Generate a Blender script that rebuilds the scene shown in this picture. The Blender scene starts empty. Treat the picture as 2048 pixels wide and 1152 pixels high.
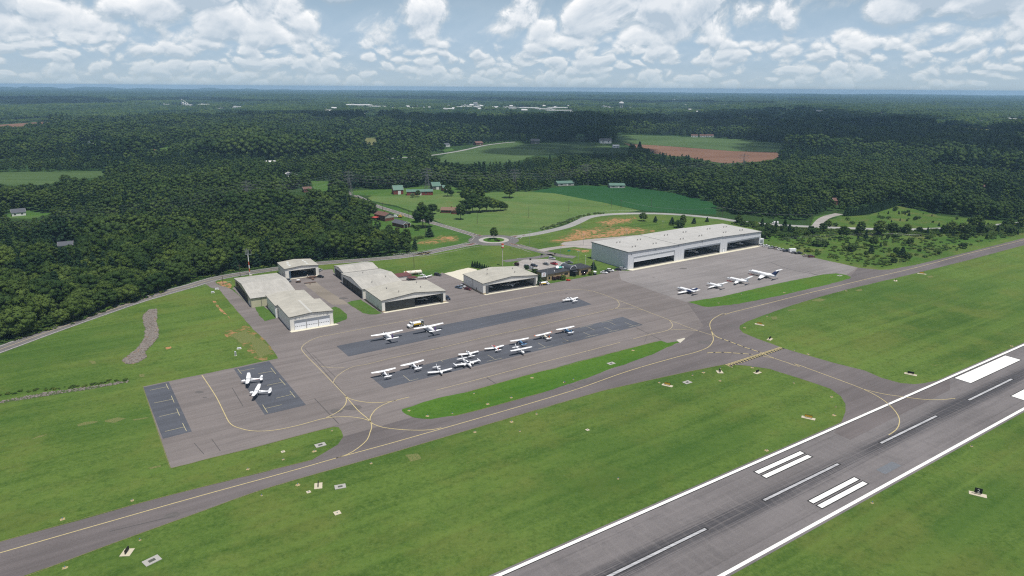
import bpy, bmesh, math, random
import numpy as np
from mathutils import Vector, Matrix, noise as mnoise
from mathutils.geometry import tessellate_polygon
R = math.radians
sc = bpy.context.scene
col = sc.collection
random.seed(7); rng = np.random.default_rng(11)

# ------------------------------------------------------------------ camera
FPX, PITCH, ROLL, CAMH = 1373.95, 0.2837, 0.0071, 113.02      # focal length for a 2048 px wide frame, solved from the runway markings
cp_, sp_ = math.cos(PITCH), math.sin(PITCH); cr_, sr_ = math.cos(ROLL), math.sin(ROLL)
cam = bpy.data.objects.new('camera', bpy.data.cameras.new('camera')); col.objects.link(cam)
right = Vector((1, 0, 0)); up = Vector((0, sp_, cp_)); fwd = Vector((0, cp_, -sp_))
cx, cy = right * cr_ + up * sr_, up * cr_ - right * sr_
M = Matrix((cx, cy, -fwd)).transposed().to_4x4(); M.translation = (0, 0, CAMH)
cam.matrix_world = M
cam.data.sensor_width = 36; cam.data.sensor_fit = 'HORIZONTAL'; cam.data.lens = FPX / 2048 * 36
cam.data.clip_start = 1; cam.data.clip_end = 80000
sc.camera = cam
# ------------------------------------------------------------------ sun, exposure
SUN = Vector((0.6, -0.8, 0)).normalized() * math.cos(R(71)) + Vector((0, 0, math.sin(R(71))))
sun = bpy.data.objects.new('sun', bpy.data.lights.new('sun', 'SUN')); col.objects.link(sun)
sun.data.energy = 4.6; sun.data.angle = R(0.53); sun.data.color = (1, 0.96, 0.9)
sun.rotation_euler = SUN.to_track_quat('Z', 'Y').to_euler()
vs = sc.view_settings
vs.view_transform = 'Standard'; vs.look = 'None'; vs.exposure = 0.0; vs.gamma = 1; vs.use_curve_mapping = False
sc.cycles.use_denoising = False; sc.cycles.pixel_filter_type = 'BLACKMAN_HARRIS'; sc.cycles.filter_width = 1.2
sc.cycles.max_bounces = 6; sc.cycles.diffuse_bounces = 3; sc.cycles.glossy_bounces = 2
sc.cycles.transmission_bounces = 2; sc.cycles.volume_bounces = 1; sc.cycles.transparent_max_bounces = 16

# ------------------------------------------------------------------ node helpers
class NT:
    def __init__(s, tree): s.t = tree; s.n = tree.nodes; s.l = tree.links
    def node(s, typ, **kw):
        n = s.n.new(typ)
        for k, v in kw.items(): setattr(n, k, v)
        return n
    def put(s, sock, v):
        if isinstance(v, bpy.types.NodeSocket): s.l.new(v, sock)
        elif v is not None:
            if hasattr(sock.default_value, '__len__') and not isinstance(v, (tuple, list)): v = (v, v, v)
            if hasattr(sock.default_value, '__len__') and len(sock.default_value) == 4 and len(v) == 3: v = (*v, 1)
            sock.default_value = v
    def m(s, op, a, b=None, c=None, clamp=False):
        n = s.node('ShaderNodeMath', operation=op, use_clamp=clamp)
        for i, v in enumerate((a, b, c)):
            if v is not None: s.put(n.inputs[i], v)
        return n.outputs[0]
    def mix(s, f, a, b):
        n = s.node('ShaderNodeMix', data_type='RGBA'); s.put(n.inputs[0], f); s.put(n.inputs[6], a); s.put(n.inputs[7], b)
        return n.outputs[2]
    def ramp(s, v, lo, hi):
        n = s.node('ShaderNodeMapRange'); n.interpolation_type = 'SMOOTHSTEP'
        s.put(n.inputs[0], v); s.put(n.inputs[1], lo); s.put(n.inputs[2], hi); return n.outputs[0]
    def noise(s, vec, scale, detail=3, rough=.55, dist=0):
        n = s.node('ShaderNodeTexNoise'); s.put(n.inputs['Vector'], vec)
        s.put(n.inputs['Scale'], scale); s.put(n.inputs['Detail'], detail); s.put(n.inputs['Roughness'], rough); s.put(n.inputs['Distortion'], dist)
        return n.outputs[0]
    def mapv(s, vec, scale=(1, 1, 1), rot=0, loc=(0, 0, 0)):
        if rot: vec = s.rotv(vec, rot)         # turn first, then stretch along the turned axes
        rot = 0
        n = s.node('ShaderNodeMapping'); s.put(n.inputs[0], vec); n.inputs[1].default_value = loc
        n.inputs[2].default_value = (0, 0, rot); n.inputs[3].default_value = scale; return n.outputs[0]
    def rotv(s, vec, a):
        n = s.node('ShaderNodeMapping'); s.put(n.inputs[0], vec); n.inputs[2].default_value = (0, 0, a); return n.outputs[0]
    def comb(s, x, y, z):
        n = s.node('ShaderNodeCombineXYZ')
        for i, v in enumerate((x, y, z)): s.put(n.inputs[i], v)
        return n.outputs[0]
    def sep(s, v):
        n = s.node('ShaderNodeSeparateXYZ'); s.put(n.inputs[0], v); return n.outputs

# ------------------------------------------------------------------ world: sky with a field of cumulus
w = bpy.data.worlds.new('World'); sc.world = w; w.use_nodes = True
w.cycles.sampling_method = 'MANUAL'; w.cycles.sample_map_resolution = 256
T = NT(w.node_tree); T.n.clear()
out = T.node('ShaderNodeOutputWorld')
sky = T.node('ShaderNodeTexSky', sky_type='NISHITA', sun_disc=False)
sky.sun_elevation = R(71); sky.sun_rotation = math.atan2(SUN.x, SUN.y); sky.altitude = 300; sky.air_density = 1.0; sky.dust_density = .6; sky.ozone_density = 1.6
bg_sky = T.node('ShaderNodeBackground'); T.l.new(sky.outputs[0], bg_sky.inputs[0]); bg_sky.inputs[1].default_value = 0.07
gen = T.node('ShaderNodeTexCoord').outputs['Generated']
X, Y, Z = T.sep(gen)
zc = T.m('MAXIMUM', Z, 0.0)
rh = T.m('SQRT', T.m('ADD', T.m('MULTIPLY', X, X), T.m('MULTIPLY_ADD', Y, Y, 1e-4)))
cxn, cyn = T.m('DIVIDE', X, rh), T.m('DIVIDE', Y, rh)
def field_(dz, S, stretch, seed, det):
    v = T.comb(T.m('MULTIPLY_ADD', cxn, S, seed), T.m('MULTIPLY', cyn, S), T.m('MULTIPLY', T.m('ADD', zc, dz), S * stretch))
    wv = T.noise(v, .9, 3, .5)
    v2 = T.node('ShaderNodeVectorMath', operation='ADD'); T.put(v2.inputs[0], v); T.put(v2.inputs[1], T.comb(T.m('MULTIPLY', wv, .9), 0.0, T.m('MULTIPLY', wv, .7))); v2 = v2.outputs[0]
    n = T.noise(v2, 1.0, det, .62)
    vo = T.node('ShaderNodeTexVoronoi', feature='F1'); T.put(vo.inputs['Vector'], v2); vo.inputs['Scale'].default_value = 2.4
    return T.m('SUBTRACT', n, T.m('MULTIPLY', T.m('SUBTRACT', vo.outputs[0], .42), .46))
hi, lo = T.ramp(zc, .028, .085), None
def dens_(dz): return T.m('ADD', T.m('MULTIPLY', field_(dz, 7.6, 1.35, 3.7, 7), hi), T.m('MULTIPLY', field_(dz * .5, 18.0, 1.7, 1.3, 6), T.m('SUBTRACT', 1.0, hi)))
dens, densu = dens_(0.0), dens_(.009)
lit = T.m('MULTIPLY_ADD', T.m('SUBTRACT', dens, densu), 5.0, 0.48, clamp=True)
cov = T.ramp(dens, T.m('SUBTRACT', .37, T.m('MULTIPLY', hi, .04)), T.m('SUBTRACT', .51, T.m('MULTIPLY', hi, .05)))
core = T.ramp(dens, .62, .44)
ccol = T.mix(T.m('MULTIPLY', lit, T.m('MULTIPLY_ADD', core, .45, .55)), (.49, .59, .70), (1.12, 1.11, 1.11))
ccol = T.mix(T.m('MULTIPLY', T.m('SUBTRACT', 1.0, cov), .9), ccol, (.40, .56, .74))
far_ = T.m('POWER', math.e, T.m('MULTIPLY', zc, -23.0))          # clouds sink into the haze towards the horizon
ccol = T.mix(T.m('MULTIPLY', far_, .97, clamp=True), ccol, (.46, .575, .66))
bg_c = T.node('ShaderNodeBackground'); T.l.new(ccol, bg_c.inputs[0]); bg_c.inputs[1].default_value = 0.98
mask = T.m('MAXIMUM', T.m('MULTIPLY', cov, T.ramp(zc, .50, .12)), T.m('MULTIPLY', T.ramp(zc, .20, .05), .93))
mixs = T.node('ShaderNodeMixShader'); T.l.new(mask, mixs.inputs[0]); T.l.new(bg_sky.outputs[0], mixs.inputs[1]); T.l.new(bg_c.outputs[0], mixs.inputs[2])
T.l.new(mixs.outputs[0], out.inputs[0])

# ------------------------------------------------------------------ image pixels to world: where the camera ray through a pixel meets height z
def at(px, py, z=0.0):
    xr = (px - 1024) / FPX; yr = -(py - 576) / FPX
    a = cr_ * xr - sr_ * yr; b = sr_ * xr + cr_ * yr
    rx, ry, rz = a, b * sp_ + cp_, b * cp_ - sp_
    t = (z - CAMH) / rz
    return Vector((rx * t, ry * t, z))
def project(P):
    P = np.asarray(P, float); x = P[:, 0]; yy = P[:, 1]; zz = P[:, 2] - CAMH
    b = yy * sp_ + zz * cp_; c = np.maximum(yy * cp_ - zz * sp_, 1e-3)
    x, y = x / c, b / c
    return 1024 + FPX * (cr_ * x + sr_ * y), 576 - FPX * (-sr_ * x + cr_ * y)
def height(base, top):
    P = at(*base); lo, hi = 0, 120
    for _ in range(40):
        m = (lo + hi) / 2
        if project([(P.x, P.y, m)])[1][0] > top: lo = m
        else: hi = m
    return lo
class zoom:
    def __init__(s, ox, oy, k): s.a = (ox, oy, k)
    def __call__(s, *v):
        ox, oy, k = s.a
        return [(ox + v[i] / k, oy + v[i + 1] / k) for i in range(0, len(v), 2)]
A1z = zoom(780, 640, 5.12); A2z = zoom(1080, 560, 5.12); A3z = zoom(580, 640, 5.12); A4z = zoom(1360, 440, 2.977); A5z = zoom(380, 500, 6.4)
B1z = zoom(840, 460, 6.4); B2z = zoom(700, 380, 5.12); B3z = zoom(1040, 380, 5.12); B4z = zoom(1400, 380, 3.1605); B5z = zoom(640, 500, 6.4)
Ez = zoom(0, 560, 3.6); Fz = zoom(0, 860, 2.56); Kz = zoom(1380, 620, 8.864); Lz = zoom(1300, 680, 2.441); Qz = zoom(280, 700, 4.607)
Vz = zoom(880, 480, 5.689); Wz = zoom(1160, 430, 3.531); Jz = zoom(1330, 530, 8.192); Tz = zoom(1060, 500, 9.309); Pz = zoom(1480, 470, 8.533)
Y1z = zoom(0, 160, 2.926); Y2z = zoom(650, 170, 2.926); Y3z = zoom(1348, 170, 2.926); Y5z = zoom(0, 340, 4.096); Y8z = zoom(380, 340, 2.381); S7z = zoom(1280, 560, 3.6)
H1z = zoom(440, 480, 4.096)
def pts(pl, z=0): return [at(x, y, z) for x, y in pl]

# ------------------------------------------------------------------ mesh builder
class MB:
    def __init__(s): s.v = []; s.f = []; s.mi = []; s.cur = 0; s.xf = None
    def add(s, vs_, fs):
        o = len(s.v)
        if s.xf is not None: vs_ = [s.xf @ Vector(p) for p in vs_]
        s.v += [tuple(p) for p in vs_]; s.f += [tuple(i + o for i in f) for f in fs]; s.mi += [s.cur] * len(fs); return s
    def box(s, x0, x1, y0, y1, z0, z1):
        return s.add([(x0, y0, z0), (x1, y0, z0), (x1, y1, z0), (x0, y1, z0), (x0, y0, z1), (x1, y0, z1), (x1, y1, z1), (x0, y1, z1)],
                     [(0, 3, 2, 1), (4, 5, 6, 7), (0, 1, 5, 4), (1, 2, 6, 5), (2, 3, 7, 6), (3, 0, 4, 7)])
    def extrude(s, poly, vec):              # planar polygon (3-D points) pushed along vec
        n = len(poly); vec = Vector(vec); a = [Vector(p) for p in poly]; b = [p + vec for p in a]
        return s.add(a + b, [tuple(range(n))[::-1], tuple(range(n, 2 * n))] + [(i, (i + 1) % n, n + (i + 1) % n, n + i) for i in range(n)])
    def tube(s, p0, p1, r0, r1=None, n=8, cap=True):
        r1 = r0 if r1 is None else r1
        p0, p1 = Vector(p0), Vector(p1); d = (p1 - p0).normalized()
        a = d.cross(Vector((0, 0, 1)) if abs(d.z) < .9 else Vector((1, 0, 0))).normalized(); b = d.cross(a)
        vs_ = []
        for p, r in ((p0, r0), (p1, r1)):
            for i in range(n):
                t = 2 * math.pi * i / n; vs_.append(p + (a * math.cos(t) + b * math.sin(t)) * r)
        fs = [(i, (i + 1) % n, n + (i + 1) % n, n + i) for i in range(n)]
        if cap: fs += [tuple(range(n))[::-1], tuple(range(n, 2 * n))]
        return s.add(vs_, fs)
    def loft(s, rings, cap=True):
        n = len(rings[0]); vs_ = [p for r in rings for p in r]
        fs = [(k * n + i, k * n + (i + 1) % n, (k + 1) * n + (i + 1) % n, (k + 1) * n + i) for k in range(len(rings) - 1) for i in range(n)]
        if cap: fs += [tuple(range(n))[::-1], tuple(range((len(rings) - 1) * n, len(rings) * n))]
        return s.add(vs_, fs)
    def body(s, secs, n=14):                # sections (x, y, z, half width, half height, squareness) along x
        rings = []
        for x, y, z, a, b, *q in secs:
            e = q[0] if q else 1.0
            ring = []
            for i in range(n):
                t = 2 * math.pi * i / n; c, d = math.cos(t), math.sin(t)
                ring.append((x, y + a * math.copysign(abs(c) ** e, c), z + b * math.copysign(abs(d) ** e, d)))
            rings.append(ring)
        return s.loft(rings)
    def foil(s, stations):                  # lifting surface: stations (leading edge point, chord, thickness, axis of thickness)
        rings = []
        for le, c, t, ax in stations:
            le = Vector(le); ax = Vector(ax)
            rings.append([le + Vector((-c * u, 0, 0)) + ax * (t * h) for u, h in ((0, 0), (.08, .5), (.3, .75), (.65, .45), (1, .03), (1, -.03), (.6, -.3), (.25, -.35), (.06, -.25))])
        return s.loft(rings)
    def ico(s, c, r, sub=1, sq=(1, 1, 1), jit=0):
        bm = bmesh.new(); bmesh.ops.create_icosphere(bm, subdivisions=sub, radius=1)
        vs_ = []
        for v in bm.verts:
            k = r * (1 + jit * random.uniform(-1, 1)); vs_.append((c[0] + v.co.x * k * sq[0], c[1] + v.co.y * k * sq[1], c[2] + v.co.z * k * sq[2]))
        fs = [tuple(v.index for v in f.verts) for f in bm.faces]; bm.free()
        return s.add(vs_, fs)
    def mesh(s, name, mats, smooth=False):
        me = bpy.data.meshes.new(name); me.from_pydata(s.v, [], s.f)
        for m_ in (mats if isinstance(mats, (list, tuple)) else [mats]): me.materials.append(m_)
        if any(s.mi): me.polygons.foreach_set('material_index', s.mi)
        if smooth: me.polygons.foreach_set('use_smooth', [True] * len(me.polygons))
        me.update(); return me
    def build(s, name, mats, parent=None, smooth=False, fix=True):
        me = s.mesh(name, mats, smooth)
        if fix:
            bm = bmesh.new(); bm.from_mesh(me); bmesh.ops.recalc_face_normals(bm, faces=bm.faces); bm.to_mesh(me); bm.free()
        o = bpy.data.objects.new(name, me); col.objects.link(o)
        if parent is not None: o.parent = parent
        return o
def thing(name, label, cat, loc=(0, 0, 0), rz=0, group=None):
    o = bpy.data.objects.new(name, None); col.objects.link(o); o.empty_display_size = .5
    o.location = loc; o.rotation_euler = (0, 0, rz); o['label'] = label; o['category'] = cat
    if group: o['group'] = group
    return o
def tag(o, label, cat, group=None):
    o['label'] = label; o['category'] = cat
    if group: o['group'] = group
    return o
KIDS = {}
def kids(o):
    return [c for c in bpy.data.objects if c.parent == o]
def remember(o):                            # list a thing's parts and sub-parts once, for fast copying
    KIDS[o.name] = [(c, kids(c)) for c in kids(o)]; return o
def dup(o, loc, rz, label=None, group=None, scale=None):
    if o.name not in KIDS: remember(o)
    r = o.copy(); col.objects.link(r); r.location = loc; r.rotation_euler = (0, 0, rz)
    if label: r['label'] = label
    if group: r['group'] = group
    if scale is not None: r.scale = scale if hasattr(scale, '__len__') else (scale,) * 3
    for c, sub in KIDS[o.name]:
        d = c.copy(); col.objects.link(d); d.parent = r
        for g in sub:
            e = g.copy(); col.objects.link(e); e.parent = d
    return r
def structure(o): o['kind'] = 'structure'; return o
def stuff(o): o['kind'] = 'stuff'; return o

# ------------------------------------------------------------------ materials
def mat(name, color, rough=.8, var=.12, scale=1.5, spec=.3, metal=0, bump=0, fn=None):
    m_ = bpy.data.materials.new(name); m_.use_nodes = True
    t = NT(m_.node_tree); b = t.n['Principled BSDF']
    b.inputs['Roughness'].default_value = rough; b.inputs['Specular IOR Level'].default_value = spec; b.inputs['Metallic'].default_value = metal
    co = t.node('ShaderNodeTexCoord').outputs['Object']
    if fn: t.put(b.inputs['Base Color'], fn(t, co))
    else:
        n = t.noise(co, scale, 4)
        lo = tuple(c * (1 - var) for c in color); hi = tuple(min(1, c * (1 + var)) for c in color)
        t.put(b.inputs['Base Color'], t.mix(n, lo, hi))
    if bump:
        bn = t.node('ShaderNodeBump'); bn.inputs['Strength'].default_value = bump
        t.put(bn.inputs['Height'], t.noise(co, scale * 6, 3)); t.l.new(bn.outputs[0], b.inputs['Normal'])
    return m_

# ================================================================== SETTING
YAW = R(33.57)                                                   # the airfield's own axis: the runway runs this way
def grass_fn(dark, light, dry=(.20, .155, .06), dryness=.70, streak=.5, rot=-YAW):
    def fn(t, co):
        big = t.noise(co, .011, 5, .6); mid = t.noise(co, .06, 4, .6); fine = t.noise(co, .9, 4, .7)
        st = t.noise(t.mapv(co, (.012, .42, 1), rot), 1.0, 4, .6)
        f = t.m('ADD', t.m('MULTIPLY', big, .9), t.m('MULTIPLY', mid, .5))
        f = t.m('ADD', f, t.m('MULTIPLY', st, streak)); f = t.m('ADD', f, t.m('MULTIPLY', fine, .85))
        tot = 2.25 + streak
        c = t.mix(t.ramp(f, tot * .40, tot * .60), dark, light)
        olive = t.ramp(t.noise(t.mapv(co, (1, 1, 1), 0, (90, 40, 0)), .028, 6, .68), .44, .64)
        c = t.mix(t.m('MULTIPLY', olive, .60), c, (light[0] * 1.14, light[1] * .90, light[2] * 1.0))
        mow = t.noise(t.mapv(co, (.004, .17, 1), rot, (5, 3, 0)), 1.0, 2, .5)
        c = t.mix(t.m('MULTIPLY', t.ramp(mow, .42, .62), .40 * min(1, streak * 2)), c, (light[0] * 1.05, light[1] * 1.08, light[2] * 1.0))
        sp = t.noise(co, .42, 5, .78)
        c = t.mix(t.m('MULTIPLY', t.ramp(sp, .50, .34), .42), c, (dark[0] * .55, dark[1] * .62, dark[2] * .55))
        c = t.mix(t.m('MULTIPLY', t.ramp(sp, .56, .72), .45), c, (light[0] * 1.35, light[1] * 1.25, light[2] * 1.5))
        d = t.m('ADD', t.m('MULTIPLY', t.noise(co, .035, 6, .68), .75), t.m('MULTIPLY', fine, .25))
        c = t.mix(t.m('MULTIPLY', t.ramp(d, dryness - .09, dryness + .07), .7), c, dry)
        lush = t.ramp(t.noise(t.mapv(co, (.5, 1.6, 1), rot, (31, 7, 0)), .014, 5, .62), .46, .66)
        return t.mix(t.m('MULTIPLY', lush, .50), c, (dark[0] * .82, dark[1] * .98, dark[2] * 1.0))
    return fn
M_grass = mat('airfield_grass', None, .95, spec=.08, fn=grass_fn((.047, .094, .017), (.108, .166, .036)))
M_lush = mat('lush_grass', None, .95, spec=.08, fn=grass_fn((.040, .110, .013), (.076, .152, .022), dryness=.74))
M_pasture = mat('pasture_grass', None, .95, spec=.08, fn=grass_fn((.066, .122, .028), (.112, .172, .052), dryness=.66, rot=.2))
M_lawn = mat('lawn_grass', None, .95, spec=.08, fn=grass_fn((.042, .098, .017), (.076, .142, .030), dryness=.72))
M_scrub = mat('scrub_grass', None, .95, spec=.05, fn=grass_fn((.044, .098, .016), (.090, .150, .031), dry=(.16, .13, .06), dryness=.58, streak=.2))
M_floor = mat('woodland_floor', None, .95, spec=.05, fn=grass_fn((.020, .045, .014), (.035, .070, .018), dryness=.8))
def crop_fn(a, b, rot, sc_):
    def fn(t, co):
        st = t.noise(t.mapv(co, (.004, sc_, 1), rot), 1.0, 3, .6); big = t.noise(co, .008, 4)
        return t.mix(t.ramp(t.m('ADD', t.m('MULTIPLY', st, .6), t.m('MULTIPLY', big, .6)), .4, .8), a, b)
    return fn
M_soy = mat('soybean_rows', None, .95, spec=.05, fn=crop_fn((.014, .058, .018), (.026, .085, .026), .5, .5))
M_corn = mat('crop_rows', None, .95, spec=.05, fn=crop_fn((.050, .088, .028), (.080, .125, .045), .06, .12))
M_tilled = mat('tilled_soil', None, .95, spec=.05, fn=crop_fn((.14, .075, .048), (.20, .115, .075), -.1, .1))
M_hay = mat('hay_field', None, .95, spec=.05, fn=crop_fn((.12, .135, .05), (.19, .18, .08), .3, .1))
def soil_fn(t, co):
    n = t.noise(co, .35, 6, .7); c = t.mix(t.noise(co, .12, 4), (.33, .15, .065), (.42, .24, .13))
    return t.mix(t.ramp(n, .47, .58), c, (.075, .125, .03))
M_soil = mat('red_soil', None, .95, spec=.05, fn=soil_fn)
M_tan = mat('bare_tan_soil', None, .95, spec=.05, fn=lambda t, co: t.mix(t.ramp(t.noise(co, 2.1, 6, .8), .40, .60), (.19, .18, .075), (.080, .125, .034)))
def asphalt_fn(base, lane=3.6, stain=.35, warm=(1, 1, 1)):
    def fn(t, co):
        x, y, z = t.sep(co)
        wob = t.m('MULTIPLY', t.m('SUBTRACT', t.noise(co, .05, 3), .5), .5)
        fr = t.m('FRACT', t.m('DIVIDE', t.m('ADD', y, wob), lane))
        seam = t.m('SUBTRACT', 1.0, t.ramp(t.m('ABSOLUTE', t.m('SUBTRACT', fr, .5)), .012, .05))
        seam = t.m('MULTIPLY', seam, t.ramp(t.noise(t.mapv(co, (.03, .3, 1)), 1, 3), .38, .62))
        lanev = t.noise(t.mapv(co, (.004, 1 / lane, 1)), 1.0, 1)
        big = t.noise(co, .022, 5, .62); fine = t.noise(co, 2.2, 4, .75); st = t.noise(t.mapv(co, (.03, .7, 1)), 1.0, 5, .65)
        v = t.m('ADD', t.m('MULTIPLY', big, .34), t.m('MULTIPLY', fine, .26)); v = t.m('ADD', v, t.m('MULTIPLY', st, .22)); v = t.m('ADD', v, t.m('MULTIPLY', lanev, .18))
        c = t.mix(t.ramp(v, .36, .64), tuple(b * .76 for b in base), tuple(b * 1.22 for b in base))
        trk = t.ramp(t.noise(t.mapv(co, (.012, .55, 1), .35, (3, 9, 0)), 1.0, 5, .7), .60, .74)
        c = t.mix(t.m('MULTIPLY', trk, .28), c, tuple(b * .55 for b in base))
        c = t.mix(t.m('MULTIPLY', seam, stain), c, tuple(b * .42 for b in base))
        oil = t.ramp(t.noise(co, .11, 6, .7), .665, .76)
        return t.mix(t.m('MULTIPLY', oil, .35), c, tuple(b * .45 for b in base))
    return fn
M_apron = mat('apron_asphalt', None, .9, spec=.2, fn=asphalt_fn((.177, .156, .148)))
M_taxi = mat('taxiway_asphalt', None, .9, spec=.2, fn=asphalt_fn((.136, .120, .118), 5.5, .15))
M_newramp = mat('new_ramp_asphalt', None, .9, spec=.2, fn=asphalt_fn((.214, .197, .191), 4.5, .10))
M_seal = mat('sealcoat', None, .85, spec=.25, fn=asphalt_fn((.084, .089, .104), 3.2, .12))
M_road = mat('road_asphalt', None, .9, spec=.2, fn=asphalt_fn((.145, .137, .133), 4, .1))
M_oldroad = mat('county_road', None, .9, spec=.2, fn=asphalt_fn((.30, .295, .28), 4, .1))
M_lot = mat('parking_asphalt', None, .9, spec=.2, fn=asphalt_fn((.31, .285, .265), 5, .15))
M_gravelroad = mat('old_drive', None, .95, spec=.1, fn=asphalt_fn((.235, .205, .17), 6, .2))
M_conc = mat('concrete', (.52, .49, .40), .9, .12, .6, .15)
M_pale = mat('pale_gravel', (.58, .54, .44), .95, .15, .5, .1)
def runway_fn(t, co):
    base = asphalt_fn((.160, .147, .146), 7.6, .30)(t, co)
    x, y, z = t.sep(co)
    ay = t.m('ABSOLUTE', y)
    rub = t.noise(t.mapv(co, (.022, 3.4, 1)), 1.0, 4, .6)
    mott = t.ramp(t.noise(co, .16, 6, .72), .50, .68)
    base = t.mix(t.m('MULTIPLY', mott, .30), base, (.085, .08, .082))
    core = t.m('SUBTRACT', 1.0, t.ramp(ay, .5, 6.2))
    core = t.m('MULTIPLY', core, t.m('ADD', .35, t.ramp(t.noise(t.mapv(co, (.012, .03, 1)), 1.0, 2), .3, .6)))
    f = t.m('MULTIPLY', t.ramp(t.m('ADD', rub, t.m('MULTIPLY', core, .16)), .47, .70), core, clamp=True)
    c = t.mix(t.m('MULTIPLY', f, .82, clamp=True), base, (.043, .043, .049))
    # pale worn cross bands left by the grooving passes
    bars = t.m('FRACT', t.m('ADD', t.m('DIVIDE', x, 3.05), t.m('MULTIPLY', t.noise(co, .11, 3), 1.5)))
    b = t.m('SUBTRACT', 1.0, t.ramp(t.m('ABSOLUTE', t.m('SUBTRACT', bars, .5)), .02, .22))
    b = t.m('MULTIPLY', b, t.m('SUBTRACT', 1.0, t.ramp(ay, 12.2, 12.8)))
    b = t.m('MULTIPLY', b, t.ramp(t.noise(co, .12, 3), .35, .62))
    return t.mix(t.m('MULTIPLY', b, .17), c, (.235, .215, .205))
M_runway = mat('runway_asphalt', None, .9, spec=.2, fn=runway_fn)
def paint(name, c, worn=.15, under=(.14, .13, .125), rot=0):
    def fn(t, co):
        n = t.noise(t.mapv(co, (.25, 2.5, 1), rot), 1.0, 4, .7)
        return t.mix(t.m('MULTIPLY', t.ramp(n, .62 - worn, .78), min(1, worn * 3)), c, under)
    return mat(name, None, .8, spec=.2, fn=fn)
M_white = paint('white_paint', (.82, .81, .77), .10)
M_wornwhite = paint('scuffed_white_paint', (.52, .52, .53), .30, (.12, .12, .13))
M_yellow = paint('yellow_paint', (.52, .43, .215), .18)
M_fadeyellow = paint('faded_yellow_paint', (.43, .36, .22), .22, (.18, .165, .15))
M_black = mat('black_paint', (.028, .027, .028), .85)
M_stain = mat('oil_stained_asphalt', (.115, .105, .10), .8, .25, .6)
M_kerb = mat('kerb_concrete', (.36, .345, .31), .9, .1, .8)

def sheet(name, poly, z, m_, frame=False):
    """flat polygon; with frame its object axes follow the airfield axis"""
    P = [Vector((p[0], p[1], 0)) for p in poly]
    mw = Matrix.Translation((FR0.x, FR0.y, z)) @ Matrix.Rotation(YAW, 4, 'Z') if frame else Matrix.Translation((0, 0, z))
    inv = mw.inverted()
    L = [inv @ Vector((p.x, p.y, z)) for p in P]
    tris = tessellate_polygon([L])
    me = bpy.data.meshes.new(name); me.from_pydata([tuple(p) for p in L], [], [tuple(t) for t in tris]); me.materials.append(m_)
    bm = bmesh.new(); bm.from_mesh(me)
    for f in bm.faces:
        if f.normal.z < 0: f.normal_flip()
    bm.to_mesh(me); bm.free()
    o = bpy.data.objects.new(name, me); col.objects.link(o); o.matrix_world = mw
    o['kind'] = 'structure'; return o
def smooth_line(P, step=3.0):
    P = [Vector((p[0], p[1], 0)) for p in P]; out_ = []
    for i in range(len(P) - 1):
        p0 = P[max(i - 1, 0)]; p1 = P[i]; p2 = P[i + 1]; p3 = P[min(i + 2, len(P) - 1)]
        n = max(2, int((p2 - p1).length / step))
        # centripetal tangents keep long-short neighbours from overshooting
        d = (p2 - p1).length
        t1 = ((p2 - p0).normalized() if i else (p2 - p1).normalized()) * d; t2 = ((p3 - p1).normalized() if i < len(P) - 2 else (p2 - p1).normalized()) * d
        for k in range(n):
            t = k / n; a = 2 * t**3 - 3 * t**2 + 1; b = t**3 - 2 * t**2 + t; c = -2 * t**3 + 3 * t**2; e = t**3 - t**2
            out_.append(p1 * a + t1 * b + p2 * c + t2 * e)
    out_.append(P[-1]); return out_
def normals(L):
    N = []
    for i in range(len(L)):
        d = (L[min(i + 1, len(L) - 1)] - L[max(i - 1, 0)]); d.z = 0; d.normalize(); N.append(Vector((-d.y, d.x, 0)))
    return N
def ribbon(mb, L, w_, off=0, dash=None):
    N = normals(L)
    if dash is None:
        a = [p + n * (off + w_ / 2) for p, n in zip(L, N)]; b = [p + n * (off - w_ / 2) for p, n in zip(L, N)]
        k = len(L); mb.add(a + b, [(i, i + 1, k + i + 1, k + i) for i in range(k - 1)])
    else:
        on, gap = dash; s_ = 0; seg = []
        acc = 0
        for i in range(len(L) - 1):
            d = (L[i + 1] - L[i]).length
            if (acc % (on + gap)) < on: ribbon(mb, [L[i], L[i + 1]], w_, off)
            acc += d
def lines(name, m_, z, items, smooth=True, step=2.0):
    """painted lines as one layer: items of (points, width, dash)"""
    mb = MB()
    for P, w_, *r in items:
        L = smooth_line(P, .5 if r and r[0] else step) if smooth else [Vector((p[0], p[1], 0)) for p in P]
        ribbon(mb, L, w_, 0, r[0] if r else None)
    o = mb.build(name, m_, fix=False); o.location.z = z
    for p in o.data.polygons:
        pass
    bm = bmesh.new(); bm.from_mesh(o.data)
    for f in bm.faces:
        if f.normal.z < 0: f.normal_flip()
    bm.to_mesh(o.data); bm.free()
    return structure(o)
def rough(poly, amp=1.0, step=4.0):
    """irregular natural edge for a polygon"""
    P = [Vector((p[0], p[1], 0)) for p in poly]; o = []
    for i in range(len(P)):
        a, b = P[i], P[(i + 1) % len(P)]; n = max(1, int((b - a).length / step))
        for k in range(n):
            q = a.lerp(b, k / n); v = mnoise.noise_vector(q * .23) * amp; o.append((q.x + v.x, q.y + v.y))
    return o
FR0 = Vector((72.5985, 172.0447, 0)); DU = Vector((math.cos(YAW), math.sin(YAW), 0)); DN = Vector((DU.y, -DU.x, 0))   # runway frame: along, to the right
def rw(s, t): return FR0 + DU * s + DN * t

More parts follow.
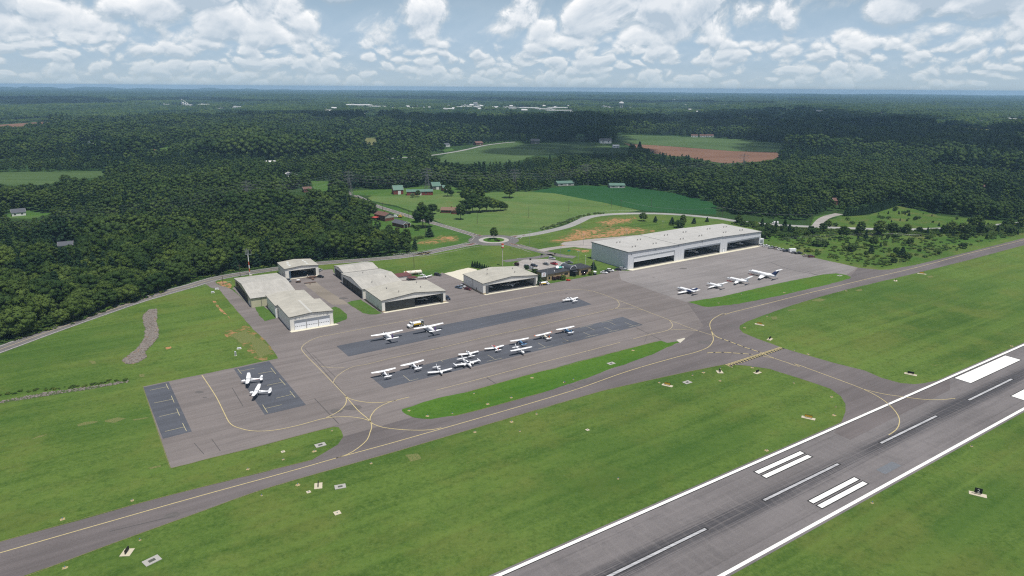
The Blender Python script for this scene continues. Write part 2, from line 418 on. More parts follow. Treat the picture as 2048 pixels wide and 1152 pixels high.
# ground: one sheet to the horizon, finer near the airfield
mb = MB(); rad = [0, 60, 120, 200, 300, 420, 560, 720, 950, 1250, 1700, 2400, 3400, 5000, 7500, 11000, 15000, 19500]; nseg = 72
vs_ = [(0, 200, 0)] + [(r * math.cos(2 * math.pi * k / nseg), 200 + r * math.sin(2 * math.pi * k / nseg), 0) for r in rad[1:] for k in range(nseg)]
fs = [(0, 1 + k, 1 + (k + 1) % nseg) for k in range(nseg)]
for j in range(len(rad) - 2):
    for k in range(nseg):
        a = 1 + j * nseg; fs.append((a + k, a + nseg + k, a + nseg + (k + 1) % nseg, a + (k + 1) % nseg))
structure(mb.add(vs_, fs).build('ground', M_floor, fix=False))
LZ = dict(field=.02, pave=.035, patch=.05, line0=.062, line=.074, line2=.086)

# --- fields and lawns (outlines traced in image pixels, then projected onto the ground)
road_top = Ez(0, 480, 300, 370, 700, 232, 1100, 105, 1400, 35)
air_poly = [(-40, 700), (-2500, 900)]
air_pix = Ez(0, 500, 300, 395, 700, 260, 1000, 160, 1300, 75) + A5z(0, 450, 300, 370, 600, 315, 900, 270, 1110, 240) + B5z(500, 133, 1000, 90, 1400, 35) + B2z(900, 620, 1100, 578, 1230, 540) \
    + B2z(1472, 515) + B3z(0, 490, 300, 420, 480, 375, 600, 325, 700, 280, 850, 255, 1050, 243, 1250, 240, 1450, 243, 1700, 258, 2048, 292) + B4z(200, 193, 450, 218, 700, 232, 950, 242, 1300, 250, 1560, 243, 1800, 230, 2048, 208)
air = [(p.x, p.y) for p in pts(air_pix)] + [(560, 560), (700, 700), (760, 560), (420, 240), (250, 40), (0, -60), (-300, -40), (-420, 150)]
structure(sheet('airfield_grass', air, LZ['field'] - .004, M_grass))
FIELD = {}
def field(name, pix, m_, z=LZ['field'], edge=1.2, step=5):
    FIELD.setdefault(name, []).append(pix)
    return sheet(name, rough([(p.x, p.y) for p in pts(pix)], edge, step), z, m_)
field('pasture', [(735, 396), (760, 384), (850, 383), (930, 386), (1060, 383), (1110, 387), (1200, 404), (1280, 421), (1240, 427), (1160, 436), (1100, 457), (1040, 474), (985, 478), (955, 470), (905, 456), (840, 427), (790, 411), (745, 402)], M_pasture)
field('soybean_field', [(1062, 383), (1100, 376), (1160, 371), (1240, 373), (1262, 373), (1340, 385), (1400, 398), (1434, 409), (1432, 429), (1370, 427), (1290, 422), (1200, 404), (1110, 387)], M_soy, LZ['field'] + .01)
field('house_lawn', [(742, 404), (790, 414), (840, 430), (905, 459), (948, 473), (938, 486), (880, 498), (828, 506), (826, 490), (812, 480), (790, 470), (760, 462), (742, 452), (738, 430)], M_lawn)
field('road_verge', B4z(700, 225, 720, 170, 770, 157, 835, 150, 910, 165, 830, 175, 780, 205, 790, 235, 735, 232), M_lawn)
field('scrub_field', B4z(780, 232, 790, 195, 900, 165, 1060, 160, 1160, 130, 1240, 100, 1330, 115, 1420, 135, 1500, 160, 1700, 180, 1790, 190, 2048, 205, 1800, 228, 1560, 240, 1300, 247), M_scrub)
field('overgrown_lot', Pz(440, 170, 1050, 330, 1280, 385, 1750, 485) + A4z(1060, 283, 1190, 292, 1300, 275, 1700, 180, 2048, 85, 2048, 20) + B4z(2048, 220, 1800, 236, 1560, 250, 1300, 257, 950, 250, 700, 240, 450, 226, 200, 200, 130, 195, 390, 255), M_scrub, LZ['field'] + .006)
field('far_crop_field', Y2z(640, 448, 720, 400, 860, 372, 1000, 347, 1100, 334, 1200, 345, 1400, 330, 1600, 335, 1700, 370, 1800, 392, 1780, 402, 1500, 402, 1400, 397, 1230, 412, 1130, 447, 1000, 462, 800, 462), M_corn, .15)
field('green_crop_field', Y2z(1690, 290, 2040, 300) + Y3z(200, 310, 420, 320, 650, 345, 610, 392, 350, 387, 0, 360) + Y2z(1750, 342, 1690, 312), M_corn, .15)
field('tilled_field', Y2z(1750, 342) + Y3z(0, 361, 350, 388, 600, 394, 640, 407, 560, 445, 300, 460, 130, 435, 80, 418, 0, 418) + Y2z(1860, 390), M_tilled, .15)
field('hay_meadow', Y5z(-300, 22, 0, 20, 500, 12, 930, 10, 880, 40, 760, 65, 640, 75, 560, 60, 490, 90, 430, 110, 330, 130, 230, 118, 100, 132, 0, 110, -300, 110), M_corn, .08)
field('red_clay_field', Y1z(-150, 262, 0, 262, 250, 245, 385, 247, 270, 255, 180, 265, 90, 280, 0, 290, -150, 290), M_tilled, .2)
field('hay_clearing', Y2z(215, 310, 310, 308, 325, 355, 260, 367, 230, 330), M_hay, .15)
field('far_hay_field', Y3z(1515, 240, 1650, 248, 1880, 262, 1850, 272, 1700, 265, 1530, 256), M_hay, .2)
field('small_meadow', [(622, 362), (662, 363), (656, 381), (640, 384), (628, 380)], M_lawn, .06)
field('farm_yard', [(700, 382), (735, 380), (790, 378), (860, 372), (900, 372), (935, 384), (850, 390), (760, 392), (705, 390)], M_lawn, .06)
field('east_clearing', Y3z(1340, 565, 1420, 570, 1390, 590), M_lawn, .08)
for z_ in (Y1z(490, 380, 600, 366, 610, 378, 520, 390, 380, 393), Y1z(935, 400, 990, 393, 1000, 420, 960, 425, 930, 415), Y2z(410, 422, 470, 412, 480, 424, 420, 432), Y2z(1450, 290, 1530, 286, 1540, 297, 1460, 302), Y3z(440, 255, 560, 238, 640, 250, 520, 262), Y1z(0, 200, 70, 194, 90, 200, 0, 206), Y3z(1950, 205, 2040, 205, 2040, 215, 1960, 213), Y2z(690, 380, 740, 370, 760, 382, 700, 392)):
    field('wood_clearing', z_, M_hay if z_[0][1] < 245 else M_lawn, .12, 2.5)
field('clearing', Y5z(40, 370, 230, 325, 260, 340, 420, 355, 280, 400, 60, 395), M_lawn, .06)
# --- bare earth
def soil(P, m_=M_soil, amp=1.2, z=LZ['field'] + .012, step=2):
    return sheet('bare_soil', rough([(p.x, p.y) for p in pts(P)], amp, step), z, m_)
M_thin = mat('thin_soil_grass', None, .95, spec=.05, fn=lambda t, co: t.mix(t.ramp(t.noise(co, .22, 6, .72), .47, .63), t.mix(t.noise(co, .12, 4), (.075, .125, .028), (.10, .13, .035)), (.30, .17, .08)))
soil(B3z(290, 535, 400, 480, 540, 425, 560, 390, 700, 395, 800, 370, 1000, 375, 1200, 380, 1400, 420, 1250, 450, 1000, 485, 640, 525, 480, 545), M_thin, 4, LZ['field'] + .006)
soil(B3z(760, 340, 930, 285, 1100, 285, 1190, 270, 1150, 330, 1020, 350, 900, 375), M_thin, 3, LZ['field'] + .006)
soil(B2z(640, 550, 800, 505, 920, 470, 1090, 470, 1110, 520, 960, 545, 760, 560), M_thin, 3, LZ['field'] + .006)
soil(Ez(1600, 380, 1760, 330, 1930, 430, 1990, 540, 1880, 590, 1780, 500), M_thin, 2.5, LZ['field'] + .006)
soil(B3z(330, 525, 480, 490, 590, 440, 570, 410, 620, 420, 800, 405, 830, 420, 700, 470, 900, 440, 1010, 395, 1080, 390, 1290, 410, 1180, 430, 1000, 470, 640, 500, 520, 520, 430, 530), amp=3)
soil(B3z(820, 330, 960, 300, 1080, 300, 1150, 285, 1110, 320, 1000, 335, 930, 355), amp=2)
soil(B3z(510, 600, 600, 610, 700, 620, 690, 640, 640, 640, 600, 620)); soil(B3z(410, 570, 450, 555, 490, 570, 450, 580))
soil(B2z(920, 505, 960, 475, 1010, 480, 1070, 490, 1050, 510, 990, 500, 940, 520), amp=2)
soil(B2z(700, 540, 800, 525, 890, 525, 820, 540), amp=2)
soil(A5z(280, 650, 330, 660, 330, 680, 300, 685), M_soil, .6); soil(A5z(325, 700, 365, 705, 410, 760, 450, 800, 470, 825, 430, 815, 400, 790, 360, 745), M_soil, .7)
soil(A5z(470, 820, 500, 860, 515, 880, 500, 875), M_soil, .4); soil(A5z(800, 760, 830, 755, 860, 800, 845, 800), M_soil, .5)
soil(A5z(340, 420, 380, 400, 460, 400, 530, 440, 530, 490, 440, 480, 400, 455), M_soil, .8)
soil(Ez(1660, 400, 1760, 360, 1900, 440, 1950, 520, 1880, 560, 1800, 450, 1740, 460), M_tan, 1.5)
soil(Ez(550, 1040, 620, 1025, 700, 1018, 690, 1028, 600, 1050, 560, 1060), M_tan, .8); soil(Ez(750, 1010, 850, 990, 910, 1000, 830, 1030, 760, 1022), M_tan, .8)
soil(Ez(950, 1005, 1070, 985, 1070, 992, 960, 1012), M_tan, .4); soil(Ez(220, 1148, 290, 1120, 350, 1108, 300, 1130), M_tan, .6)
soil(A2z(660, 800, 700, 780, 810, 785, 760, 800, 690, 810), M_tan, .5); soil(A2z(550, 860, 600, 825, 630, 830, 600, 870), M_tan, .5); soil(A2z(450, 855, 490, 850, 510, 880, 480, 885), M_tan, .5)
soil([(812, 910), (835, 906), (842, 918), (822, 924)], M_tan, .6); soil(S7z(940, 265, 985, 262, 990, 282, 955, 285), M_tan, .6); soil(S7z(1060, 215, 1120, 210, 1125, 217, 1070, 222), M_tan, .4)
soil(A4z(780, 480, 830, 466, 870, 475, 830, 486), M_tan, .5); soil(A4z(1040, 418, 1080, 408, 1090, 420, 1060, 424), M_tan, .5); soil(A4z(1470, 335, 1500, 330, 1510, 342, 1480, 345), M_tan, .5)
soil(Ez(1170, 480, 1230, 478, 1235, 490, 1200, 500), M_soil, .5); soil(Ez(640, 580, 690, 585, 700, 600, 670, 605), M_tan, .5); soil(Ez(1000, 680, 1035, 675, 1045, 695, 1010, 698), M_tan, .4)
soil(Fz(750, 195, 820, 180, 830, 186, 770, 200), M_tan, .5)

# --- pavements
PAVE = LZ['pave']
rwy = sheet('runway', [rw(-400, -15.9), rw(900, -15.9), rw(900, 15.9), rw(-400, 15.9)], PAVE + .004, M_runway, True)
taxi_low = Fz(-130, 850, 120, 748, 530, 600, 1000, 430, 1180, 365, 1350, 305, 1600, 230, 2048, 105) + A2z(600, 1148, 1000, 1055, 1500, 945, 1900, 865)
tp = taxi_low + [(1490, 731), (1540, 738), (1600, 757), (1660, 777), (1682, 793), (1691, 808), (1691, 823), (1684, 842), (1668, 866)] + [(1700, 880), (1900, 780), (1900, 752), (1876, 761)] \
    + Lz(1340, 211, 1290, 216, 1220, 210, 1130, 185, 1050, 150, 890, 110, 700, 55) + S7z(1030, 490, 850, 425, 740, 380, 715, 350, 720, 328, 770, 300, 900, 250, 1100, 180, 1300, 120) + A4z(1000, 412, 1400, 318, 1700, 243, 2048, 150, 2700, -20) + A4z(2700, -70, 2048, 108, 1700, 195, 1400, 268, 1250, 295, 1190, 297, 1110, 292) \
    + A4z(1060, 284) + Pz(1750, 493, 1280, 393, 1050, 338, 440, 193) + Wz(1290, 214, 1265, 222, 700, 322, 340, 395) + Vz(2030, 345, 1830, 385, 1790, 395, 1600, 430, 1230, 500, 1130, 520) \
    + Vz(1112, 519, 490, 622, 250, 470) + B5z(1820, 400, 1600, 300, 1560, 290, 1500, 330, 1380, 335, 1200, 355, 1060, 360, 980, 330, 900, 330, 700, 300) + B5z(180, 300, 160, 245) \
    + A5z(1680, 255, 1640, 300, 1220, 380, 1150, 300, 1080, 320) + A5z(700, 420, 540, 490) + A5z(510, 490, 440, 470, 370, 450, 330, 425, 330, 390, 60, 440, -60, 475) + Ez(1480, 30, 1520, 55, 1580, 70) \
    + H1z(-8, 405, 20, 440, 130, 570, 260, 720, 380, 830, 480, 970) + Qz(1280, 77, 25, 338, 270, 1065, 290, 1090, 1000, 915, 1600, 755, 1790, 708, 1830, 712, 1858, 745, 1871, 795, 1860, 830, 1825, 870, 1760, 910) \
    + Fz(1600, 152, 1350, 217, 1070, 285, 800, 352, 400, 465, 0, 572, -200, 626)
taxi_poly = [(p.x, p.y) for p in pts(tp)]
structure(sheet('apron', rough(taxi_poly, .35, 2.5), PAVE, M_apron, True))
strip = smooth_line(pts(Fz(-130, 670, 0, 630, 500, 487, 1000, 345, 1500, 208, 2048, 55) + A2z(280, 1150, 900, 935, 1400, 790, 1640, 740)), 5)
def taxi_strip():
    """the darker parallel taxiway and connector, laid over the apron sheet"""
    low = pts(taxi_low); upx = pts(Fz(1600, 152, 1350, 217, 1070, 285, 800, 352, 400, 465, 0, 572, -130, 607))
    isl = pts(A2z(1425, 640, 1300, 695, 1130, 770, 900, 850, 600, 960, 400, 1035, 160, 1110) + A1z(1560, 745, 1240, 830, 880, 930, 650, 985, 420, 1010, 230, 995) + Qz(1871, 800, 1825, 870, 1760, 910))
    right_ = pts([(1490, 731), (1540, 738), (1600, 757), (1660, 777), (1682, 793), (1691, 808), (1691, 823), (1684, 842), (1668, 866), (1700, 880), (1900, 780), (1900, 752), (1876, 761)]
        + Lz(1340, 211, 1290, 216, 1220, 210, 1130, 185, 1050, 150, 890, 110, 700, 55) + S7z(1030, 490, 850, 425, 740, 380, 715, 350, 720, 328, 770, 300, 900, 250, 1100, 180, 1300, 120)
        + A4z(1000, 412, 1400, 318, 1700, 243, 2048, 150, 2700, -20, 2700, -70, 2048, 108, 1700, 195, 1400, 268, 1250, 295, 1190, 297, 1060, 284, 1000, 352, 600, 450, 350, 500, 170, 518) + S7z(480, 197, 340, 160, 460, 330, 330, 420))
    return sheet('taxiway', [(p.x, p.y) for p in low + right_ + isl + upx], PAVE + .008, M_taxi, True)
taxi_strip()
structure(sheet('new_ramp', [(p.x, p.y) for p in pts(Wz(340, 395, 700, 322, 1265, 222, 1290, 214) + Pz(440, 195, 1050, 340, 1280, 395, 1750, 495) + A4z(1055, 284, 990, 328, 930, 317, 850, 324, 600, 374, 240, 457, 45, 487) + A2z(1490, 225, 830, 0) + Vz(2030, 347))], PAVE + .010, M_newramp, True))
for P in (A1z(150, 905, 270, 870, 470, 805, 780, 742, 1080, 655, 1540, 530, 1830, 465) + A2z(0, 943, 200, 890, 540, 800, 700, 760, 1000, 680, 1190, 632, 1240, 620, 1310, 645, 1400, 630, 1425, 640, 1300, 695, 1130, 770, 900, 850, 600, 960, 400, 1035, 160, 1110) + A1z(1560, 745, 1240, 830, 880, 930, 650, 985, 420, 1010, 310, 1010, 230, 995, 170, 965, 130, 930, 130, 912),
          A4z(45, 488, 240, 458, 600, 375, 850, 325, 930, 318, 990, 328, 1020, 342, 1000, 352, 860, 390, 600, 450, 350, 500, 170, 518, 140, 515),
          A5z(830, 735, 940, 712, 1105, 855, 1090, 880, 960, 912, 880, 830), A5z(500, 480, 545, 490, 730, 690, 610, 570), A5z(1780, 755, 1850, 725, 1920, 745, 2010, 830, 2020, 860, 1990, 895, 1840, 945),
          B5z(340, 675, 400, 655, 520, 635, 560, 660, 790, 810, 720, 825, 640, 828, 560, 810, 440, 740), Vz(1130, 516, 1300, 470, 1600, 425, 1830, 382, 1795, 394, 1600, 430, 1230, 500),
          B5z(1120, 345, 1320, 290, 1500, 315, 1380, 333, 1200, 352)):
    sheet('grass_island', rough([(p.x, p.y) for p in pts(P)], .55, 1.6), LZ['patch'] + .012, M_lush if len(P) > 12 else M_lawn)
sheet('concrete_nose', [p[:2] for p in pts(A2z(1395, 615, 1480, 593, 1487, 603, 1435, 645))], LZ['patch'] + .02, M_conc)
for P in (A3z(475, 267, 600, 375) + A2z(530, 250, 385, 188), A3z(835, 590, 965, 702) + A2z(1055, 460, 845, 378), Qz(865, 175, 1190, 103, 1530, 508, 1150, 598), Qz(30, 345, 265, 295, 478, 752, 210, 820)):
    sheet('sealcoat_patch', [p[:2] for p in pts(P)], LZ['patch'], M_seal, True)
sheet('concrete_yard', rough([p[:2] for p in pts(B5z(1590, 300, 1900, 228, 2000, 250, 2060, 330, 1820, 400))], .8, 3), LZ['patch'] + .01, M_pale)
sheet('old_driveway', rough([p[:2] for p in pts(A5z(1460, 440, 1620, 410, 1760, 520, 1960, 640, 2048, 720) + B5z(330, 670, 440, 745, 560, 812, 640, 830, 380, 880, 350, 850, 280, 790, 160, 730) + A5z(1840, 720, 1640, 580))], .5, 3), LZ['patch'], M_gravelroad)
sheet('runway_patch', [rw(43.2, 8.4), rw(52.4, 8.4), rw(52.4, 11.4), rw(43.2, 11.4)], LZ['patch'], mat('patched_asphalt', (.142, .152, .168), .9, .25, 1.2), True)
# soil edge strips where the turf has been cut back from the pavement
edge = MB()
for L in (Qz(25, 338, 270, 1065, 290, 1090, 640, 1000, 1000, 915, 1600, 755, 1790, 708), Fz(-130, 850, 530, 600, 1000, 430, 1350, 305, 2048, 105) + A2z(600, 1148, 1000, 1055, 1500, 945, 1900, 865), Fz(1600, 152, 800, 352, 0, 572), A1z(780, 742, 1540, 530, 1830, 465) + A2z(540, 800, 1190, 632), A1z(1560, 745, 880, 930, 650, 985)):
    ribbon(edge, smooth_line(pts(L), 4), .35)
o = edge.build('soil_edge', M_tan, fix=False); o.location.z = LZ['line']; structure(o)

# --- runway paint
mb = MB(); mbk = MB(); mw_ = MB()
def bar(b, s0, s1, t0, t1): b.add([rw(s0, t0), rw(s1, t0), rw(s1, t1), rw(s0, t1)], [(0, 3, 2, 1)])
for a, b in ((-15.2, -14.2), (14.2, 15.2)): bar(mb, -400, 900, a, b); bar(mbk, -400, 900, a - .0, b + (.3 if a < 0 else 0) )
for k in range(-5, 12):
    s = 60.96 * k; bar(mw_, s, s + 36.58, -.41, .41); bar(mbk, s - .5, s + 37.1, -.75, .75)
for t in (-11.37, -8.67, 7.17, 9.87):
    bar(mb, 10.57, 33.4, t, t + 1.5); bar(mbk, 10.1, 33.9, t - .35, t + 1.85)
for t in (-13.25, 7.2): bar(mb, 139.7, 185.4, t, t + 6.05); bar(mbk, 139.3, 185.8, t - .35, t + 6.4)
def paintlayer(name, b, m_, z):
    o = b.build(name, m_, fix=False); o.location.z = z
    for p in o.data.polygons:
        if p.normal.z < 0: p.flip()
    return structure(o)
paintlayer('runway_marking_border', mbk, M_black, LZ['line0'])
paintlayer('runway_marking', mb, M_white, LZ['line']); paintlayer('runway_centre_stripes', mw_, M_wornwhite, LZ['line'])
# --- taxi lines
YL = [(Fz(-130, 667, 0, 630, 500, 487, 1000, 345, 1500, 208, 1720, 145, 2048, 55) + A2z(280, 1150, 900, 935, 1400, 790, 1560, 750, 1640, 725, 1720, 690, 1765, 640, 1775, 595, 1750, 510, 1738, 460, 1757, 415, 1820, 370, 1900, 345) + A4z(230, 573, 300, 553, 450, 515, 750, 440, 1100, 355, 1400, 285, 1700, 205, 2048, 118, 2500, -8), .32),
      (A2z(1750, 510, 1780, 560, 1830, 592), .32), (Kz(1240, 750, 1500, 860, 1740, 940, 1950, 1010) + Lz(700, 115, 800, 150, 950, 205, 1040, 240, 1110, 275, 1160, 310, 1200, 352, 1217, 385, 1215, 415, 1200, 440, 1165, 465), .32),
      (Kz(1290, 820, 1500, 860), .3), (Lz(1040, 240, 1130, 262, 1230, 277, 1330, 290, 1420, 292, 1490, 285), .30),
      (A3z(820, 1035, 850, 1065, 950, 1100, 1100, 1120, 1280, 1130, 1450, 1125, 1550, 1105), .3), (A3z(570, 780, 700, 930, 820, 1035, 835, 1080, 835, 1110, 820, 1150) + Fz(1880, 50, 1830, 95, 1780, 125, 1720, 145), .3),
      (A3z(820, 1035, 740, 1010, 620, 993, 500, 993, 400, 1000, 300, 1020) + Qz(1500, 685, 1300, 730, 1150, 748, 1020, 745, 930, 725, 860, 700, 820, 665, 790, 610, 700, 430, 570, 232), .3),
      (A3z(570, 780, 578, 820, 565, 870, 520, 920, 450, 965, 370, 1000), .3),
      (A3z(820, 1035, 822, 1000, 850, 950, 900, 900, 1000, 850, 1080, 825, 1220, 790), .3), (A3z(570, 780, 620, 810, 720, 835, 850, 848, 1000, 840, 1080, 825), .28)]
FL = [(A3z(570, 780, 445, 650, 300, 500, 180, 380, 125, 315, 117, 290, 140, 255, 200, 215, 300, 175, 430, 150, 800, 80, 1200, 5) + Vz(0, 840, 500, 740, 1000, 640, 1250, 590, 1450, 568, 1620, 568, 1750, 585) + A2z(560, 122, 650, 150, 780, 200, 900, 245, 1100, 325, 1260, 385, 1320, 410, 1600, 515, 1750, 563, 1830, 590), .28),
      (A2z(780, 200, 803, 225, 812, 250, 800, 275, 770, 293, 700, 310, 300, 395, 0, 465) + A1z(1000, 170, 500, 290, 0, 395) + A3z(760, 460, 660, 475, 560, 520, 480, 580, 450, 620, 445, 650), .25),
      (A2z(760, 295, 830, 291, 900, 292, 980, 298, 1050, 308), .25), (A2z(1320, 410, 1348, 440, 1356, 470, 1335, 500, 1280, 525, 1140, 555, 950, 605), .28), (A2z(820, 640, 400, 750, 0, 850) + A1z(1500, 450, 900, 610, 470, 720), .28),
      (A2z(1340, 510, 1450, 508, 1560, 515, 1640, 525), .25), (A3z(320, 475, 400, 487, 480, 492, 555, 490), .25)]
lines('taxi_line', M_yellow, LZ['line'], [(pts(a), w_) for a, w_ in YL]); lines('faded_taxi_line', M_fadeyellow, LZ['line'], [(pts(a), w_ + .06) for a, w_ in FL])
DL = [pts(Kz(470, 480, 700, 560, 950, 655, 1240, 750)), pts(Kz(300, 765, 430, 755, 620, 752, 780, 765, 980, 778, 1110, 790))]
lines('dashed_border', M_black, LZ['line0'], [(a, .75) for a in DL]); lines('dashed_taxi_line', M_yellow, LZ['line2'], [(a, .52, (2.9, 1.0)) for a in DL])
h0, h1 = pts(Kz(628, 975, 1605, 660)); hd = (h1 - h0).normalized(); hn = Vector((hd.y, -hd.x, 0)); hw = []
lines('hold_border', M_black, LZ['line0'], [([h0 + hn * 1.05, h1 + hn * 1.05], 2.6)], False)
lines('hold_line', M_yellow, LZ['line2'], [([h0 + hn * o_, h1 + hn * o_], .36) for o_ in (.0, .65)], False)
mb = MB()
n = int((h1 - h0).length / 1.9)
for k in range(n):
    for o_ in (1.3, 1.95): ribbon(mb, [h0 + hd * (1.9 * k) + hn * o_, h0 + hd * (1.9 * k + .95) + hn * o_], .36)
paintlayer('hold_dashes', mb, M_yellow, LZ['line2'])
M_tie = paint('tiedown_yellow', (.50, .45, .26), .14, (.08, .085, .095))
TM = [Qz(*v) for v in ((900, 175, 935, 220), (925, 195, 1055, 170), (1205, 165, 1250, 220), (1225, 195, 1090, 220), (1285, 265, 1340, 325), (1310, 297, 1170, 327), (1380, 378, 1430, 440), (1400, 410, 1255, 445), (1130, 505, 1175, 578), (1155, 540, 1305, 505),
      (240, 312, 263, 362), (90, 372, 248, 340), (288, 423, 315, 485), (130, 490, 298, 455), (338, 542, 365, 605), (178, 615, 350, 575), (392, 675, 428, 748), (230, 752, 410, 710))]
TM2 = [A1z(*v) for v in ((135, 568, 205, 625), (205, 625, 290, 603), (1000, 358, 1065, 398), (995, 425, 1150, 390), (1515, 235, 1590, 278), (1520, 295, 1665, 265), (1750, 180, 1830, 218), (1770, 235, 1900, 205), (440, 432, 600, 397), (520, 415, 545, 430))] \
    + [A2z(*v) for v in ((215, 590, 290, 628), (230, 645, 365, 615), (440, 535, 520, 570), (465, 588, 590, 560), (660, 485, 740, 520), (690, 535, 810, 510), (475, 475, 560, 515), (410, 487, 540, 460), (700, 425, 775, 462), (630, 437, 745, 412), (870, 435, 955, 470), (905, 483, 1020, 457))]
lines('tiedown_marks', M_tie, LZ['line'], [(pts(a), .17) for a in TM], False); lines('worn_tiedown_marks', paint('worn_pale_paint', (.42, .38, .28), .3, (.08, .085, .095)), LZ['line'], [(pts(a), .26) for a in TM2], False)

lines('pavement_joint', mat('joint_sealant', (.085, .08, .079), .9), LZ['line0'] - .004, [(pts(a), w_) for a, w_ in ((A2z(985, 488, 1235, 612), .35), (A1z(985, 588, 1090, 657), .4), (A4z(540, 252, 640, 290, 820, 328), .5), (A3z(150, 290, 420, 600, 640, 860), .22), (A3z(230, 350, 470, 590), .2), (Qz(500, 860, 590, 960), .2), (Qz(660, 820, 740, 930), .2), (Qz(850, 350, 950, 520), .25), (Qz(1610, 450, 1830, 680), .3), (A2z(300, 1070, 420, 1130), .3), (A2z(1070, 640, 1100, 560), .15), (Pz(1150, 620, 1340, 700), .4), (A3z(1000, 600, 1230, 560, 1600, 470), .15), (A3z(340, 480, 900, 350, 1500, 200), .15), (A1z(300, 330, 900, 190, 1500, 60), .15), (Fz(560, 520, 900, 440), .3), (S7z(640, 230, 900, 150), .2))], step=3)
for q, s_ in ((Qz(548, 388), 1.6), (Qz(600, 440), .8), (A3z(640, 900), 3.5), (A3z(480, 930), 2.5), (A2z(500, 1030), 2.6), (A2z(430, 1050), 1.8), (S7z(740, 405), 2.0), (S7z(660, 330), 2.2), (S7z(470, 450), 3.2), (Jz(300, 60), 2.5), (Wz(520, 440), .9), (Fz(740, 395), 1.2), (Fz(880, 440), 2.2), (Vz(1100, 720), .8), (Vz(1440, 610), .9), (B5z(420, 380), 3.0), (B5z(300, 620), 2.5)):
    c_ = at(*q[0]); structure(sheet('oil_stain', rough([(c_.x + s_ * math.cos(a * .7), c_.y + s_ * .7 * math.sin(a * .7)) for a in range(9)], .6, .8), LZ['line0'] - .006, M_stain))

# --- roads
def road(name, pix, w_, m_=M_road, z=PAVE + .01, mark=True, edgeline=True):
    L = smooth_line(pts(pix), 6); mb = MB(); ribbon(mb, L, w_); o = paintlayer(name, mb, m_, z)
    if mark:
        mb = MB(); ribbon(mb, L, .26, 0); paintlayer('road_centre_line', mb, M_yl, z + .012)
        if edgeline:
            mb = MB(); ribbon(mb, L, .18, w_ / 2 - .9); ribbon(mb, L, .18, -w_ / 2 + .9); paintlayer('road_edge_line', mb, M_white, z + .012)
    ROADS.append((L, w_)); return o
ROADS = []; M_yl = paint('road_yellow', (.55, .45, .25), .1)
main_pix = Ez(-700, 720, -350, 620, 0, 500, 300, 390, 700, 249, 1000, 148, 1300, 62) + A5z(0, 462, 300, 372, 600, 315, 900, 270, 1110, 240) + B5z(0, 170, 500, 133, 1000, 90, 1400, 35) + B2z(700, 665, 900, 620, 1060, 588, 1180, 565, 1300, 545)
road('main_road', main_pix, 9.5)
road('farm_road', [(640, 368), (690, 383), (725, 398)] + B2z(250, 155, 450, 220, 640, 280, 860, 340, 1100, 410, 1230, 450, 1330, 485), 7.5)
road('bypass_road', B2z(1600, 490, 1760, 470) + B3z(100, 460, 300, 420, 480, 375, 600, 325, 700, 280, 850, 255, 1050, 243, 1250, 240, 1450, 243, 1700, 258, 2048, 292) + B4z(200, 193, 450, 218, 700, 232, 950, 242, 1300, 250, 1560, 243, 1800, 230, 2048, 208, 2500, 190), 8.5, M_oldroad, mark=False)
road('airport_drive', B1z(1080, 160, 1250, 205, 1400, 235, 1560, 277, 1700, 310, 1850, 335, 1980, 350), 8, mark=True, edgeline=False)
road('frontage_drive', B1z(1700, 315, 1600, 330, 1500, 352, 1300, 375, 1150, 392, 1080, 402), 6, mark=False)
road('lot_drive', B1z(1540, 268, 1620, 248, 1700, 235, 1850, 215, 2000, 200, 2048, 195), 7, M_lot, mark=False, z=PAVE + .02)
sheet('east_lot', [p[:2] for p in pts(B3z(410, 555, 450, 535, 700, 505, 1000, 480, 1300, 453, 1312, 470, 900, 520, 740, 540, 740, 605, 600, 590, 500, 575))], PAVE + .024, M_lot)
sheet('car_park', [p[:2] for p in pts(B1z(1195, 430, 1330, 380, 1620, 370, 1740, 385, 1870, 430, 1950, 460, 1870, 500, 1530, 540, 1240, 480))], PAVE + .026, M_lot)
lines('parking_bay_lines', M_white, PAVE + .04, [(pts(B1z(*v)), .15) for v in ((1350, 400, 1400, 395), (1450, 395, 1500, 390), (1540, 385, 1580, 382), (1280, 430, 1330, 445), (1480, 470, 1540, 490), (1500, 400, 1560, 415), (1600, 395, 1640, 410), (1730, 420, 1790, 440), (1830, 440, 1880, 460), (1420, 405, 1460, 420), (1500, 480, 1600, 500))], False)
road('side_drive', B4z(735, 234, 750, 210, 775, 185, 810, 168, 850, 158, 880, 150), 8, M_lot, mark=False, z=PAVE + .02)
road('far_road', Y2z(250, 440, 390, 430, 570, 418, 640, 410, 740, 395, 820, 380, 930, 355, 1040, 340, 1110, 334), 8, M_oldroad, .25, mark=False)
road('clearing_road', Y3z(875, 270, 905, 230), 8, M_oldroad, .25, mark=False)
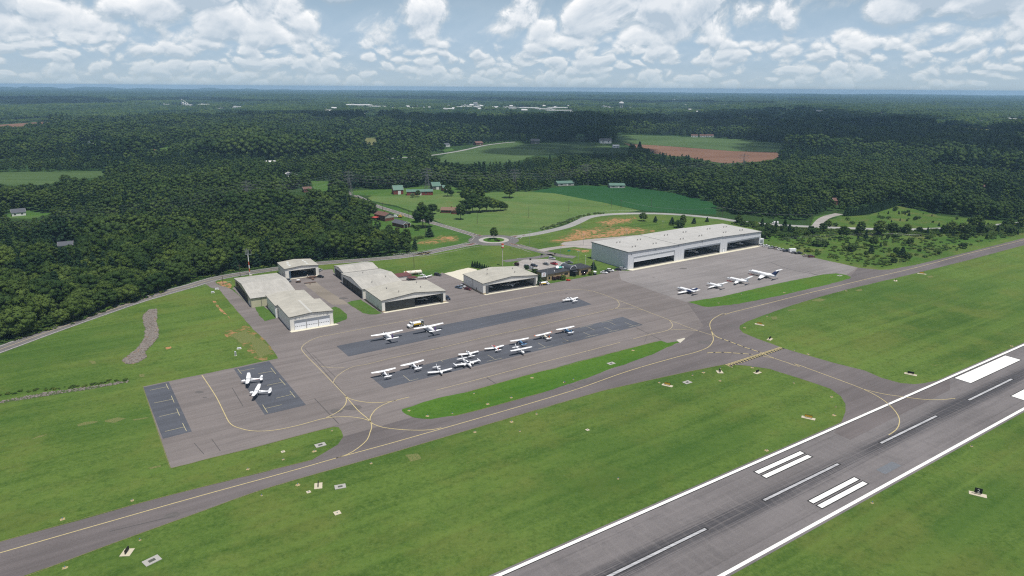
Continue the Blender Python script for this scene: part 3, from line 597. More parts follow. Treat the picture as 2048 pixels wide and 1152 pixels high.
# roundabout: ring road, pale truck apron, planted island behind a kerb, splitter islands
RB = at(*B2z(1472, 513)[0])
def ring(r0, r1, z0, n=64):
    return [(RB.x + r * math.cos(2 * math.pi * i / n), RB.y + r * math.sin(2 * math.pi * i / n), z0) for r in (r0, r1) for i in range(n)], [(i, n + i, n + (i + 1) % n, (i + 1) % n) for i in range(n)]
def ringobj(name, r0, r1, z0, z1, m_):
    mb = MB(); n = 64
    a, f = ring(r0, r1, z1); mb.add(a, f)
    for r in (r0, r1):
        if r > 0 and z1 - z0 > .02:
            mb.add([(RB.x + r * math.cos(2 * math.pi * i / n), RB.y + r * math.sin(2 * math.pi * i / n), z) for z in (z0, z1) for i in range(n)], [(i, (i + 1) % n, n + (i + 1) % n, n + i) for i in range(n)])
    return structure(mb.build(name, m_))
ringobj('roundabout_road', 11.5, 19.5, 0, PAVE + .03, M_road); ringobj('truck_apron', 8.2, 11.7, 0, .14, M_kerb); ringobj('roundabout_island', .01, 8.2, 0, .24, M_lush)
M_mulch = mat('planting_mulch', (.13, .06, .045), .95, .35, 1.5)
for P in (B2z(1150, 573, 1260, 545, 1300, 545, 1240, 570), B2z(1290, 462, 1320, 458, 1360, 470, 1330, 474), B2z(1650, 478, 1700, 470, 1735, 470, 1690, 484), B2z(1760, 466, 1790, 460, 1800, 464, 1770, 470), B2z(1610, 545, 1650, 545, 1740, 572, 1715, 573), B2z(1270, 452, 1290, 450, 1300, 455, 1280, 457)):
    P = pts(P); mb = MB(); mb.extrude([p + Vector((0, 0, .02)) for p in P], (0, 0, .16)); structure(mb.build('splitter_island', M_kerb))
    c = sum(P, Vector()) / 4; mb = MB(); mb.extrude([c + (p - c) * .82 + Vector((0, 0, .17)) for p in P], (0, 0, .05)); structure(mb.build('planting_bed', M_mulch))
kb = MB()
for P in (B2z(640, 640, 900, 598, 1100, 562, 1220, 528, 1262, 500, 1270, 480, 1240, 460), B2z(440, 668, 640, 640), B2z(700, 690, 1000, 640, 1200, 595, 1330, 575, 1450, 562, 1560, 560, 1700, 590, 1850, 640), B3z(0, 500, 50, 470, 200, 445), B3z(0, 555, 100, 590, 200, 620)):
    ribbon(kb, smooth_line(pts(P), 3), .4)
paintlayer('kerb', kb, M_kerb, .12)
# concrete aprons in front of hangars are laid with the hangars

# ================================================================== BUILDINGS
def metal_wall(c, rib=1.0, dirt=.12):
    def fn(t, co):
        x, y, z = t.sep(co)
        n = t.noise(t.mapv(co, (1.2, 1.2, .12)), 1.0, 5, .65)
        s_ = t.m('FRACT', t.m('DIVIDE', t.m('ADD', x, y), rib))
        l = t.m('SUBTRACT', 1.0, t.ramp(t.m('ABSOLUTE', t.m('SUBTRACT', s_, .5)), .04, .10))
        a = t.mix(t.ramp(n, .3, .75), tuple(k * (1 - dirt) for k in c), c)
        return t.mix(t.m('MULTIPLY', l, .16), a, tuple(k * .45 for k in c))
    return fn
def metal_roof(c, along='x', seam=.92, dirt=.16):
    def fn(t, co):
        x, y, z = t.sep(co)
        q = y if along == 'x' else x
        n = t.noise(t.mapv(co, (.10, .9, 1) if along == 'x' else (.9, .10, 1)), 1.0, 5, .65)
        big = t.noise(co, .14, 5, .6)
        s_ = t.m('FRACT', t.m('DIVIDE', q, seam)); l = t.m('SUBTRACT', 1.0, t.ramp(t.m('ABSOLUTE', t.m('SUBTRACT', s_, .5)), .04, .12))
        f = t.m('ADD', t.m('MULTIPLY', n, .6), t.m('MULTIPLY', big, .5))
        pan = t.ramp(t.noise(t.mapv(co, (.02, .34, 1) if along == 'x' else (.34, .02, 1)), 1.0, 0), .35, .65)
        a = t.mix(t.ramp(f, .35, .75), tuple(k * (1 - dirt) for k in c), tuple(min(.9, k * 1.07) for k in c))
        a = t.mix(t.m('MULTIPLY', pan, .22), a, tuple(k * .80 for k in c))
        return t.mix(t.m('MULTIPLY', l, .14), a, tuple(k * .5 for k in c))
    return fn
M_wallwhite = mat('white_steel_cladding', None, .6, spec=.3, fn=metal_wall((.82, .79, .72)))
M_walltan = mat('tan_steel_cladding', None, .6, spec=.3, fn=metal_wall((.56, .53, .37)))
M_wallgrey = mat('pale_grey_cladding', None, .6, spec=.3, fn=metal_wall((.62, .63, .65), 2.4, .06))
M_roofx = mat('weathered_steel_roof', None, .55, spec=.35, fn=metal_roof((.46, .435, .37), 'x', .92, .24))
M_roofy = mat('pale_steel_roof', None, .55, spec=.35, fn=metal_roof((.45, .43, .385), 'y', .92, .22))
M_roofbig = mat('membrane_roof', None, .7, spec=.25, fn=metal_roof((.44, .43, .405), 'y', 3.0, .12))
M_fascia = mat('dark_fascia', (.11, .11, .105), .6)
M_darkdoor = mat('dark_green_door', None, .6, spec=.3, fn=metal_wall((.040, .044, .042), 1.35, .25))
M_doorwhite = mat('white_door', (.80, .81, .84), .5, .04)
M_doorgrey = mat('grey_door', (.55, .57, .59), .5, .06)
M_glass = mat('dark_glass', (.015, .018, .022), .08, .05, 1, .6)
M_glazing = mat('grey_glazing', (.26, .28, .31), .3, .08)
M_block = mat('tan_masonry', (.40, .32, .21), .9, .15, 2)
M_floorin = mat('hangar_floor', (.16, .155, .15), .6, .15, .4)
M_threshold = mat('concrete_threshold', (.60, .56, .44), .9, .14, .7, .15)
M_lettering = mat('grey_lettering', (.25, .26, .30), .7)
M_skylight = mat('roof_skylight', (.62, .63, .60), .4)
M_steel = mat('galvanised_steel', (.33, .34, .35), .45, .1, 1, .5, .3)
M_pipe = mat('roof_vent_metal', (.31, .29, .27), .6)

def hangar(name, label, P, yaw, L, D, h, peak, ridge, wall, roof, front=None, left=None, front_thresh=None, base=None, over=.35):
    root = thing(name, label, 'hangar', (P[0], P[1], 0), yaw)
    root['group'] = 'hangars around the apron'
    t = .25
    top = (lambda x, y: h + peak * (1 - abs(2 * x / L - 1))) if ridge == 'y' else (lambda x, y: h + peak * (1 - abs(2 * y / D - 1)))
    mb = MB()
    def xwall(y, op):                       # wall in the x-z plane
        hd_ = [(0, h), (L, h)] + ([(L / 2, h + peak)] if ridge == 'y' else [])
        if op:
            x0, x1, zt = op
            mb.extrude([(0, y, 0), (x0, y, 0), (x0, y, zt), (0, y, zt)], (0, t, 0)); mb.extrude([(x1, y, 0), (L, y, 0), (L, y, zt), (x1, y, zt)], (0, t, 0))
            mb.extrude([(0, y, zt), (L, y, zt), (L, y, h)] + ([(L / 2, y, h + peak)] if ridge == 'y' else []) + [(0, y, h)], (0, t, 0))
        else:
            mb.extrude([(0, y, 0), (L, y, 0), (L, y, h)] + ([(L / 2, y, h + peak)] if ridge == 'y' else []) + [(0, y, h)], (0, t, 0))
    def ywall(x, op):
        a, b = t, D - t
        pk = [(x, D / 2, h + peak)] if ridge == 'x' else []
        ha = top(x, a) if ridge == 'x' else h
        if op:
            y0, y1, zt = op
            mb.extrude([(x, a, 0), (x, y0, 0), (x, y0, zt), (x, a, zt)], (t, 0, 0)); mb.extrude([(x, y1, 0), (x, b, 0), (x, b, zt), (x, y1, zt)], (t, 0, 0))
            mb.extrude([(x, a, zt), (x, b, zt), (x, b, ha)] + pk + [(x, a, ha)], (t, 0, 0))
        else: mb.extrude([(x, a, 0), (x, b, 0), (x, b, ha)] + pk + [(x, a, ha)], (t, 0, 0))
    xwall(0, front); xwall(D - t, None); ywall(0, left); ywall(L - t, None)
    mb.build('wall', wall, root)
    mb = MB(); o = over; th = .22
    if ridge == 'y':
        k = peak * 2 * o / L
        prof = [(-o, h - k + .01), (L / 2, h + peak + .01), (L + o, h - k + .01), (L + o, h - k + th), (L / 2, h + peak + th), (-o, h - k + th)]
        mb.extrude([(x, -o, z) for x, z in prof], (0, D + 2 * o, 0))
    else:
        k = peak * 2 * o / D
        prof = [(-o, h - k + .01), (D / 2, h + peak + .01), (D + o, h - k + .01), (D + o, h - k + th), (D / 2, h + peak + th), (-o, h - k + th)]
        mb.extrude([(-o, y, z) for y, z in prof], (L + 2 * o, 0, 0))
    rf = mb.build('roof', roof, root)
    mb = MB()
    if ridge == 'y':
        for y in (-o - .06,): mb.extrude([(x, y, z + d) for x, z, d in ((-o, h - k, -.12), (L / 2, h + peak, -.12), (L + o, h - k, -.12), (L + o, h - k, .25), (L / 2, h + peak, .25), (-o, h - k, .25))], (0, .055, 0))
        mb.box(-o - .06, -o - .005, -o, D + o, h - k - .12, h - k + .2)
    else:
        mb.extrude([(-o - .06, y, z + d) for y, z, d in ((-o, h - k, -.12), (D / 2, h + peak, -.12), (D + o, h - k, -.12), (D + o, h - k, .25), (D / 2, h + peak, .25), (-o, h - k, .25))], (.055, 0, 0))
        mb.box(-o, L + o, -o - .06, -o - .005, h - k - .12, h - k + .2)
    mb.build('fascia', M_fascia, root)
    MB().box(t, L - t, t, D - t, .05, .12).build('floor', M_floorin, root)
    if front_thresh:
        x0, x1, d = front_thresh; MB().extrude([(x0, 0, .05), (x1, 0, .05), (x1 + .8, -d, .05), (x0 + .4, -d, .05)], (0, 0, .07)).build('threshold', M_threshold, root)
    if base:
        mb = MB(); mb.box(-.06, -.002, 0, D, 0, base)
        if front: mb.box(-.06, front[0], -.06, -.002, 0, base); mb.box(front[1], L + .06, -.06, -.002, 0, base)
        mb.build('base_course', M_block, root)
    return root, rf
def vents(root, rf, spots, zf, r=.28, hh=.7):
    for x, y in spots:
        z = zf(x, y); MB().tube((x, y, z), (x, y, z + hh), r * .7, n=8).tube((x, y, z + hh), (x, y, z + hh + .25), r * 1.3, n=8).build('vent', M_pipe, rf)
def door_leaf(root, x0, x1, y0, y1, z1, m_=M_darkdoor): return MB().box(x0, x1, y0, y1, .13, z1).build('sliding_door', m_, root)
YH = R(31.3)
def frame(P, yaw): 
    c, s = math.cos(yaw), math.sin(yaw); return lambda x, y: (P[0] + c * x - s * y, P[1] + s * x + c * y)
FA = frame((-106.1, 310.7), YH); FB = frame((-67.6, 340.3), YH); FC = frame((-16.4, 374.0), R(31.5)); FG = frame((74.8, 431.4), R(34.2))

# white hangar with the panelled door
r, rf = hangar('hangar', 'small white hangar with closed white panel doors and round emblems, beside the left access lane', FA(0, 0), YH, 20.9, 22.6, 6.95, .75, 'y', M_wallwhite, M_roofx, (1.9, 19.3, 5.0), None, (-.6, 22, 2.2), None)
for k in range(3):
    x0 = 1.9 + 5.8 * k; d = MB().box(x0 + .12, x0 + 5.68, .06, .16, .13, 4.95).build('door', M_doorwhite, r)
    MB().box(x0 + .2, x0 + 5.6, .035, .058, 3.55, 4.85).build('glazing_band', M_glazing, d)
    for q in range(6): MB().box(x0 + .4 + q * .87, x0 + .4 + q * .87 + .5, .035, .058, 1.72, 1.98).build('window', M_fascia, d)
    if k: MB().box(x0 - .11, x0 + .11, -.02, .2, .13, 4.98).build('door_post', M_fascia, r)
def emblem(cx_, cz, rr):
    mb = MB()
    n = 20
    for a0, a1 in ((20, 160), (200, 340)):
        A = [R(a0 + (a1 - a0) * i / n) for i in range(n + 1)]
        q = [(cx_ + math.cos(a) * rr, -.03, cz + math.sin(a) * rr) for a in A] + [(cx_ + math.cos(a) * rr * .7, -.03, cz + math.sin(a) * rr * .7) for a in A]
        mb.add(q, [(i, i + 1, n + 2 + i, n + 1 + i) for i in range(n)])
    mb.extrude([(cx_ - rr * .9, -.03, cz - rr * .9), (cx_ - rr * .55, -.03, cz - rr * .9), (cx_ + rr * .9, -.03, cz + rr * .9), (cx_ + rr * .55, -.03, cz + rr * .9)], (0, .025, 0))
    mb.build('emblem', M_lettering, r)
emblem(2.7, 5.85, .5); emblem(18.2, 5.85, .5)
mb = MB(); rl = random.Random(4)
for q in (4.6, 16.3): mb.extrude([(q - .16, -.03, 5.85), (q, -.03, 5.62), (q + .16, -.03, 5.85), (q, -.03, 6.08)], (0, .02, 0))
def strokes(mb, x0, x1, z0, ch, w_, y=-.03, rnd=rl):
    x = x0
    while x < x1:
        for k in range(3):
            kind = rnd.randrange(4)
            if kind == 0: mb.box(x, x + w_ * .18, y, y + .02, z0, z0 + ch)
            elif kind == 1: mb.box(x + w_ * .2, x + w_ * .7, y, y + .02, z0 + ch * .84, z0 + ch)
            elif kind == 2: mb.box(x + w_ * .55, x + w_ * .73, y, y + .02, z0, z0 + ch)
            else: mb.box(x + w_ * .2, x + w_ * .7, y, y + .02, z0 + ch * .42, z0 + ch * .56)
        x += w_
strokes(mb, 5.9, 6.7, 5.68, .38, .4); strokes(mb, 7.2, 12.1, 5.72, .38, .4); strokes(mb, 12.6, 15.2, 5.76, .38, .4)
mb.build('sign_lettering', M_lettering, r)
MB().box(-.03, -.005, .8, 1.9, 0, 2.1).build('door', M_doorgrey, r)
mb = MB(); mb.add([(9.95, -.36, 7.90), (10.45, -.36, 7.945), (10.95, -.36, 7.90), (9.95, 22.9, 7.90), (10.45, 22.9, 7.945), (10.95, 22.9, 7.90)], [(0, 1, 4, 3), (1, 2, 5, 4)]); mb.build('ridge_cap', mat('ridge_cap_steel', (.50, .49, .45), .5), r)
# hangar joined behind it
r, rf = hangar('hangar', 'plain white hangar joined behind the small white hangar with emblems', FA(-1.1, 23.7), YH, 19.6, 20.8, 6.4, .9, 'y', M_wallwhite, M_roofx)
MB().box(-.03, -.005, 9.5, 10.5, 0, 2.1).build('door', M_doorgrey, r); MB().box(-.04, -.005, 19.0, 20.3, 0, 2.3).build('door', M_fascia, r)
MB().box(-.35, -.02, .1, .5, 0, 6.0).build('downspout', M_doorwhite, r)
# tan hangar with a long dark door on its lane side
r, rf = hangar('hangar', 'tan hangar with a long dark side door, between the access lane and the beacon mast', FA(-8.6, 47.1), YH, 23.6, 46, 5.1, 2.3, 'x', M_walltan, M_roofy, None, (9, 43.5, 4.6))
for k in range(6): door_leaf(r, .02 + .09 * (k % 2), .10 + .09 * (k % 2), 9 + 5.75 * k, 9 + 5.75 * (k + 1), 4.55)
MB().box(-.04, -.005, 3.2, 5.2, .05, 2.9).build('door', M_doorwhite, r); MB().box(5.0, 5.2, -.12, -.005, 0, 4.9).build('downspout', M_fascia, r)
# maintenance hangar
r, rf = hangar('hangar', 'white maintenance hangar with roof skylights and an open front at the back of the yard', FA(20.7, 94.9), YH, 20.3, 18.4, 6.45, .9, 'y', M_wallwhite, M_roofx, (2.2, 18.6, 5.0), None, (1, 19.4, 1.2))
zf = lambda x, y: 6.45 + .9 * (1 - abs(2 * x / 20.3 - 1)) + .23
for x, y in ((4.2, 5.5), (4.2, 9.5), (5.0, 14), (14.8, 5.5), (14.8, 9.8), (14.6, 14)):
    a = zf(x - .6, 0); b = zf(x + .6, 0)
    mb = MB(); mb.add([(x - .6, y - 1.3, a + .01), (x + .6, y - 1.3, b + .01), (x + .6, y + 1.3, b + .01), (x - .6, y + 1.3, a + .01)], [(0, 1, 2, 3)]); mb.build('skylight', M_skylight, rf)
mbd = mat('blue_door', (.06, .10, .15), .5); MB().box(2.25, 3.3, -.12, -.01, .13, 4.9).build('sliding_door', mbd, r); MB().box(17.4, 18.5, .3, .42, .13, 4.9).build('sliding_door', M_darkdoor, r)
MB().box(-.03, -.005, 6, 7.2, .05, 2.4).build('door', M_fascia, r); MB().box(-.03, -.005, 14.5, 15.7, 2.6, 4.0).build('window', M_glass, r)
mb = MB()
for k in range(4): mb.box(5 + 3.2 * k, 6.4 + 3.2 * k, 15.8, 17.6, .12, 1.0 + .35 * (k % 2))
mb.build('workbench', M_steel, r)
# right-hand group
r, rf = hangar('hangar', 'large white hangar with half open dark sliding doors behind the two cargo planes', FB(0, 0), YH, 36.6, 24.6, 6.3, 1.75, 'y', M_wallwhite, M_roofx, (1.7, 35.0, 5.2), None, (.3, 37, 1.9), .75)
for k in range(10): door_leaf(r, 1.7 + 1.68 * k, 1.7 + 1.68 * (k + 1) - .02, .02 + .05 * (k % 2), .07 + .05 * (k % 2), 5.15)
MB().box(33.6, 34.9, -.55, .05, .13, 5.15).build('sliding_door', M_doorgrey if 0 else M_darkdoor, r)
zf = lambda x, y: 6.3 + 1.75 * (1 - abs(2 * x / 36.6 - 1)) + .2
vents(r, rf, ((9, 16), (12, 6), (26, 9), (28, 19)), zf)
MB().box(-.03, -.005, 5.5, 6.5, .05, 2.1).build('door', M_fascia, r)
r, rf = hangar('hangar', 'white hangar with a long dark side door, middle of the right-hand row', FB(-.6, 27.4), YH, 24.2, 37.6, 5.65, 2.3, 'x', M_wallwhite, M_roofy, None, (1.6, 35.6, 4.7))
for k in range(8): door_leaf(r, .02 + .09 * (k % 2), .10 + .09 * (k % 2), 1.6 + 4.25 * k, 1.6 + 4.25 * (k + 1), 4.65)
zf = lambda x, y: 5.65 + 2.3 * (1 - abs(2 * y / 37.6 - 1)) + .2
vents(r, rf, ((8, 7), (18, 12), (10, 28)), zf)
r, rf = hangar('hangar', 'rearmost white hangar of the right-hand row, dark side door towards the yard', FB(1.4, 66.3), YH, 21.4, 19.2, 5.7, 1.5, 'x', M_wallwhite, M_roofy, None, (1.0, 18.2, 4.7))
for k in range(4): door_leaf(r, .02 + .09 * (k % 2), .10 + .09 * (k % 2), 1.0 + 4.3 * k, 1.0 + 4.3 * (k + 1), 4.65)
# centre hangar
r, rf = hangar('hangar', 'wide white hangar with its dark front fully open, next to the brick terminal', FC(0, 0), R(31.5), 37.0, 24.0, 6.3, 1.75, 'y', M_wallwhite, M_roofx, (1.7, 35.4, 5.15), None, (.3, 37.5, 1.9), .75)
for x0, x1 in ((1.75, 3.2), (34.0, 35.35)): MB().box(x0, x1, -.6, .05, .13, 5.15).build('sliding_door', M_doorgrey if 0 else mat('grey_steel_door', None, .6, fn=metal_wall((.14, .145, .15), .5, .2)), r)
zf = lambda x, y: 6.3 + 1.75 * (1 - abs(2 * x / 37 - 1)) + .2
vents(r, rf, ((10, 13), (14, 20), (26, 8), (30, 17)), zf)
MB().box(-.03, -.005, 7.5, 8.5, .05, 2.1).build('door', M_fascia, r); MB().box(-.09, -.005, 12.2, 12.35, 0, 6.0).build('downspout', M_fascia, r)

# big grey hangar in three bays
yg = R(34.2)
root = thing('jet_hangar', 'huge pale grey hangar in three bays with tall openings, facing the jets', 'hangar', (*FG(0, 0), 0), yg)
L, D, t = 135.6, 36.0, .3
hz = lambda x: float(np.interp(x, [0, 43.6, 90, 135.6], [11.6, 11.0, 11.4, 10.3]))
ops = [(5.2, 43.0, 7.6), (52.6, 89.8, 7.2), (97.6, 134.0, 6.8)]
mb = MB(); xs = [0, 5.2, 43.0, 52.6, 89.8, 97.6, 134.0, L]
for a, b, zt in ((0, 5.2, 0), (5.2, 43.0, 7.6), (43.0, 52.6, 0), (52.6, 89.8, 7.2), (89.8, 97.6, 0), (97.6, 134.0, 6.8), (134.0, L, 0)):
    mb.extrude([(a, 0, zt), (b, 0, zt), (b, 0, hz(b)), (a, 0, hz(a))], (0, t, 0))
mb.extrude([(0, D, 0), (L, D, 0), (L, D, hz(L)), (L / 2, D, hz(L / 2)), (0, D, hz(0))], (0, -t, 0))
mb.box(0, t, t, D - t, 0, hz(0)); mb.box(L - t, L, t, D - t, 0, hz(L))
for x in (47.8, 93.7): mb.box(x - .2, x + .2, t, D - t, .1, hz(x) - .3)
mb.build('wall', M_wallgrey, root)
bays = []
for a, b, lift in ((-.4, 45.6, .0), (45.6, 91.4, .22), (91.4, L + .4, .0)):
    mb = MB(); za, zb = hz(a) + .02 + lift, hz(b) + .02 + lift
    mb.extrude([(a, -.45, za), (b, -.45, zb), (b, -.45, zb + .35), (a, -.45, za + .35)], (0, D + .9, 0)); bays.append((mb.build('roof', M_roofbig, root), a, b, lift))
mb = MB()
for a, b, lift in ((-.4, 45.6, .0), (45.6, 91.4, .22), (91.4, L + .4, .0)):
    za, zb = hz(a) + lift, hz(b) + lift; mb.extrude([(a, -.52, za - .1), (b, -.52, zb - .1), (b, -.52, zb + .42), (a, -.52, za + .42)], (0, .06, 0))
mb.box(-.47, -.405, -.5, D + .5, 11.5, 12.02)
mb.build('fascia', mat('grey_fascia', (.16, .17, .18), .6), root)
for rfo, a, b, lift in bays:
    for fx in (.3, .72):
        for y in (9, 24):
            x = a + (b - a) * fx; z = hz(x) + lift + .36
            for dx in (-1.4, 1.4): MB().tube((x + dx, y, z), (x + dx, y, z + .75), .28, n=8).tube((x + dx, y, z + .75), (x + dx, y, z + 1.0), .45, n=8).build('vent', M_pipe, rfo)
d = MB().box(5.25, 42.95, .32, .5, 4.3, 7.75).build('bay_door', mat('white_bay_door', (.66, .67, .68), .5, .04), root)
MB().box(5.25, 42.95, .30, .318, 4.3, 4.6).build('door_edge', M_doorwhite, d)
for a, b, zt in ops[1:]: MB().box(a + .05, b - .05, .32, .5, zt - .9, zt + .05).build('bay_door', M_doorgrey, root)
for a, b, zt in ops: MB().box(a - .35, a - .02, -.12, -.005, 0, zt + .3).box(b + .02, b + .35, -.12, -.005, 0, zt + .3).box(a - .35, b + .35, -.1, -.004, zt + .3, zt + .55).build('door_frame', M_doorgrey, root)
d = MB().box(93.0, 95.2, -.05, -.004, .05, 2.6).build('door', M_glazing, root); MB().box(93.4, 94.8, -.08, -.052, .05, 2.3).build('door_panel', M_doorwhite, d)
for x in (47.5, 50.5): MB().box(x, x + 1.0, -.05, -.004, .05, 2.1).build('door', M_doorgrey, root)
for x, y, z in ((2.4, 0, 9.8), (24, 0, 10.3), (46, 0, 10.2), (70, 0, 10.3), (115, 0, 9.9)): MB().box(x, x + .5, -.35, -.005, z, z + .5).build('wall_lamp', M_fascia, root)
MB().box(.3, L - .3, .3, D - .3, .05, .12).build('floor', M_floorin, root)
MB().extrude([(1.5, -3.2, .05), (L - .5, -3.2, .05), (L - .5, 0, .05), (0, 0, .05)], (0, 0, .05)).build('threshold', M_threshold, root)
mb = MB(); mb.box(L + .6, L + 6.5, 1.5, 6, 0, 4.2); a_ = mb.build('annex', M_wallgrey, root); MB().box(L + 1.8, L + 5.2, 1.44, 1.495, .1, 3.3).build('annex_door', M_glazing, a_)

# brick terminal
yt = R(36); FT = frame((21.7, 402.5), yt)
M_brick = mat('tan_brick', (.40, .29, .17), .9, .22, 3, .15); M_tar = mat('dark_flat_roof', (.052, .055, .062), .9, .22, .6, .1)
M_entry = mat('entry_glass', (.022, .020, .022), .25, .1); M_vault = mat('vault_glass', (.07, .075, .085), .25, .15, 1, .5)
root = thing('terminal_building', 'low tan brick terminal with dark flat roofs and a glass barrel vault', 'terminal', (*FT(0, 0), 0), yt)
mb = MB(); mb.box(0, 18.0, .8, 11.2, 0, 4.05); mb.box(18.0, 24.8, 3.2, 11.2, 0, 4.3); mb.box(24.8, 34.4, -.6, 9.2, 0, 4.25); mb.build('wall', M_brick, root)
rf = MB().box(-.5, 18.15, .3, 11.6, 4.06, 4.3).box(18.18, 24.6, -.5, 11.5, 4.31, 4.52).box(24.62, 34.9, -1.1, 9.6, 4.26, 4.5).build('roof', M_tar, root)
mb = MB(); n = 14
prof = [(18.7 + 2.6 - 2.6 * math.cos(math.pi * i / n), 4.53 + 1.9 * math.sin(math.pi * i / n)) for i in range(n + 1)]
mb.extrude([(x, 1.0, z) for x, z in prof], (0, 9.8, 0)); vlt = mb.build('glass_vault', M_vault, rf)
mb = MB()
for y in (.9, 10.75): 
    for i in range(n): mb.tube((prof[i][0], y, prof[i][1]), (prof[i + 1][0], y, prof[i + 1][1]), .12, n=5)
mb.build('vault_rim', M_doorwhite, vlt)
MB().box(18.3, 24.4, 2.6, 3.17, .1, 4.2).build('entrance', M_entry, root)
MB().extrude([(18.2, 2.5, 3.4), (24.5, 2.5, 3.4), (22.3, -2.2, 3.25), (20.2, -2.0, 3.25)], (0, 0, .22)).build('canopy', M_tar, root)
MB().tube((21.3, -1.7, 0), (21.3, -1.7, 3.25), .14, n=8).build('canopy_post', M_fascia, root)
for x0, x1, z0, z1, y in ((1.2, 2.6, .9, 2.5, .8), (3.6, 4.8, .9, 2.5, .8), (11.3, 12.3, 2.0, 2.9, .8), (13.8, 16.8, 1.7, 3.1, .8), (26.0, 32.2, 1.5, 3.0, -.6)):
    f_ = MB().box(x0, x1, y - .05, y - .004, z0, z1).build('window', M_glass, root)
mb = MB(); rt = random.Random(9); strokes(mb, 5.2, 12.8, 3.1, .55, .62, .77, rt); strokes(mb, 6.2, 11.8, 2.55, .35, .42, .77, rt); mb.build('sign_lettering', mat('bronze_lettering', (.16, .12, .08), .6), root)
for x, y in ((8, 3.5), (27, 6), (14, 9)): MB().tube((x, y, 4.3), (x, y, 4.9), .3, n=8).build('vent', M_doorwhite, rf)
# satellite dish on the roof
def dish(name, label, P, rr, az, el=40):
    rt_ = thing(name, label, 'dish', P, az); mb = MB(); rings = []
    for i in range(5):
        q = rr * i / 4; rings.append([(q * math.cos(2 * math.pi * k / 16), q * math.sin(2 * math.pi * k / 16), .35 * (q / rr) ** 2 * rr) for k in range(16)])
    mb.xf = Matrix.Translation((0, 0, 1.0 + rr * .6)) @ Matrix.Rotation(R(90 - el), 4, 'X'); mb.loft(rings, cap=False); mb.build('reflector', M_doorwhite, rt_, True)
    MB().tube((0, 0, 0), (0, 0, 1.0 + rr * .55), .09, n=6).build('mast', M_steel, rt_); return rt_
dish('satellite_dish', 'round white satellite dish on the dark terminal roof', (*FT(12.6, 6.2), 4.3), 1.0, R(10)); dish('satellite_dish', 'white satellite dish on a mast at the road behind the rear hangars', (*FB(15, 94), 0), 1.1, R(20))
rt_ = thing('roof_tarp', 'turquoise equipment cover lying on the terminal roof', 'cover', (*FT(15.6, 7.6), 4.3), yt + .25)
MB().body([(-1.9, 0, .45, .05, .3), (-1.5, 0, .55, 1.0, .5), (0, 0, .6, 1.25, .55), (1.4, 0, .55, 1.05, .5), (1.9, 0, .45, .05, .25)], 12).build('cover', mat('turquoise_sheet', (.10, .42, .36), .5), rt_, True)
MB().box(1.6, 2.5, -1.4, -.6, 0, .9).build('white_unit', M_doorwhite, rt_)
# pole sign by the terminal
P = at(*Tz(250, 590)[0]); rt_ = thing('pole_sign', 'white board with a round red emblem on two posts in front of the terminal', 'sign', P, R(36))
for x in (-1.15, 1.15): MB().tube((x, 0, 0), (x, 0, 5.4), .13, n=8).build('post', M_fascia, rt_)
b_ = MB().box(-1.7, 1.7, -.3, -.08, 3.1, 5.7).build('board', M_doorwhite, rt_)
mb = MB(); n = 24; q = [(math.cos(2 * math.pi * i / n) * k, -.32, 4.6 + math.sin(2 * math.pi * i / n) * k) for k in (.75, .45) for i in range(n)]; mb.add(q, [(i, (i + 1) % n, n + (i + 1) % n, n + i) for i in range(n)])
mb.build('emblem', mat('faded_red', (.50, .22, .20), .7), b_); mb = MB(); strokes(mb, -1.1, 1.0, 3.45, .28, .3, -.33, rt); mb.build('sign_lettering', M_lettering, b_)

# houses, barns, sheds -------------------------------------------------------
def shingle(name, c): return mat(name, c, .9, .22, 1.2, .1)
M_redbrick = mat('red_brick', (.17, .065, .045), .9, .2, 2.5); M_barnred = mat('barn_red', (.20, .045, .035), .8, .18, 1.5); M_greenroof = mat('green_steel_roof', (.105, .185, .145), .5, .08, .5)
M_brownroof = shingle('brown_shingle', (.15, .085, .070)); M_greyroof = shingle('slate_grey_shingle', (.10, .105, .12)); M_whitewood = mat('white_siding', (.72, .71, .68), .7, .06)
def gable_house(name, label, cat, P, yaw, L, D, h, peak, wall, roof, trim=M_whitewood, gable=None, windows=((.15, .4),), over=.5, group=None, door=True):
    rt_ = thing(name, label, cat, (P[0], P[1], 0), yaw, group)
    mb = MB(); mb.box(0, L, 0, D, 0, h); mb.build('wall', wall, rt_)
    mb = MB()
    for x, s in ((0, .22), (L - .22, .22)): mb.extrude([(x, .05, h + .002), (x, D - .05, h + .002), (x, D / 2, h + peak - .03)], (s, 0, 0))
    mb.build('gable', gable or wall, rt_)
    k = peak * 2 * over / D
    mb = MB(); prof = [(-over, h - k + .02), (D / 2, h + peak), (D + over, h - k + .02), (D + over, h - k + .2), (D / 2, h + peak + .18), (-over, h - k + .2)]
    mb.extrude([(-over, y, z) for y, z in prof], (L + 2 * over, 0, 0)); rf = mb.build('roof', roof, rt_)
    mb = MB()
    for x in (-over - .05, L + over + .005): mb.extrude([(x, y, z) for y, z in [(-over, h - k - .06), (D / 2, h + peak - .08), (D + over, h - k - .06), (D + over, h - k + .22), (D / 2, h + peak + .2), (-over, h - k + .22)]], (.045, 0, 0))
    mb.build('bargeboard', trim, rt_)
    for a, b in windows:
        w_ = MB().box(L * a, L * b, -.05, -.004, h * .38, h * .75).build('window', M_glass, rt_); MB().box(L * a - .12, L * b + .12, -.08, -.002, h * .38 - .12, h * .38 - .005).build('sill', trim, w_)
    if door: MB().box(L * .55, L * .55 + 1.1, -.06, -.004, .05, 2.15).build('door', trim, rt_)
    return rt_, rf
Uz = zoom(725, 360, 10.472)
def hp(pl): return at(*pl)
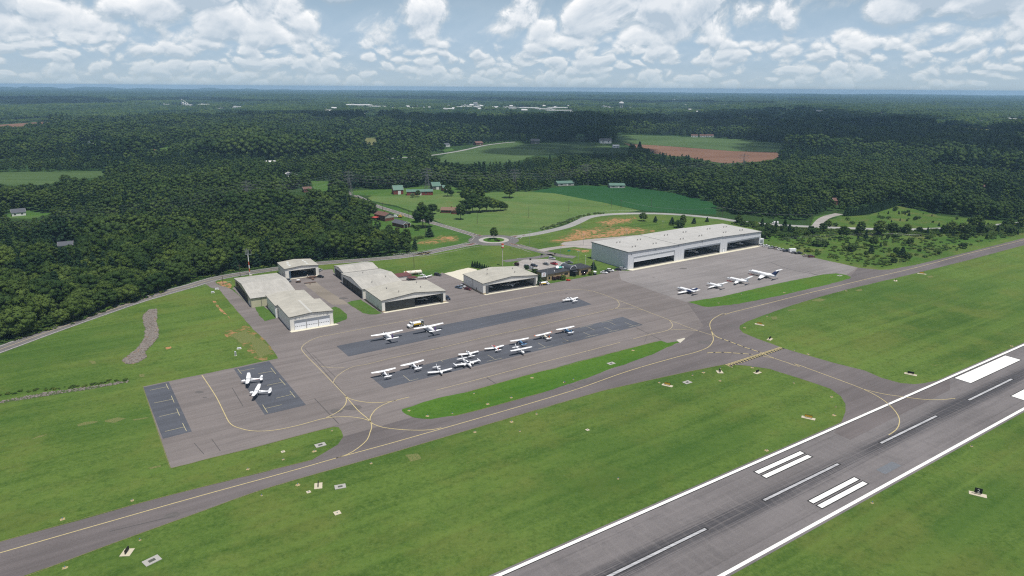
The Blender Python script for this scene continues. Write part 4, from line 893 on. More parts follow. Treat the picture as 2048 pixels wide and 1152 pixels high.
# brick house with brown roof and lean-to; its gable end faces the airfield
a, b = hp(Uz(475, 870)[0]), hp(Uz(660, 840)[0]); yaw_ = math.atan2((b - a).y, (b - a).x)
def gable_front(a, b, depth): # building whose gable faces the viewer: long axis away from the viewer
    d = (b - a).normalized(); yw = math.atan2(d.y, d.x); return b, yw + math.pi / 2, (b - a).length
o_, yw, wd = gable_front(a, b, 14)
rt_, rf = gable_house('brick_house', 'brick house with a brown roof and grey gable, red lean-to at its side', 'house', o_, yw, 15.5, wd, 4.9, 2.0, M_redbrick, M_brownroof, M_fascia, mat('grey_siding', (.36, .35, .31), .8), ((.15, .3), (.6, .75)))
MB().box(-.06, -.005, .05, wd - .05, 2.7, 4.9).build('siding', mat('grey_siding_panel', (.38, .37, .33), .8), rt_)
mb = MB(); mb.extrude([(8, wd + .1, 3.0), (14, wd + .1, 3.0), (14, wd + 4.2, 2.4), (8, wd + 4.2, 2.4)], (0, 0, .15)); lt = mb.build('lean_to', mat('red_roof_sheet', (.42, .075, .06), .6), rt_)
mb = MB()
for x in (8.2, 13.8): mb.tube((x, wd + 4, 0), (x, wd + 4, 2.4), .09, n=6)
mb.build('lean_to_post', M_fascia, lt)
MB().box(6, 7, wd * .45, wd * .45 + .8, 6.0, 7.6).build('chimney', M_redbrick, rf)
# brick bungalow with grey roof and porch
a, b = hp(Uz(850, 1010)[0]), hp(Uz(1000, 985)[0]); o_, yw, wd = gable_front(a, b, 14); wd = max(wd, 7.5)
rt_, rf = gable_house('brick_house', 'red brick bungalow with a slate grey roof and white porch gable', 'house', o_, yw, 15, wd, 3.1, 2.0, M_redbrick, M_greyroof, M_whitewood, M_whitewood, ((.2, .3), (.5, .6)))
MB().box(-.9, -.1, wd * .25, wd * .95, .6, 2.5).build('porch', M_glass, rt_)
for y in (.3, wd * .5, wd - .5): MB().box(-1.1, -.92, y, y + .2, 0, 3.0).build('porch_post', M_whitewood, rt_)
MB().box(7, 7.9, wd * .3, wd * .3 + .8, 4.2, 5.6).build('chimney', M_redbrick, rf)
# ranch house at the pasture
a, b = hp(Uz(1640, 690)[0]), hp(Uz(1885, 695)[0]); d = (b - a); yw = math.atan2(d.y, d.x)
rt_, rf = gable_house('ranch_house', 'long low brown ranch house standing at the pasture beside the farm road', 'house', a, yw, max(16, d.length * 1.15), 9, 2.8, 2.0, M_redbrick, shingle('tan_shingle', (.19, .125, .09)), M_fascia, None, ((.1, .2), (.3, .4), (.7, .85)))
MB().box(11, 16, -5, -.01, 0, 2.7).build('wing_wall', M_redbrick, rt_); MB().extrude([(10.6, -5.4, 2.72), (16.4, -5.4, 2.72), (13.5, -5.4, 4.3)], (0, 9.5, 0)).build('wing_roof', shingle('tan_shingle_wing', (.19, .125, .09)), rt_)
MB().box(9, 9.9, 4, 4.8, 4.4, 5.8).build('chimney', M_redbrick, rf)
# red barns
def barn(label, q0, q1, depth, h, peak, wall=M_barnred, roof=M_greenroof, group='red farm barns'):
    a, b = hp(q0), hp(q1); d = b - a; yw = math.atan2(d.y, d.x)
    rt_, rf = gable_house('barn', label, 'barn', a, yw, d.length, depth, h, peak, wall, roof, M_whitewood, None, ((.2, .26), (.7, .76)), .4, group, False)
    MB().box(d.length * .45, d.length * .45 + 3, -.07, -.004, .05, h * .85).build('barn_door', M_whitewood, rt_); return rt_
barn('square red barn with a green roof beside the farm lane', Uz(655, 308)[0], Uz(858, 300)[0], 13, 5.0, 4.2)
barn('long red barn with a green roof behind two small trees', Uz(930, 326)[0], Uz(1475, 316)[0], 9, 4.0, 1.8)
barn('dark open pole barn with a wide green roof under the power line', Uz(1470, 205)[0], Uz(1640, 200)[0], 20, 4.0, 3.4, M_fascia)
barn('small red shed with a green roof half hidden by a tree', Uz(1690, 240)[0], Uz(1800, 235)[0], 9, 4.0, 2.4)
gh = lambda lab, q0, q1, dep, h, pk, wl=M_whitewood, rf_=M_greyroof, nm='house', ct='house', grp=None: (lambda a, b: gable_house(nm, lab, ct, a, math.atan2((b - a).y, (b - a).x), max((b - a).length, 3), dep, h, pk, wl, rf_, M_whitewood, None, ((.15, .3), (.65, .8)), .4, grp))(hp(q0), hp(q1))
M_shedwall = mat('shade_grey_board', (.36, .36, .34), .8)  # white boards greyed so the colour takes in the open front's shade
gh('white open-sided farm shed with a green roof at the soybean field', (1116, 372), (1148, 371), 15, 3.0, 1.9, M_shedwall, M_greenroof, 'farm_shed', 'shed')
gh('white farm shed with a green roof at the end of the soybean field', (1220, 376), (1250, 376), 14, 3.0, 1.8, M_shedwall, M_greenroof, 'farm_shed', 'shed')
gh('white house with a grey roof in the clearing at the far left', Y5z(100, 382)[0], Y5z(215, 372)[0], 11, 3.2, 2.6)
gh('grey roofed house hidden in the wood on the left', Y5z(480, 665)[0], Y5z(600, 655)[0], 10, 3.6, 2.0)
gh('brown cabin among the trees above the side drive', B4z(845, 95)[0], B4z(885, 95)[0], 9, 4.2, 2.4, M_redbrick, M_brownroof)
gh('small white house among the trees behind the farm', Y8z(460, 33)[0], Y8z(485, 33)[0], 8, 3.2, 2.0)
gh('white roofed house in the wood left of the farm', Y1z(1555, 492)[0], Y1z(1612, 492)[0], 10, 3.0, 1.6, M_whitewood, M_whitewood)
gh('white roofed shed at the edge of the left wood', Y1z(1670, 560)[0], Y1z(1706, 570)[0], 8, 3.0, 1.6, M_whitewood, M_whitewood, 'shed', 'shed')
gh('white farmhouse with outbuildings at the edge of the large green field', Y2z(1612, 342)[0], Y2z(1676, 342)[0], 14, 6, 4)
gh('white shed below the white farmhouse', Y2z(1686, 369)[0], Y2z(1722, 369)[0], 10, 4, 2, M_whitewood, M_whitewood, 'shed', 'shed')
gh('grey barn at the upper edge of the large green field', Y2z(1205, 345)[0], Y2z(1255, 345)[0], 14, 6, 4, M_fascia, M_greyroof, 'barn', 'barn')
gh('brown roofed house by the far road left of the green field', Y2z(885, 352)[0], Y2z(925, 350)[0], 12, 4, 3, M_redbrick, M_brownroof)
gh('white house by the far road near a round tree', Y2z(708, 362)[0], Y2z(732, 360)[0], 10, 4, 2.5)
gh('white house at the narrow road through the left wood', Y2z(132, 264)[0], Y2z(152, 264)[0], 14, 5, 3, M_whitewood, M_whitewood)
gh('orange roofed house in the left wood', Y1z(890, 428)[0], Y1z(922, 428)[0], 11, 3.5, 2, M_whitewood, mat('orange_roof', (.42, .17, .09), .8))
gh('pale long house in a gap of the left wood', Y1z(690, 407)[0], Y1z(745, 407)[0], 11, 3.5, 1.8, M_whitewood, M_brownroof)
gh('white house in a mown gap of the left wood', Y1z(530, 376)[0], Y1z(560, 374)[0], 10, 3.5, 2)
gh('red brick house at the right-hand lawn clearing', (1968, 381), (1976, 381), 9, 4, 2, M_redbrick, M_brownroof)
for x in (100, 150, 192): gh('low pale ranch house in a row beyond the green crop field', Y3z(x, 305)[0], Y3z(x + 38, 306)[0], 10, 4, 2.2, M_whitewood, M_brownroof, grp='ranch houses beyond the crop field')
gh('white house under the brown dirt track on the left', (608, 385), (624, 384), 9, 3.5, 2, M_redbrick, M_brownroof)

# town: works and stores on the plain
M_store = mat('pale_store_wall', (.48, .47, .44), .8, .1, .05); M_storeroof = mat('white_store_roof', (.56, .56, .55), .7, .08, .03)
def store(label, x0, x1, y, hgt_, dep, group='white works and stores in the distant town', wall=None, roof=None):
    a, b = at(x0, y), at(x1, y); d = b - a; w_ = max(d.length, 8)
    rt_ = thing('warehouse', label, 'warehouse', (a.x, a.y, 0), math.atan2(d.y, d.x), group)
    MB().box(0, w_, 0, dep, 0, hgt_).build('wall', wall or M_store, rt_)
    MB().box(-.6, w_ + .6, -.6, dep + .6, hgt_ + .01, hgt_ + 1.0).box(w_ * .2, w_ * .3, dep * .3, dep * .5, hgt_ + 1.01, hgt_ + 4).build('roof', roof or M_storeroof, rt_)
    MB().box(w_ * .4, w_ * .5, -.5, -.01, .1, hgt_ * .6).build('door', M_glazing, rt_); return rt_
L1 = 'white works building in the town, {}'
ST = [('low white shed left of the silo works', 321, 344, 212, 12, 60), ('flat white works beside the silos', 370, 382, 214, 16, 60), ('white works hall just right of the silos', 396, 421, 214, 18, 90), ('long pale store row right of the works', 428, 480, 221, 10, 60), ('thin pale store behind the long row', 455, 512, 216, 9, 50),
      ('very wide pale plant with a stepped roof', 693, 745, 216, 22, 160), ('pale right wing of the wide plant', 745, 775, 217, 14, 120), ('pale store right of the wide plant', 804, 834, 219, 12, 80), ('small pale block behind that store', 830, 842, 216, 14, 70), ('long low store left of the white tower', 842, 868, 219, 12, 60),
      ('wide white store below the tower', 884, 914, 222, 14, 90), ('flat white store beside the tower', 914, 962, 219, 18, 90), ('pale block at the tower foot', 922, 960, 215, 16, 60), ('low pale store right of the tower', 1010, 1036, 218, 12, 80), ('long grey store right of the tower', 1040, 1080, 219, 12, 80), ('thin white store in the middle of the town', 1075, 1108, 221, 10, 60),
      ('pale store near the dark wood', 1100, 1140, 219, 12, 80), ('long pale store left of the water tower', 1095, 1150, 224, 10, 60), ('white hall below the water tower', 1218, 1228, 219, 16, 70), ('small white block left of the water tower', 1208, 1214, 217, 18, 40), ('pale store in front of the wood', 1002, 1012, 232, 9, 40), ('white roofed store in front of the wood', 1030, 1042, 231, 9, 50),
      ('thin pale store under the dark wood', 1117, 1128, 230, 9, 50), ('row of pale roofs on the far plain', 1164, 1206, 197, 14, 60), ('pale block on the far plain', 1139, 1148, 199, 14, 60), ('wide pale works on the far right plain', 1348, 1362, 202, 14, 80), ('long pale works on the far right plain', 1364, 1408, 203, 14, 80), ('second long pale roof on the far right plain', 1405, 1450, 198, 16, 90),
      ('white block on the far right plain', 1566, 1573, 198, 18, 60), ('thin white store in the right-hand wood', 1575, 1582, 223, 10, 50), ('pale store in the right-hand wood', 1630, 1655, 224, 9, 50), ('white store in the right-hand wood', 1662, 1680, 222, 10, 50), ('white house-sized block in the right-hand wood', 1764, 1771, 230, 8, 40), ('white hall at the right edge', 2020, 2036, 241, 9, 40), ('pale church-like hall at the right edge', 1962, 1988, 246, 8, 30),
      ('white store at the far right wood', 1760, 1774, 212, 12, 60), ('pale roof in the left middle wood', 720, 745, 231, 8, 40), ('second pale roof in the left middle wood', 732, 754, 239, 8, 40), ('third pale roof in the left middle wood', 808, 828, 236, 8, 40), ('white roof left of the middle wood', 682, 690, 200, 14, 60), ('tiny white roof on the far left plain', 480, 486, 190, 22, 60), ('white roof beside the red field', 142, 147, 244, 7, 26), ('pale roof at the lower edge of the red field', 28, 36, 263, 7, 20)]
for s, a, b, y, hh, dd in ST: store(s, a, b, y, hh * .72, dd)
tw = None; rt2 = random.Random(21)
for k in range(52):
    x_ = rt2.uniform(640, 1480); y_ = 212 + abs(rt2.gauss(0, 9)) + (4 if x_ < 800 else 0); p_ = at(x_, y_)
    if tw is None:
        tw = thing('town_building', 'small pale building scattered among the trees of the distant town', 'building', p_, 0, 'small buildings of the distant town'); MB().box(0, 20, 0, 14, 0, 6).build('wall', M_store, tw); MB().extrude([(-.5, -.5, 6.01), (-.5, 14.5, 6.01), (-.5, 7, 9.5)], (21, 0, 0)).build('roof', M_storeroof, tw)
    else: dup(tw, p_, rt2.uniform(-.5, .5), None, None, rt2.uniform(.7, 1.6))
P = at(871, 216); t_ = thing('office_tower', 'slim white tower standing above the distant town', 'tower', P, 0); xx = 30; P2 = at(947, 217)
MB().box(0, 22, 0, 22, 0, 34).build('shaft', M_storeroof, t_)
for k in range(4): MB().box(3, 19, -.3, -.02, 6 + 7 * k, 9 + 7 * k).build('window', M_glazing, t_)
t_.location = P2
P = at(1242, 220); t_ = thing('water_tower', 'white bulb water tower on legs above the distant town', 'water tower', P, 0)
MB().body([(0, 0, 0, 1, 1)] and [(-14, 0, 36, .5, .5), (-12.5, 0, 36, 5, 4.2), (-7, 0, 36, 11, 7.4), (0, 0, 36, 14, 8.6), (7, 0, 36, 11, 7.4), (12.5, 0, 36, 5, 4.2), (14, 0, 36, .5, .5)], 18).build('tank', M_storeroof, t_, True)
for k in range(6): MB().tube((11 * math.cos(k * 1.047), 11 * math.sin(k * 1.047), 0), (9 * math.cos(k * 1.047), 9 * math.sin(k * 1.047), 32), 1.0, n=6).build('leg', M_storeroof, t_)
MB().tube((0, 0, 0), (0, 0, 29), 2, n=10).build('riser', M_storeroof, t_)
P = at(*Y1z(1075, 162)[0]); t_ = thing('silo_works', 'pale silos and a conveyor tower left of the white works', 'silo', P, 0)
for k in range(3): MB().tube((k * 12, 0, 0), (k * 12, 0, 26 - 4 * k), 5, n=12).tube((k * 12, 0, 26 - 4 * k), (k * 12, 0, 30 - 4 * k), 5, .6, n=12).build('silo', M_storeroof, t_)
MB().tube((-8, 0, 0), (-8, 0, 46), 1.6, n=6).build('elevator', M_steel, t_); MB().tube((-8, 0, 44), (26, 0, 22), 1.0, n=5).build('conveyor', M_steel, t_)

# ================================================================== AIRCRAFT
def gloss(name, c, r=.35, m_=0): return mat(name, c, r, .03, 1, .5, m_)
M_acw = gloss('aircraft_white', (.86, .86, .86)); M_acglass = mat('aircraft_glass', (.02, .025, .035), .1, .05, 1, .6); M_tyre = mat('tyre_rubber', (.02, .02, .02), .9)
M_acblue = gloss('aircraft_blue', (.10, .22, .38)); M_acnavy = gloss('aircraft_navy', (.018, .035, .12)); M_acred = gloss('aircraft_red', (.52, .06, .04)); M_acpurple = gloss('aircraft_purple', (.10, .05, .19)); M_accream = gloss('aircraft_cream', (.74, .68, .55))
M_acorange = gloss('aircraft_rust_orange', (.55, .16, .07)); M_alu = mat('bare_aluminium', (.55, .56, .57), .3, .05, 1, .5, .7); M_prop = mat('propeller_black', (.03, .03, .03), .5)
def wheel(root, x, y, r=.22, w_=.16, leg=None):
    wo = MB().tube((x, y - w_ / 2, r), (x, y + w_ / 2, r), r, n=10).build('wheel', M_tyre, root)
    if leg: MB().tube((x, y, r), leg, .055, n=6).build('gear_leg', M_acw, root)
def prop(root, x, z, r, y=0, blades=2):
    p = MB().body([(x - .02, y, z, .16, .16), (x + .2, y, z, .11, .11), (x + .36, y, z, .02, .02)], 8).build('propeller', M_alu, root)
    mb = MB()
    for k in range(blades):
        a = math.pi * (k * 2 / blades) + .5; d = Vector((0, math.cos(a), math.sin(a))); n_ = Vector((0, -d.z, d.y)); c = Vector((x + .08, y, z))
        mb.extrude([c + n_ * .05, c + d * r * .5 + n_ * .1, c + d * r + n_ * .05, c + d * r - n_ * .05, c + d * r * .5 - n_ * .1, c - n_ * .05], (.03, 0, 0))
    mb.build('blade', M_prop, p)
def wing(root, name, mb_st, m_): return MB().foil(mb_st).build(name, m_, root, True)
def light_high(label, body=M_acw, tip=None, fin=M_acw, tailc=M_acw, s=1.0, group='small aircraft tied down on the apron', tail2=None):
    """strut-braced high wing single: span 11, length 8.3"""
    r = thing('light_aircraft', label, 'aircraft', group=group); zw = 2.22
    MB().body([(2.55, 0, 1.22, .28, .30, .8), (2.2, 0, 1.26, .44, .42, .8), (1.2, 0, 1.32, .52, .50, .8), (.9, 0, 1.38, .54, .58, .8), (.2, 0, 1.55, .56, .72, .75), (-1.2, 0, 1.52, .54, .66, .75), (-2.0, 0, 1.48, .42, .48, .8), (-3.6, 0, 1.50, .22, .28, .9), (-5.3, 0, 1.56, .09, .20)], 14).build('fuselage', body, r, True)
    for sd in (1, -1):
        st = [((.75, sd * .0, zw), 1.65, .24, (0, 0, 1)), ((.75, sd * 2.6, zw + .06), 1.62, .22, (0, 0, 1)), ((.62, sd * 5.3, zw + .14), 1.12, .14, (0, 0, 1)), ((.5, sd * 5.5, zw + .15), .8, .05, (0, 0, 1))]
        wo = wing(r, 'wing', st, M_acw)
        if tip: MB().foil([((.64, sd * 4.85, zw + .13), 1.24, .17, (0, 0, 1)), ((.66, sd * 5.35, zw + .145), 1.16, .16, (0, 0, 1)), ((.5, sd * 5.58, zw + .15), .8, .06, (0, 0, 1))]).build('wing_tip', tip, wo, True)
        MB().tube((.15, sd * .5, .95), (.05, sd * 2.55, zw + .02), .045, n=6).build('wing_strut', M_acw, r)
        wing(r, 'tailplane', [((-4.35, 0, 1.55), 1.15, .12, (0, 0, 1)), ((-4.55, sd * 1.72, 1.57), .75, .08, (0, 0, 1))], tailc)
        wheel(r, -.35, sd * 1.25, .22, .16, (-.3, sd * .42, .95))
    wing(r, 'fin', [((-3.6, 0, 1.60), 1.75, .12, (0, 1, 0)), ((-4.35, 0, 2.0), 1.15, .11, (0, 1, 0)), ((-4.95, 0, 2.95), .62, .07, (0, 1, 0))], fin)
    wheel(r, 2.0, 0, .2, .15, (1.95, 0, .9))
    MB().body([(1.18, 0, 1.78, .36, .06, .7), (.75, 0, 1.93, .50, .22, .7), (.35, 0, 2.02, .57, .22, .7), (-1.0, 0, 1.98, .57, .2, .7), (-1.75, 0, 1.86, .40, .12, .7)], 12).build('cabin_windows', M_acglass, r, True)
    if tail2: MB().body([(2.3, 0, 1.16, .455, .2, .8), (.2, 0, 1.36, .585, .2, .8), (-2.0, 0, 1.36, .44, .16, .8), (-4.4, 0, 1.5, .2, .08)], 12).build('stripe', tail2, r, True)
    prop(r, 2.55, 1.22, .95); return r
def light_low(label, body=M_acw, fin=M_acw, top=None, group='small aircraft tied down on the apron', twin=False):
    """low wing single, or twin with two nacelles: span 10.8, length 8"""
    r = thing('light_aircraft', label, 'aircraft', group=group); zw = .98; nose = 2.9 if not twin else 3.3
    MB().body([(nose, 0, 1.20, .12 if twin else .26, .14 if twin else .28, .9), (nose - .4, 0, 1.22, .36, .36, .85), (1.4, 0, 1.26, .50, .46, .8), (.9, 0, 1.3, .54, .50, .8), (0, 0, 1.4, .56, .60, .8), (-1.3, 0, 1.38, .50, .55, .8), (-2.6, 0, 1.36, .33, .36, .9), (-4.9, 0, 1.42, .08, .16)], 14).build('fuselage', body, r, True)
    for sd in (1, -1):
        wing(r, 'wing', [((.85, sd * 0, zw), 1.75, .22, (0, 0, 1)), ((.8, sd * .5, zw), 1.72, .22, (0, 0, 1)), ((.62, sd * 5.2, zw + .5), 1.35, .15, (0, 0, 1)), ((.45, sd * 5.4, zw + .52), 1.0, .06, (0, 0, 1))], M_acw)
        wing(r, 'tailplane', [((-4.05, 0, 1.42), .95, .1, (0, 0, 1)), ((-4.15, sd * 1.75, 1.44), .75, .08, (0, 0, 1))], M_acw)
        wheel(r, -.1, sd * 1.5, .21, .16, (-.1, sd * 1.5, zw))
        if twin:
            n_ = MB().body([(2.1, sd * 1.75, 1.16, .2, .2), (1.8, sd * 1.75, 1.18, .36, .32), (.6, sd * 1.75, 1.18, .38, .32), (-.9, sd * 1.75, 1.16, .24, .18), (-1.4, sd * 1.75, 1.15, .06, .06)], 12).build('nacelle', M_acw, r, True); prop(r, 2.1, 1.16, .95, sd * 1.75, 3)
    wing(r, 'fin', [((-3.2, 0, 1.5), 1.75, .11, (0, 1, 0)), ((-3.95, 0, 1.8), 1.1, .1, (0, 1, 0)), ((-4.4, 0, 2.65), .6, .07, (0, 1, 0))], fin)
    MB().body([(1.15, 0, 1.62, .34, .04, .8), (.7, 0, 1.78, .46, .24, .8), (0, 0, 1.88, .49, .24, .8), (-1.0, 0, 1.82, .46, .22, .8), (-1.7, 0, 1.66, .30, .08, .8)], 12).build('canopy_windows', M_acglass, r, True)
    MB().body([(.35, 0, 2.08, .3, .06), (-.2, 0, 2.10, .36, .07), (-.9, 0, 2.03, .34, .06), (-1.2, 0, 1.95, .2, .04)], 10).build('cabin_roof', top or body, r, True)
    if top: MB().body([(nose - .2, 0, 1.42, .22, .1), (1.8, 0, 1.56, .32, .16), (1.15, 0, 1.62, .36, .14)], 10).build('cowling_panel', top, r, True)
    wheel(r, 2.1, 0, .19, .14, (2.1, 0, .95))
    if not twin: prop(r, nose, 1.2, .92)
    return r
def tip_twin(label, group=None):
    """twin with wing-tip tanks: span 11.4, length 9.8"""
    r = thing('twin_aircraft', label, 'aircraft', group=group); zw = 1.05
    MB().body([(4.4, 0, 1.3, .06, .06), (3.8, 0, 1.34, .32, .3), (2.6, 0, 1.42, .52, .5, .85), (1.2, 0, 1.56, .62, .66, .85), (-1.2, 0, 1.56, .60, .64, .85), (-2.8, 0, 1.52, .40, .42, .9), (-5.2, 0, 1.6, .1, .18)], 14).build('fuselage', M_acw, r, True)
    for sd in (1, -1):
        wing(r, 'wing', [((1.0, 0, zw), 2.0, .26, (0, 0, 1)), ((1.0, sd * 1.9, zw + .12), 1.9, .25, (0, 0, 1)), ((.7, sd * 5.45, zw + .5), 1.2, .15, (0, 0, 1))], M_acw)
        MB().body([(1.9, sd * 5.6, zw + .58, .03, .03), (1.3, sd * 5.6, zw + .58, .2, .2), (0, sd * 5.6, zw + .6, .28, .27), (-1.0, sd * 5.65, zw + .66, .2, .18), (-1.7, sd * 5.7, zw + .74, .04, .05)], 10).build('tip_tank', M_acw, r, True)
        MB().body([(2.2, sd * 1.95, 1.3, .22, .2), (1.9, sd * 1.95, 1.32, .4, .34), (.5, sd * 1.95, 1.3, .42, .34), (-1.2, sd * 1.95, 1.26, .2, .16), (-1.7, sd * 1.95, 1.24, .05, .05)], 12).build('nacelle', M_acw, r, True); prop(r, 2.2, 1.3, 1.0, sd * 1.95, 3)
        wing(r, 'tailplane', [((-4.3, 0, 1.62), 1.2, .12, (0, 0, 1)), ((-4.6, sd * 2.4, 1.64), .75, .08, (0, 0, 1))], M_acw)
        wheel(r, -.2, sd * 1.9, .26, .2, (-.2, sd * 1.9, 1.1))
    wing(r, 'fin', [((-3.2, 0, 1.75), 2.2, .13, (0, 1, 0)), ((-4.2, 0, 2.2), 1.35, .12, (0, 1, 0)), ((-4.9, 0, 3.3), .7, .08, (0, 1, 0))], M_acw)
    MB().body([(2.3, 0, 1.86, .36, .04, .8), (1.8, 0, 2.0, .52, .22, .8), (.4, 0, 2.08, .60, .2, .8), (-1.3, 0, 2.0, .52, .14, .8)], 12).build('cabin_windows', M_acglass, r, True)
    MB().body([(1.3, 0, 2.26, .3, .06), (0, 0, 2.26, .40, .07), (-1.2, 0, 2.16, .34, .06)], 10).build('cabin_roof', M_acw, r, True)
    wheel(r, 3.3, 0, .22, .16, (3.2, 0, 1.1)); return r
def cargo_plane(label, group):
    """single turboprop cargo plane with a belly pod: span 15.9, length 12.7"""
    r = thing('cargo_plane', label, 'aircraft', group=group); zw = 2.78
    MB().body([(5.0, 0, 1.65, .30, .30), (4.5, 0, 1.66, .46, .46, .85), (3.0, 0, 1.72, .62, .60, .8), (2.4, 0, 1.85, .70, .78, .75), (1.5, 0, 2.0, .80, .92, .7), (-2.6, 0, 2.0, .80, .90, .7), (-4.2, 0, 2.12, .58, .68, .8), (-6.0, 0, 2.32, .3, .4, .9), (-7.4, 0, 2.5, .08, .16)], 16).build('fuselage', M_acw, r, True)
    MB().body([(3.2, 0, .95, .1, .1), (2.6, 0, .9, .55, .3, .7), (-1.8, 0, .9, .6, .32, .7), (-3.4, 0, 1.15, .2, .15)], 12).build('belly_pod', M_acw, r, True)
    for sd in (1, -1):
        wing(r, 'wing', [((1.1, 0, zw), 2.0, .30, (0, 0, 1)), ((1.05, sd * 2.2, zw + .06), 1.98, .3, (0, 0, 1)), ((.8, sd * 7.75, zw + .26), 1.25, .18, (0, 0, 1)), ((.65, sd * 7.95, zw + .28), .95, .06, (0, 0, 1))], M_acw)
        MB().tube((.2, sd * .7, 1.05), (.1, sd * 3.6, zw + .02), .07, n=6).build('wing_strut', M_acw, r)
        wing(r, 'tailplane', [((-6.0, 0, 2.62), 1.35, .14, (0, 0, 1)), ((-6.15, sd * 3.15, 2.64), 1.0, .09, (0, 0, 1))], M_acw)
        wheel(r, -.2, sd * 1.75, .34, .26, (-.1, sd * .6, .9))
        MB().body([(2.0, sd * .77, 2.25, .04, .05), (1.7, sd * .8, 2.25, .05, .26), (.9, sd * .82, 2.25, .04, .26), (.8, sd * .8, 2.25, .02, .1)], 8).build('window', M_acglass, r)
    wing(r, 'fin', [((-4.6, 0, 2.65), 2.9, .16, (0, 1, 0)), ((-5.7, 0, 3.2), 1.75, .14, (0, 1, 0)), ((-6.6, 0, 4.65), .9, .09, (0, 1, 0))], M_acpurple)
    MB().body([(2.95, 0, 2.25, .42, .05, .7), (2.45, 0, 2.5, .62, .26, .7), (2.0, 0, 2.72, .70, .2, .7), (1.5, 0, 2.8, .6, .1, .7)], 12).build('windscreen', M_acglass, r, True)
    wheel(r, 3.3, 0, .3, .22, (3.2, 0, 1.2)); prop(r, 5.0, 1.65, 1.3, 0, 3)
    MB().tube((4.2, .3, 1.35), (3.5, .75, 1.2), .14, n=8).build('exhaust', M_steel, r); return r
def jet(label, Lf=13.5, span=14.5, dia=.85, sweep=.12, body=M_acw, belly=None, fin=M_acw, eng=M_acw, ttail=True, stripe=None, group='business jets parked on the new ramp', trij=False):
    r = thing('business_jet', label, 'aircraft', group=group); a = Lf / 2; zc = dia + .75
    MB().body([(a, 0, zc - .25, .05, .05), (a - .5, 0, zc - .16, dia * .38, dia * .36), (a - 1.5, 0, zc - .05, dia * .74, dia * .72), (a - 2.7, 0, zc, dia * .98, dia * .98), (a - 3.4, 0, zc, dia, dia), (-a * .30, 0, zc, dia, dia), (-a * .62, 0, zc + .12, dia * .72, dia * .78), (-a * .9, 0, zc + .35, dia * .3, dia * .36), (-a, 0, zc + .45, .06, .1)], 18).build('fuselage', body, r, True)
    if belly: MB().body([(a - .9, 0, zc - .32, dia * .5, dia * .3), (a - 2.6, 0, zc - .40, dia * .96, dia * .56), (-a * .3, 0, zc - .42, dia * 1.01, dia * .62), (-a * .62, 0, zc - .22, dia * .74, dia * .52), (-a * .92, 0, zc + .2, dia * .28, dia * .25)], 16).build('belly', belly, r, True)
    if stripe: MB().body([(a - 2.4, 0, zc + .06, dia * .985, .10, .6), (a - 4.4, 0, zc + .02, dia * 1.015, .16, .6), (a - 6.4, 0, zc, dia * 1.015, .28, .6), (a - 6.8, 0, zc, dia * 1.0, .24, .6)], 14).build('stripe', stripe, r, True)
    xw = .9; cr = 2.6 * Lf / 13.5; ct = cr * .42
    for sd in (1, -1):
        tipx = xw - span * sweep
        wing(r, 'wing', [((xw + .4, 0, zc - dia * .75), cr * 1.15, .3, (0, 0, 1)), ((xw, sd * dia, zc - dia * .72), cr, .28, (0, 0, 1)), ((tipx, sd * span / 2, zc - dia * .72 + .38), ct, .13, (0, 0, 1))], M_acw)
        ex = -a * .38; ey = dia + .62
        n_ = MB().body([(ex + 1.3, sd * ey, zc + .42, .38, .38), (ex + .9, sd * ey, zc + .42, .48, .48), (ex - .6, sd * ey, zc + .42, .46, .46), (ex - 1.6, sd * ey, zc + .44, .28, .28)], 14).build('engine', eng, r, True)
        MB().tube((ex + 1.31, sd * ey, zc + .42), (ex + 1.33, sd * ey, zc + .42), .33, n=12).build('intake', M_prop, n_)
        MB().box(ex - .8, ex + .5, min(sd * dia * .6, sd * ey), max(sd * dia * .6, sd * ey), zc + .36, zc + .5).build('pylon', M_acw, r)
        zt = zc + (3.0 if ttail else 1.05) * Lf / 13.5; xt = -a * (1.0 if ttail else .86)
        wing(r, 'tailplane', [((xt + .55, 0, zt), 1.5, .12, (0, 0, 1)), ((xt - .35, sd * span * .2, zt + .04), .8, .07, (0, 0, 1))], M_acw)
        for k in range(int((Lf - 6.5) / .95)):
            x = a - 3.6 - .95 * k; MB().box(x - .16, x + .16, sd * dia * .97 - .015, sd * dia * .97 + .015, zc + .12, zc + .46).build('window', M_acglass, r)
        wheel(r, xw - cr * .6, sd * 1.35, .3, .22, (xw - cr * .6, sd * 1.2, zc - dia * .7))
    zt = zc + (3.0 if ttail else 2.6) * Lf / 13.5
    wing(r, 'fin', [((-a * .42, 0, zc + dia * .6), Lf * .24, .18, (0, 1, 0)), ((-a * .6, 0, zc + 1.3), Lf * .17, .16, (0, 1, 0)), ((-a * .93, 0, zt), Lf * .095, .1, (0, 1, 0))], fin)
    MB().body([(a - 1.55, 0, zc + dia * .50, dia * .5, .06, .7), (a - 2.0, 0, zc + dia * .64, dia * .66, dia * .22, .7), (a - 2.6, 0, zc + dia * .80, dia * .62, dia * .16, .7)], 12).build('windscreen', M_acglass, r, True)
    wheel(r, a - 2.4, 0, .24, .2, (a - 2.3, 0, zc - dia * .8)); return r
def place(o, tips=None, z=2.3, away=True, pos=None, head=None, nominal=None):
    if tips:
        a, b = at(*tips[0], z), at(*tips[1], z); m = (a + b) / 2; d = (b - a); d.z = 0
        n_ = Vector((-d.y, d.x, 0)).normalized()
        if (n_.y > 0) != away: n_ = -n_
        head = math.atan2(n_.y, n_.x); pos = m
        if nominal:
            s = max(.88, min(1.14, d.length / nominal)); o.scale = (s, s, s)
    o.location = (pos.x, pos.y, .062); o.rotation_euler = (0, 0, head); return o
GC = 'purple-tailed cargo planes on the dark strip'
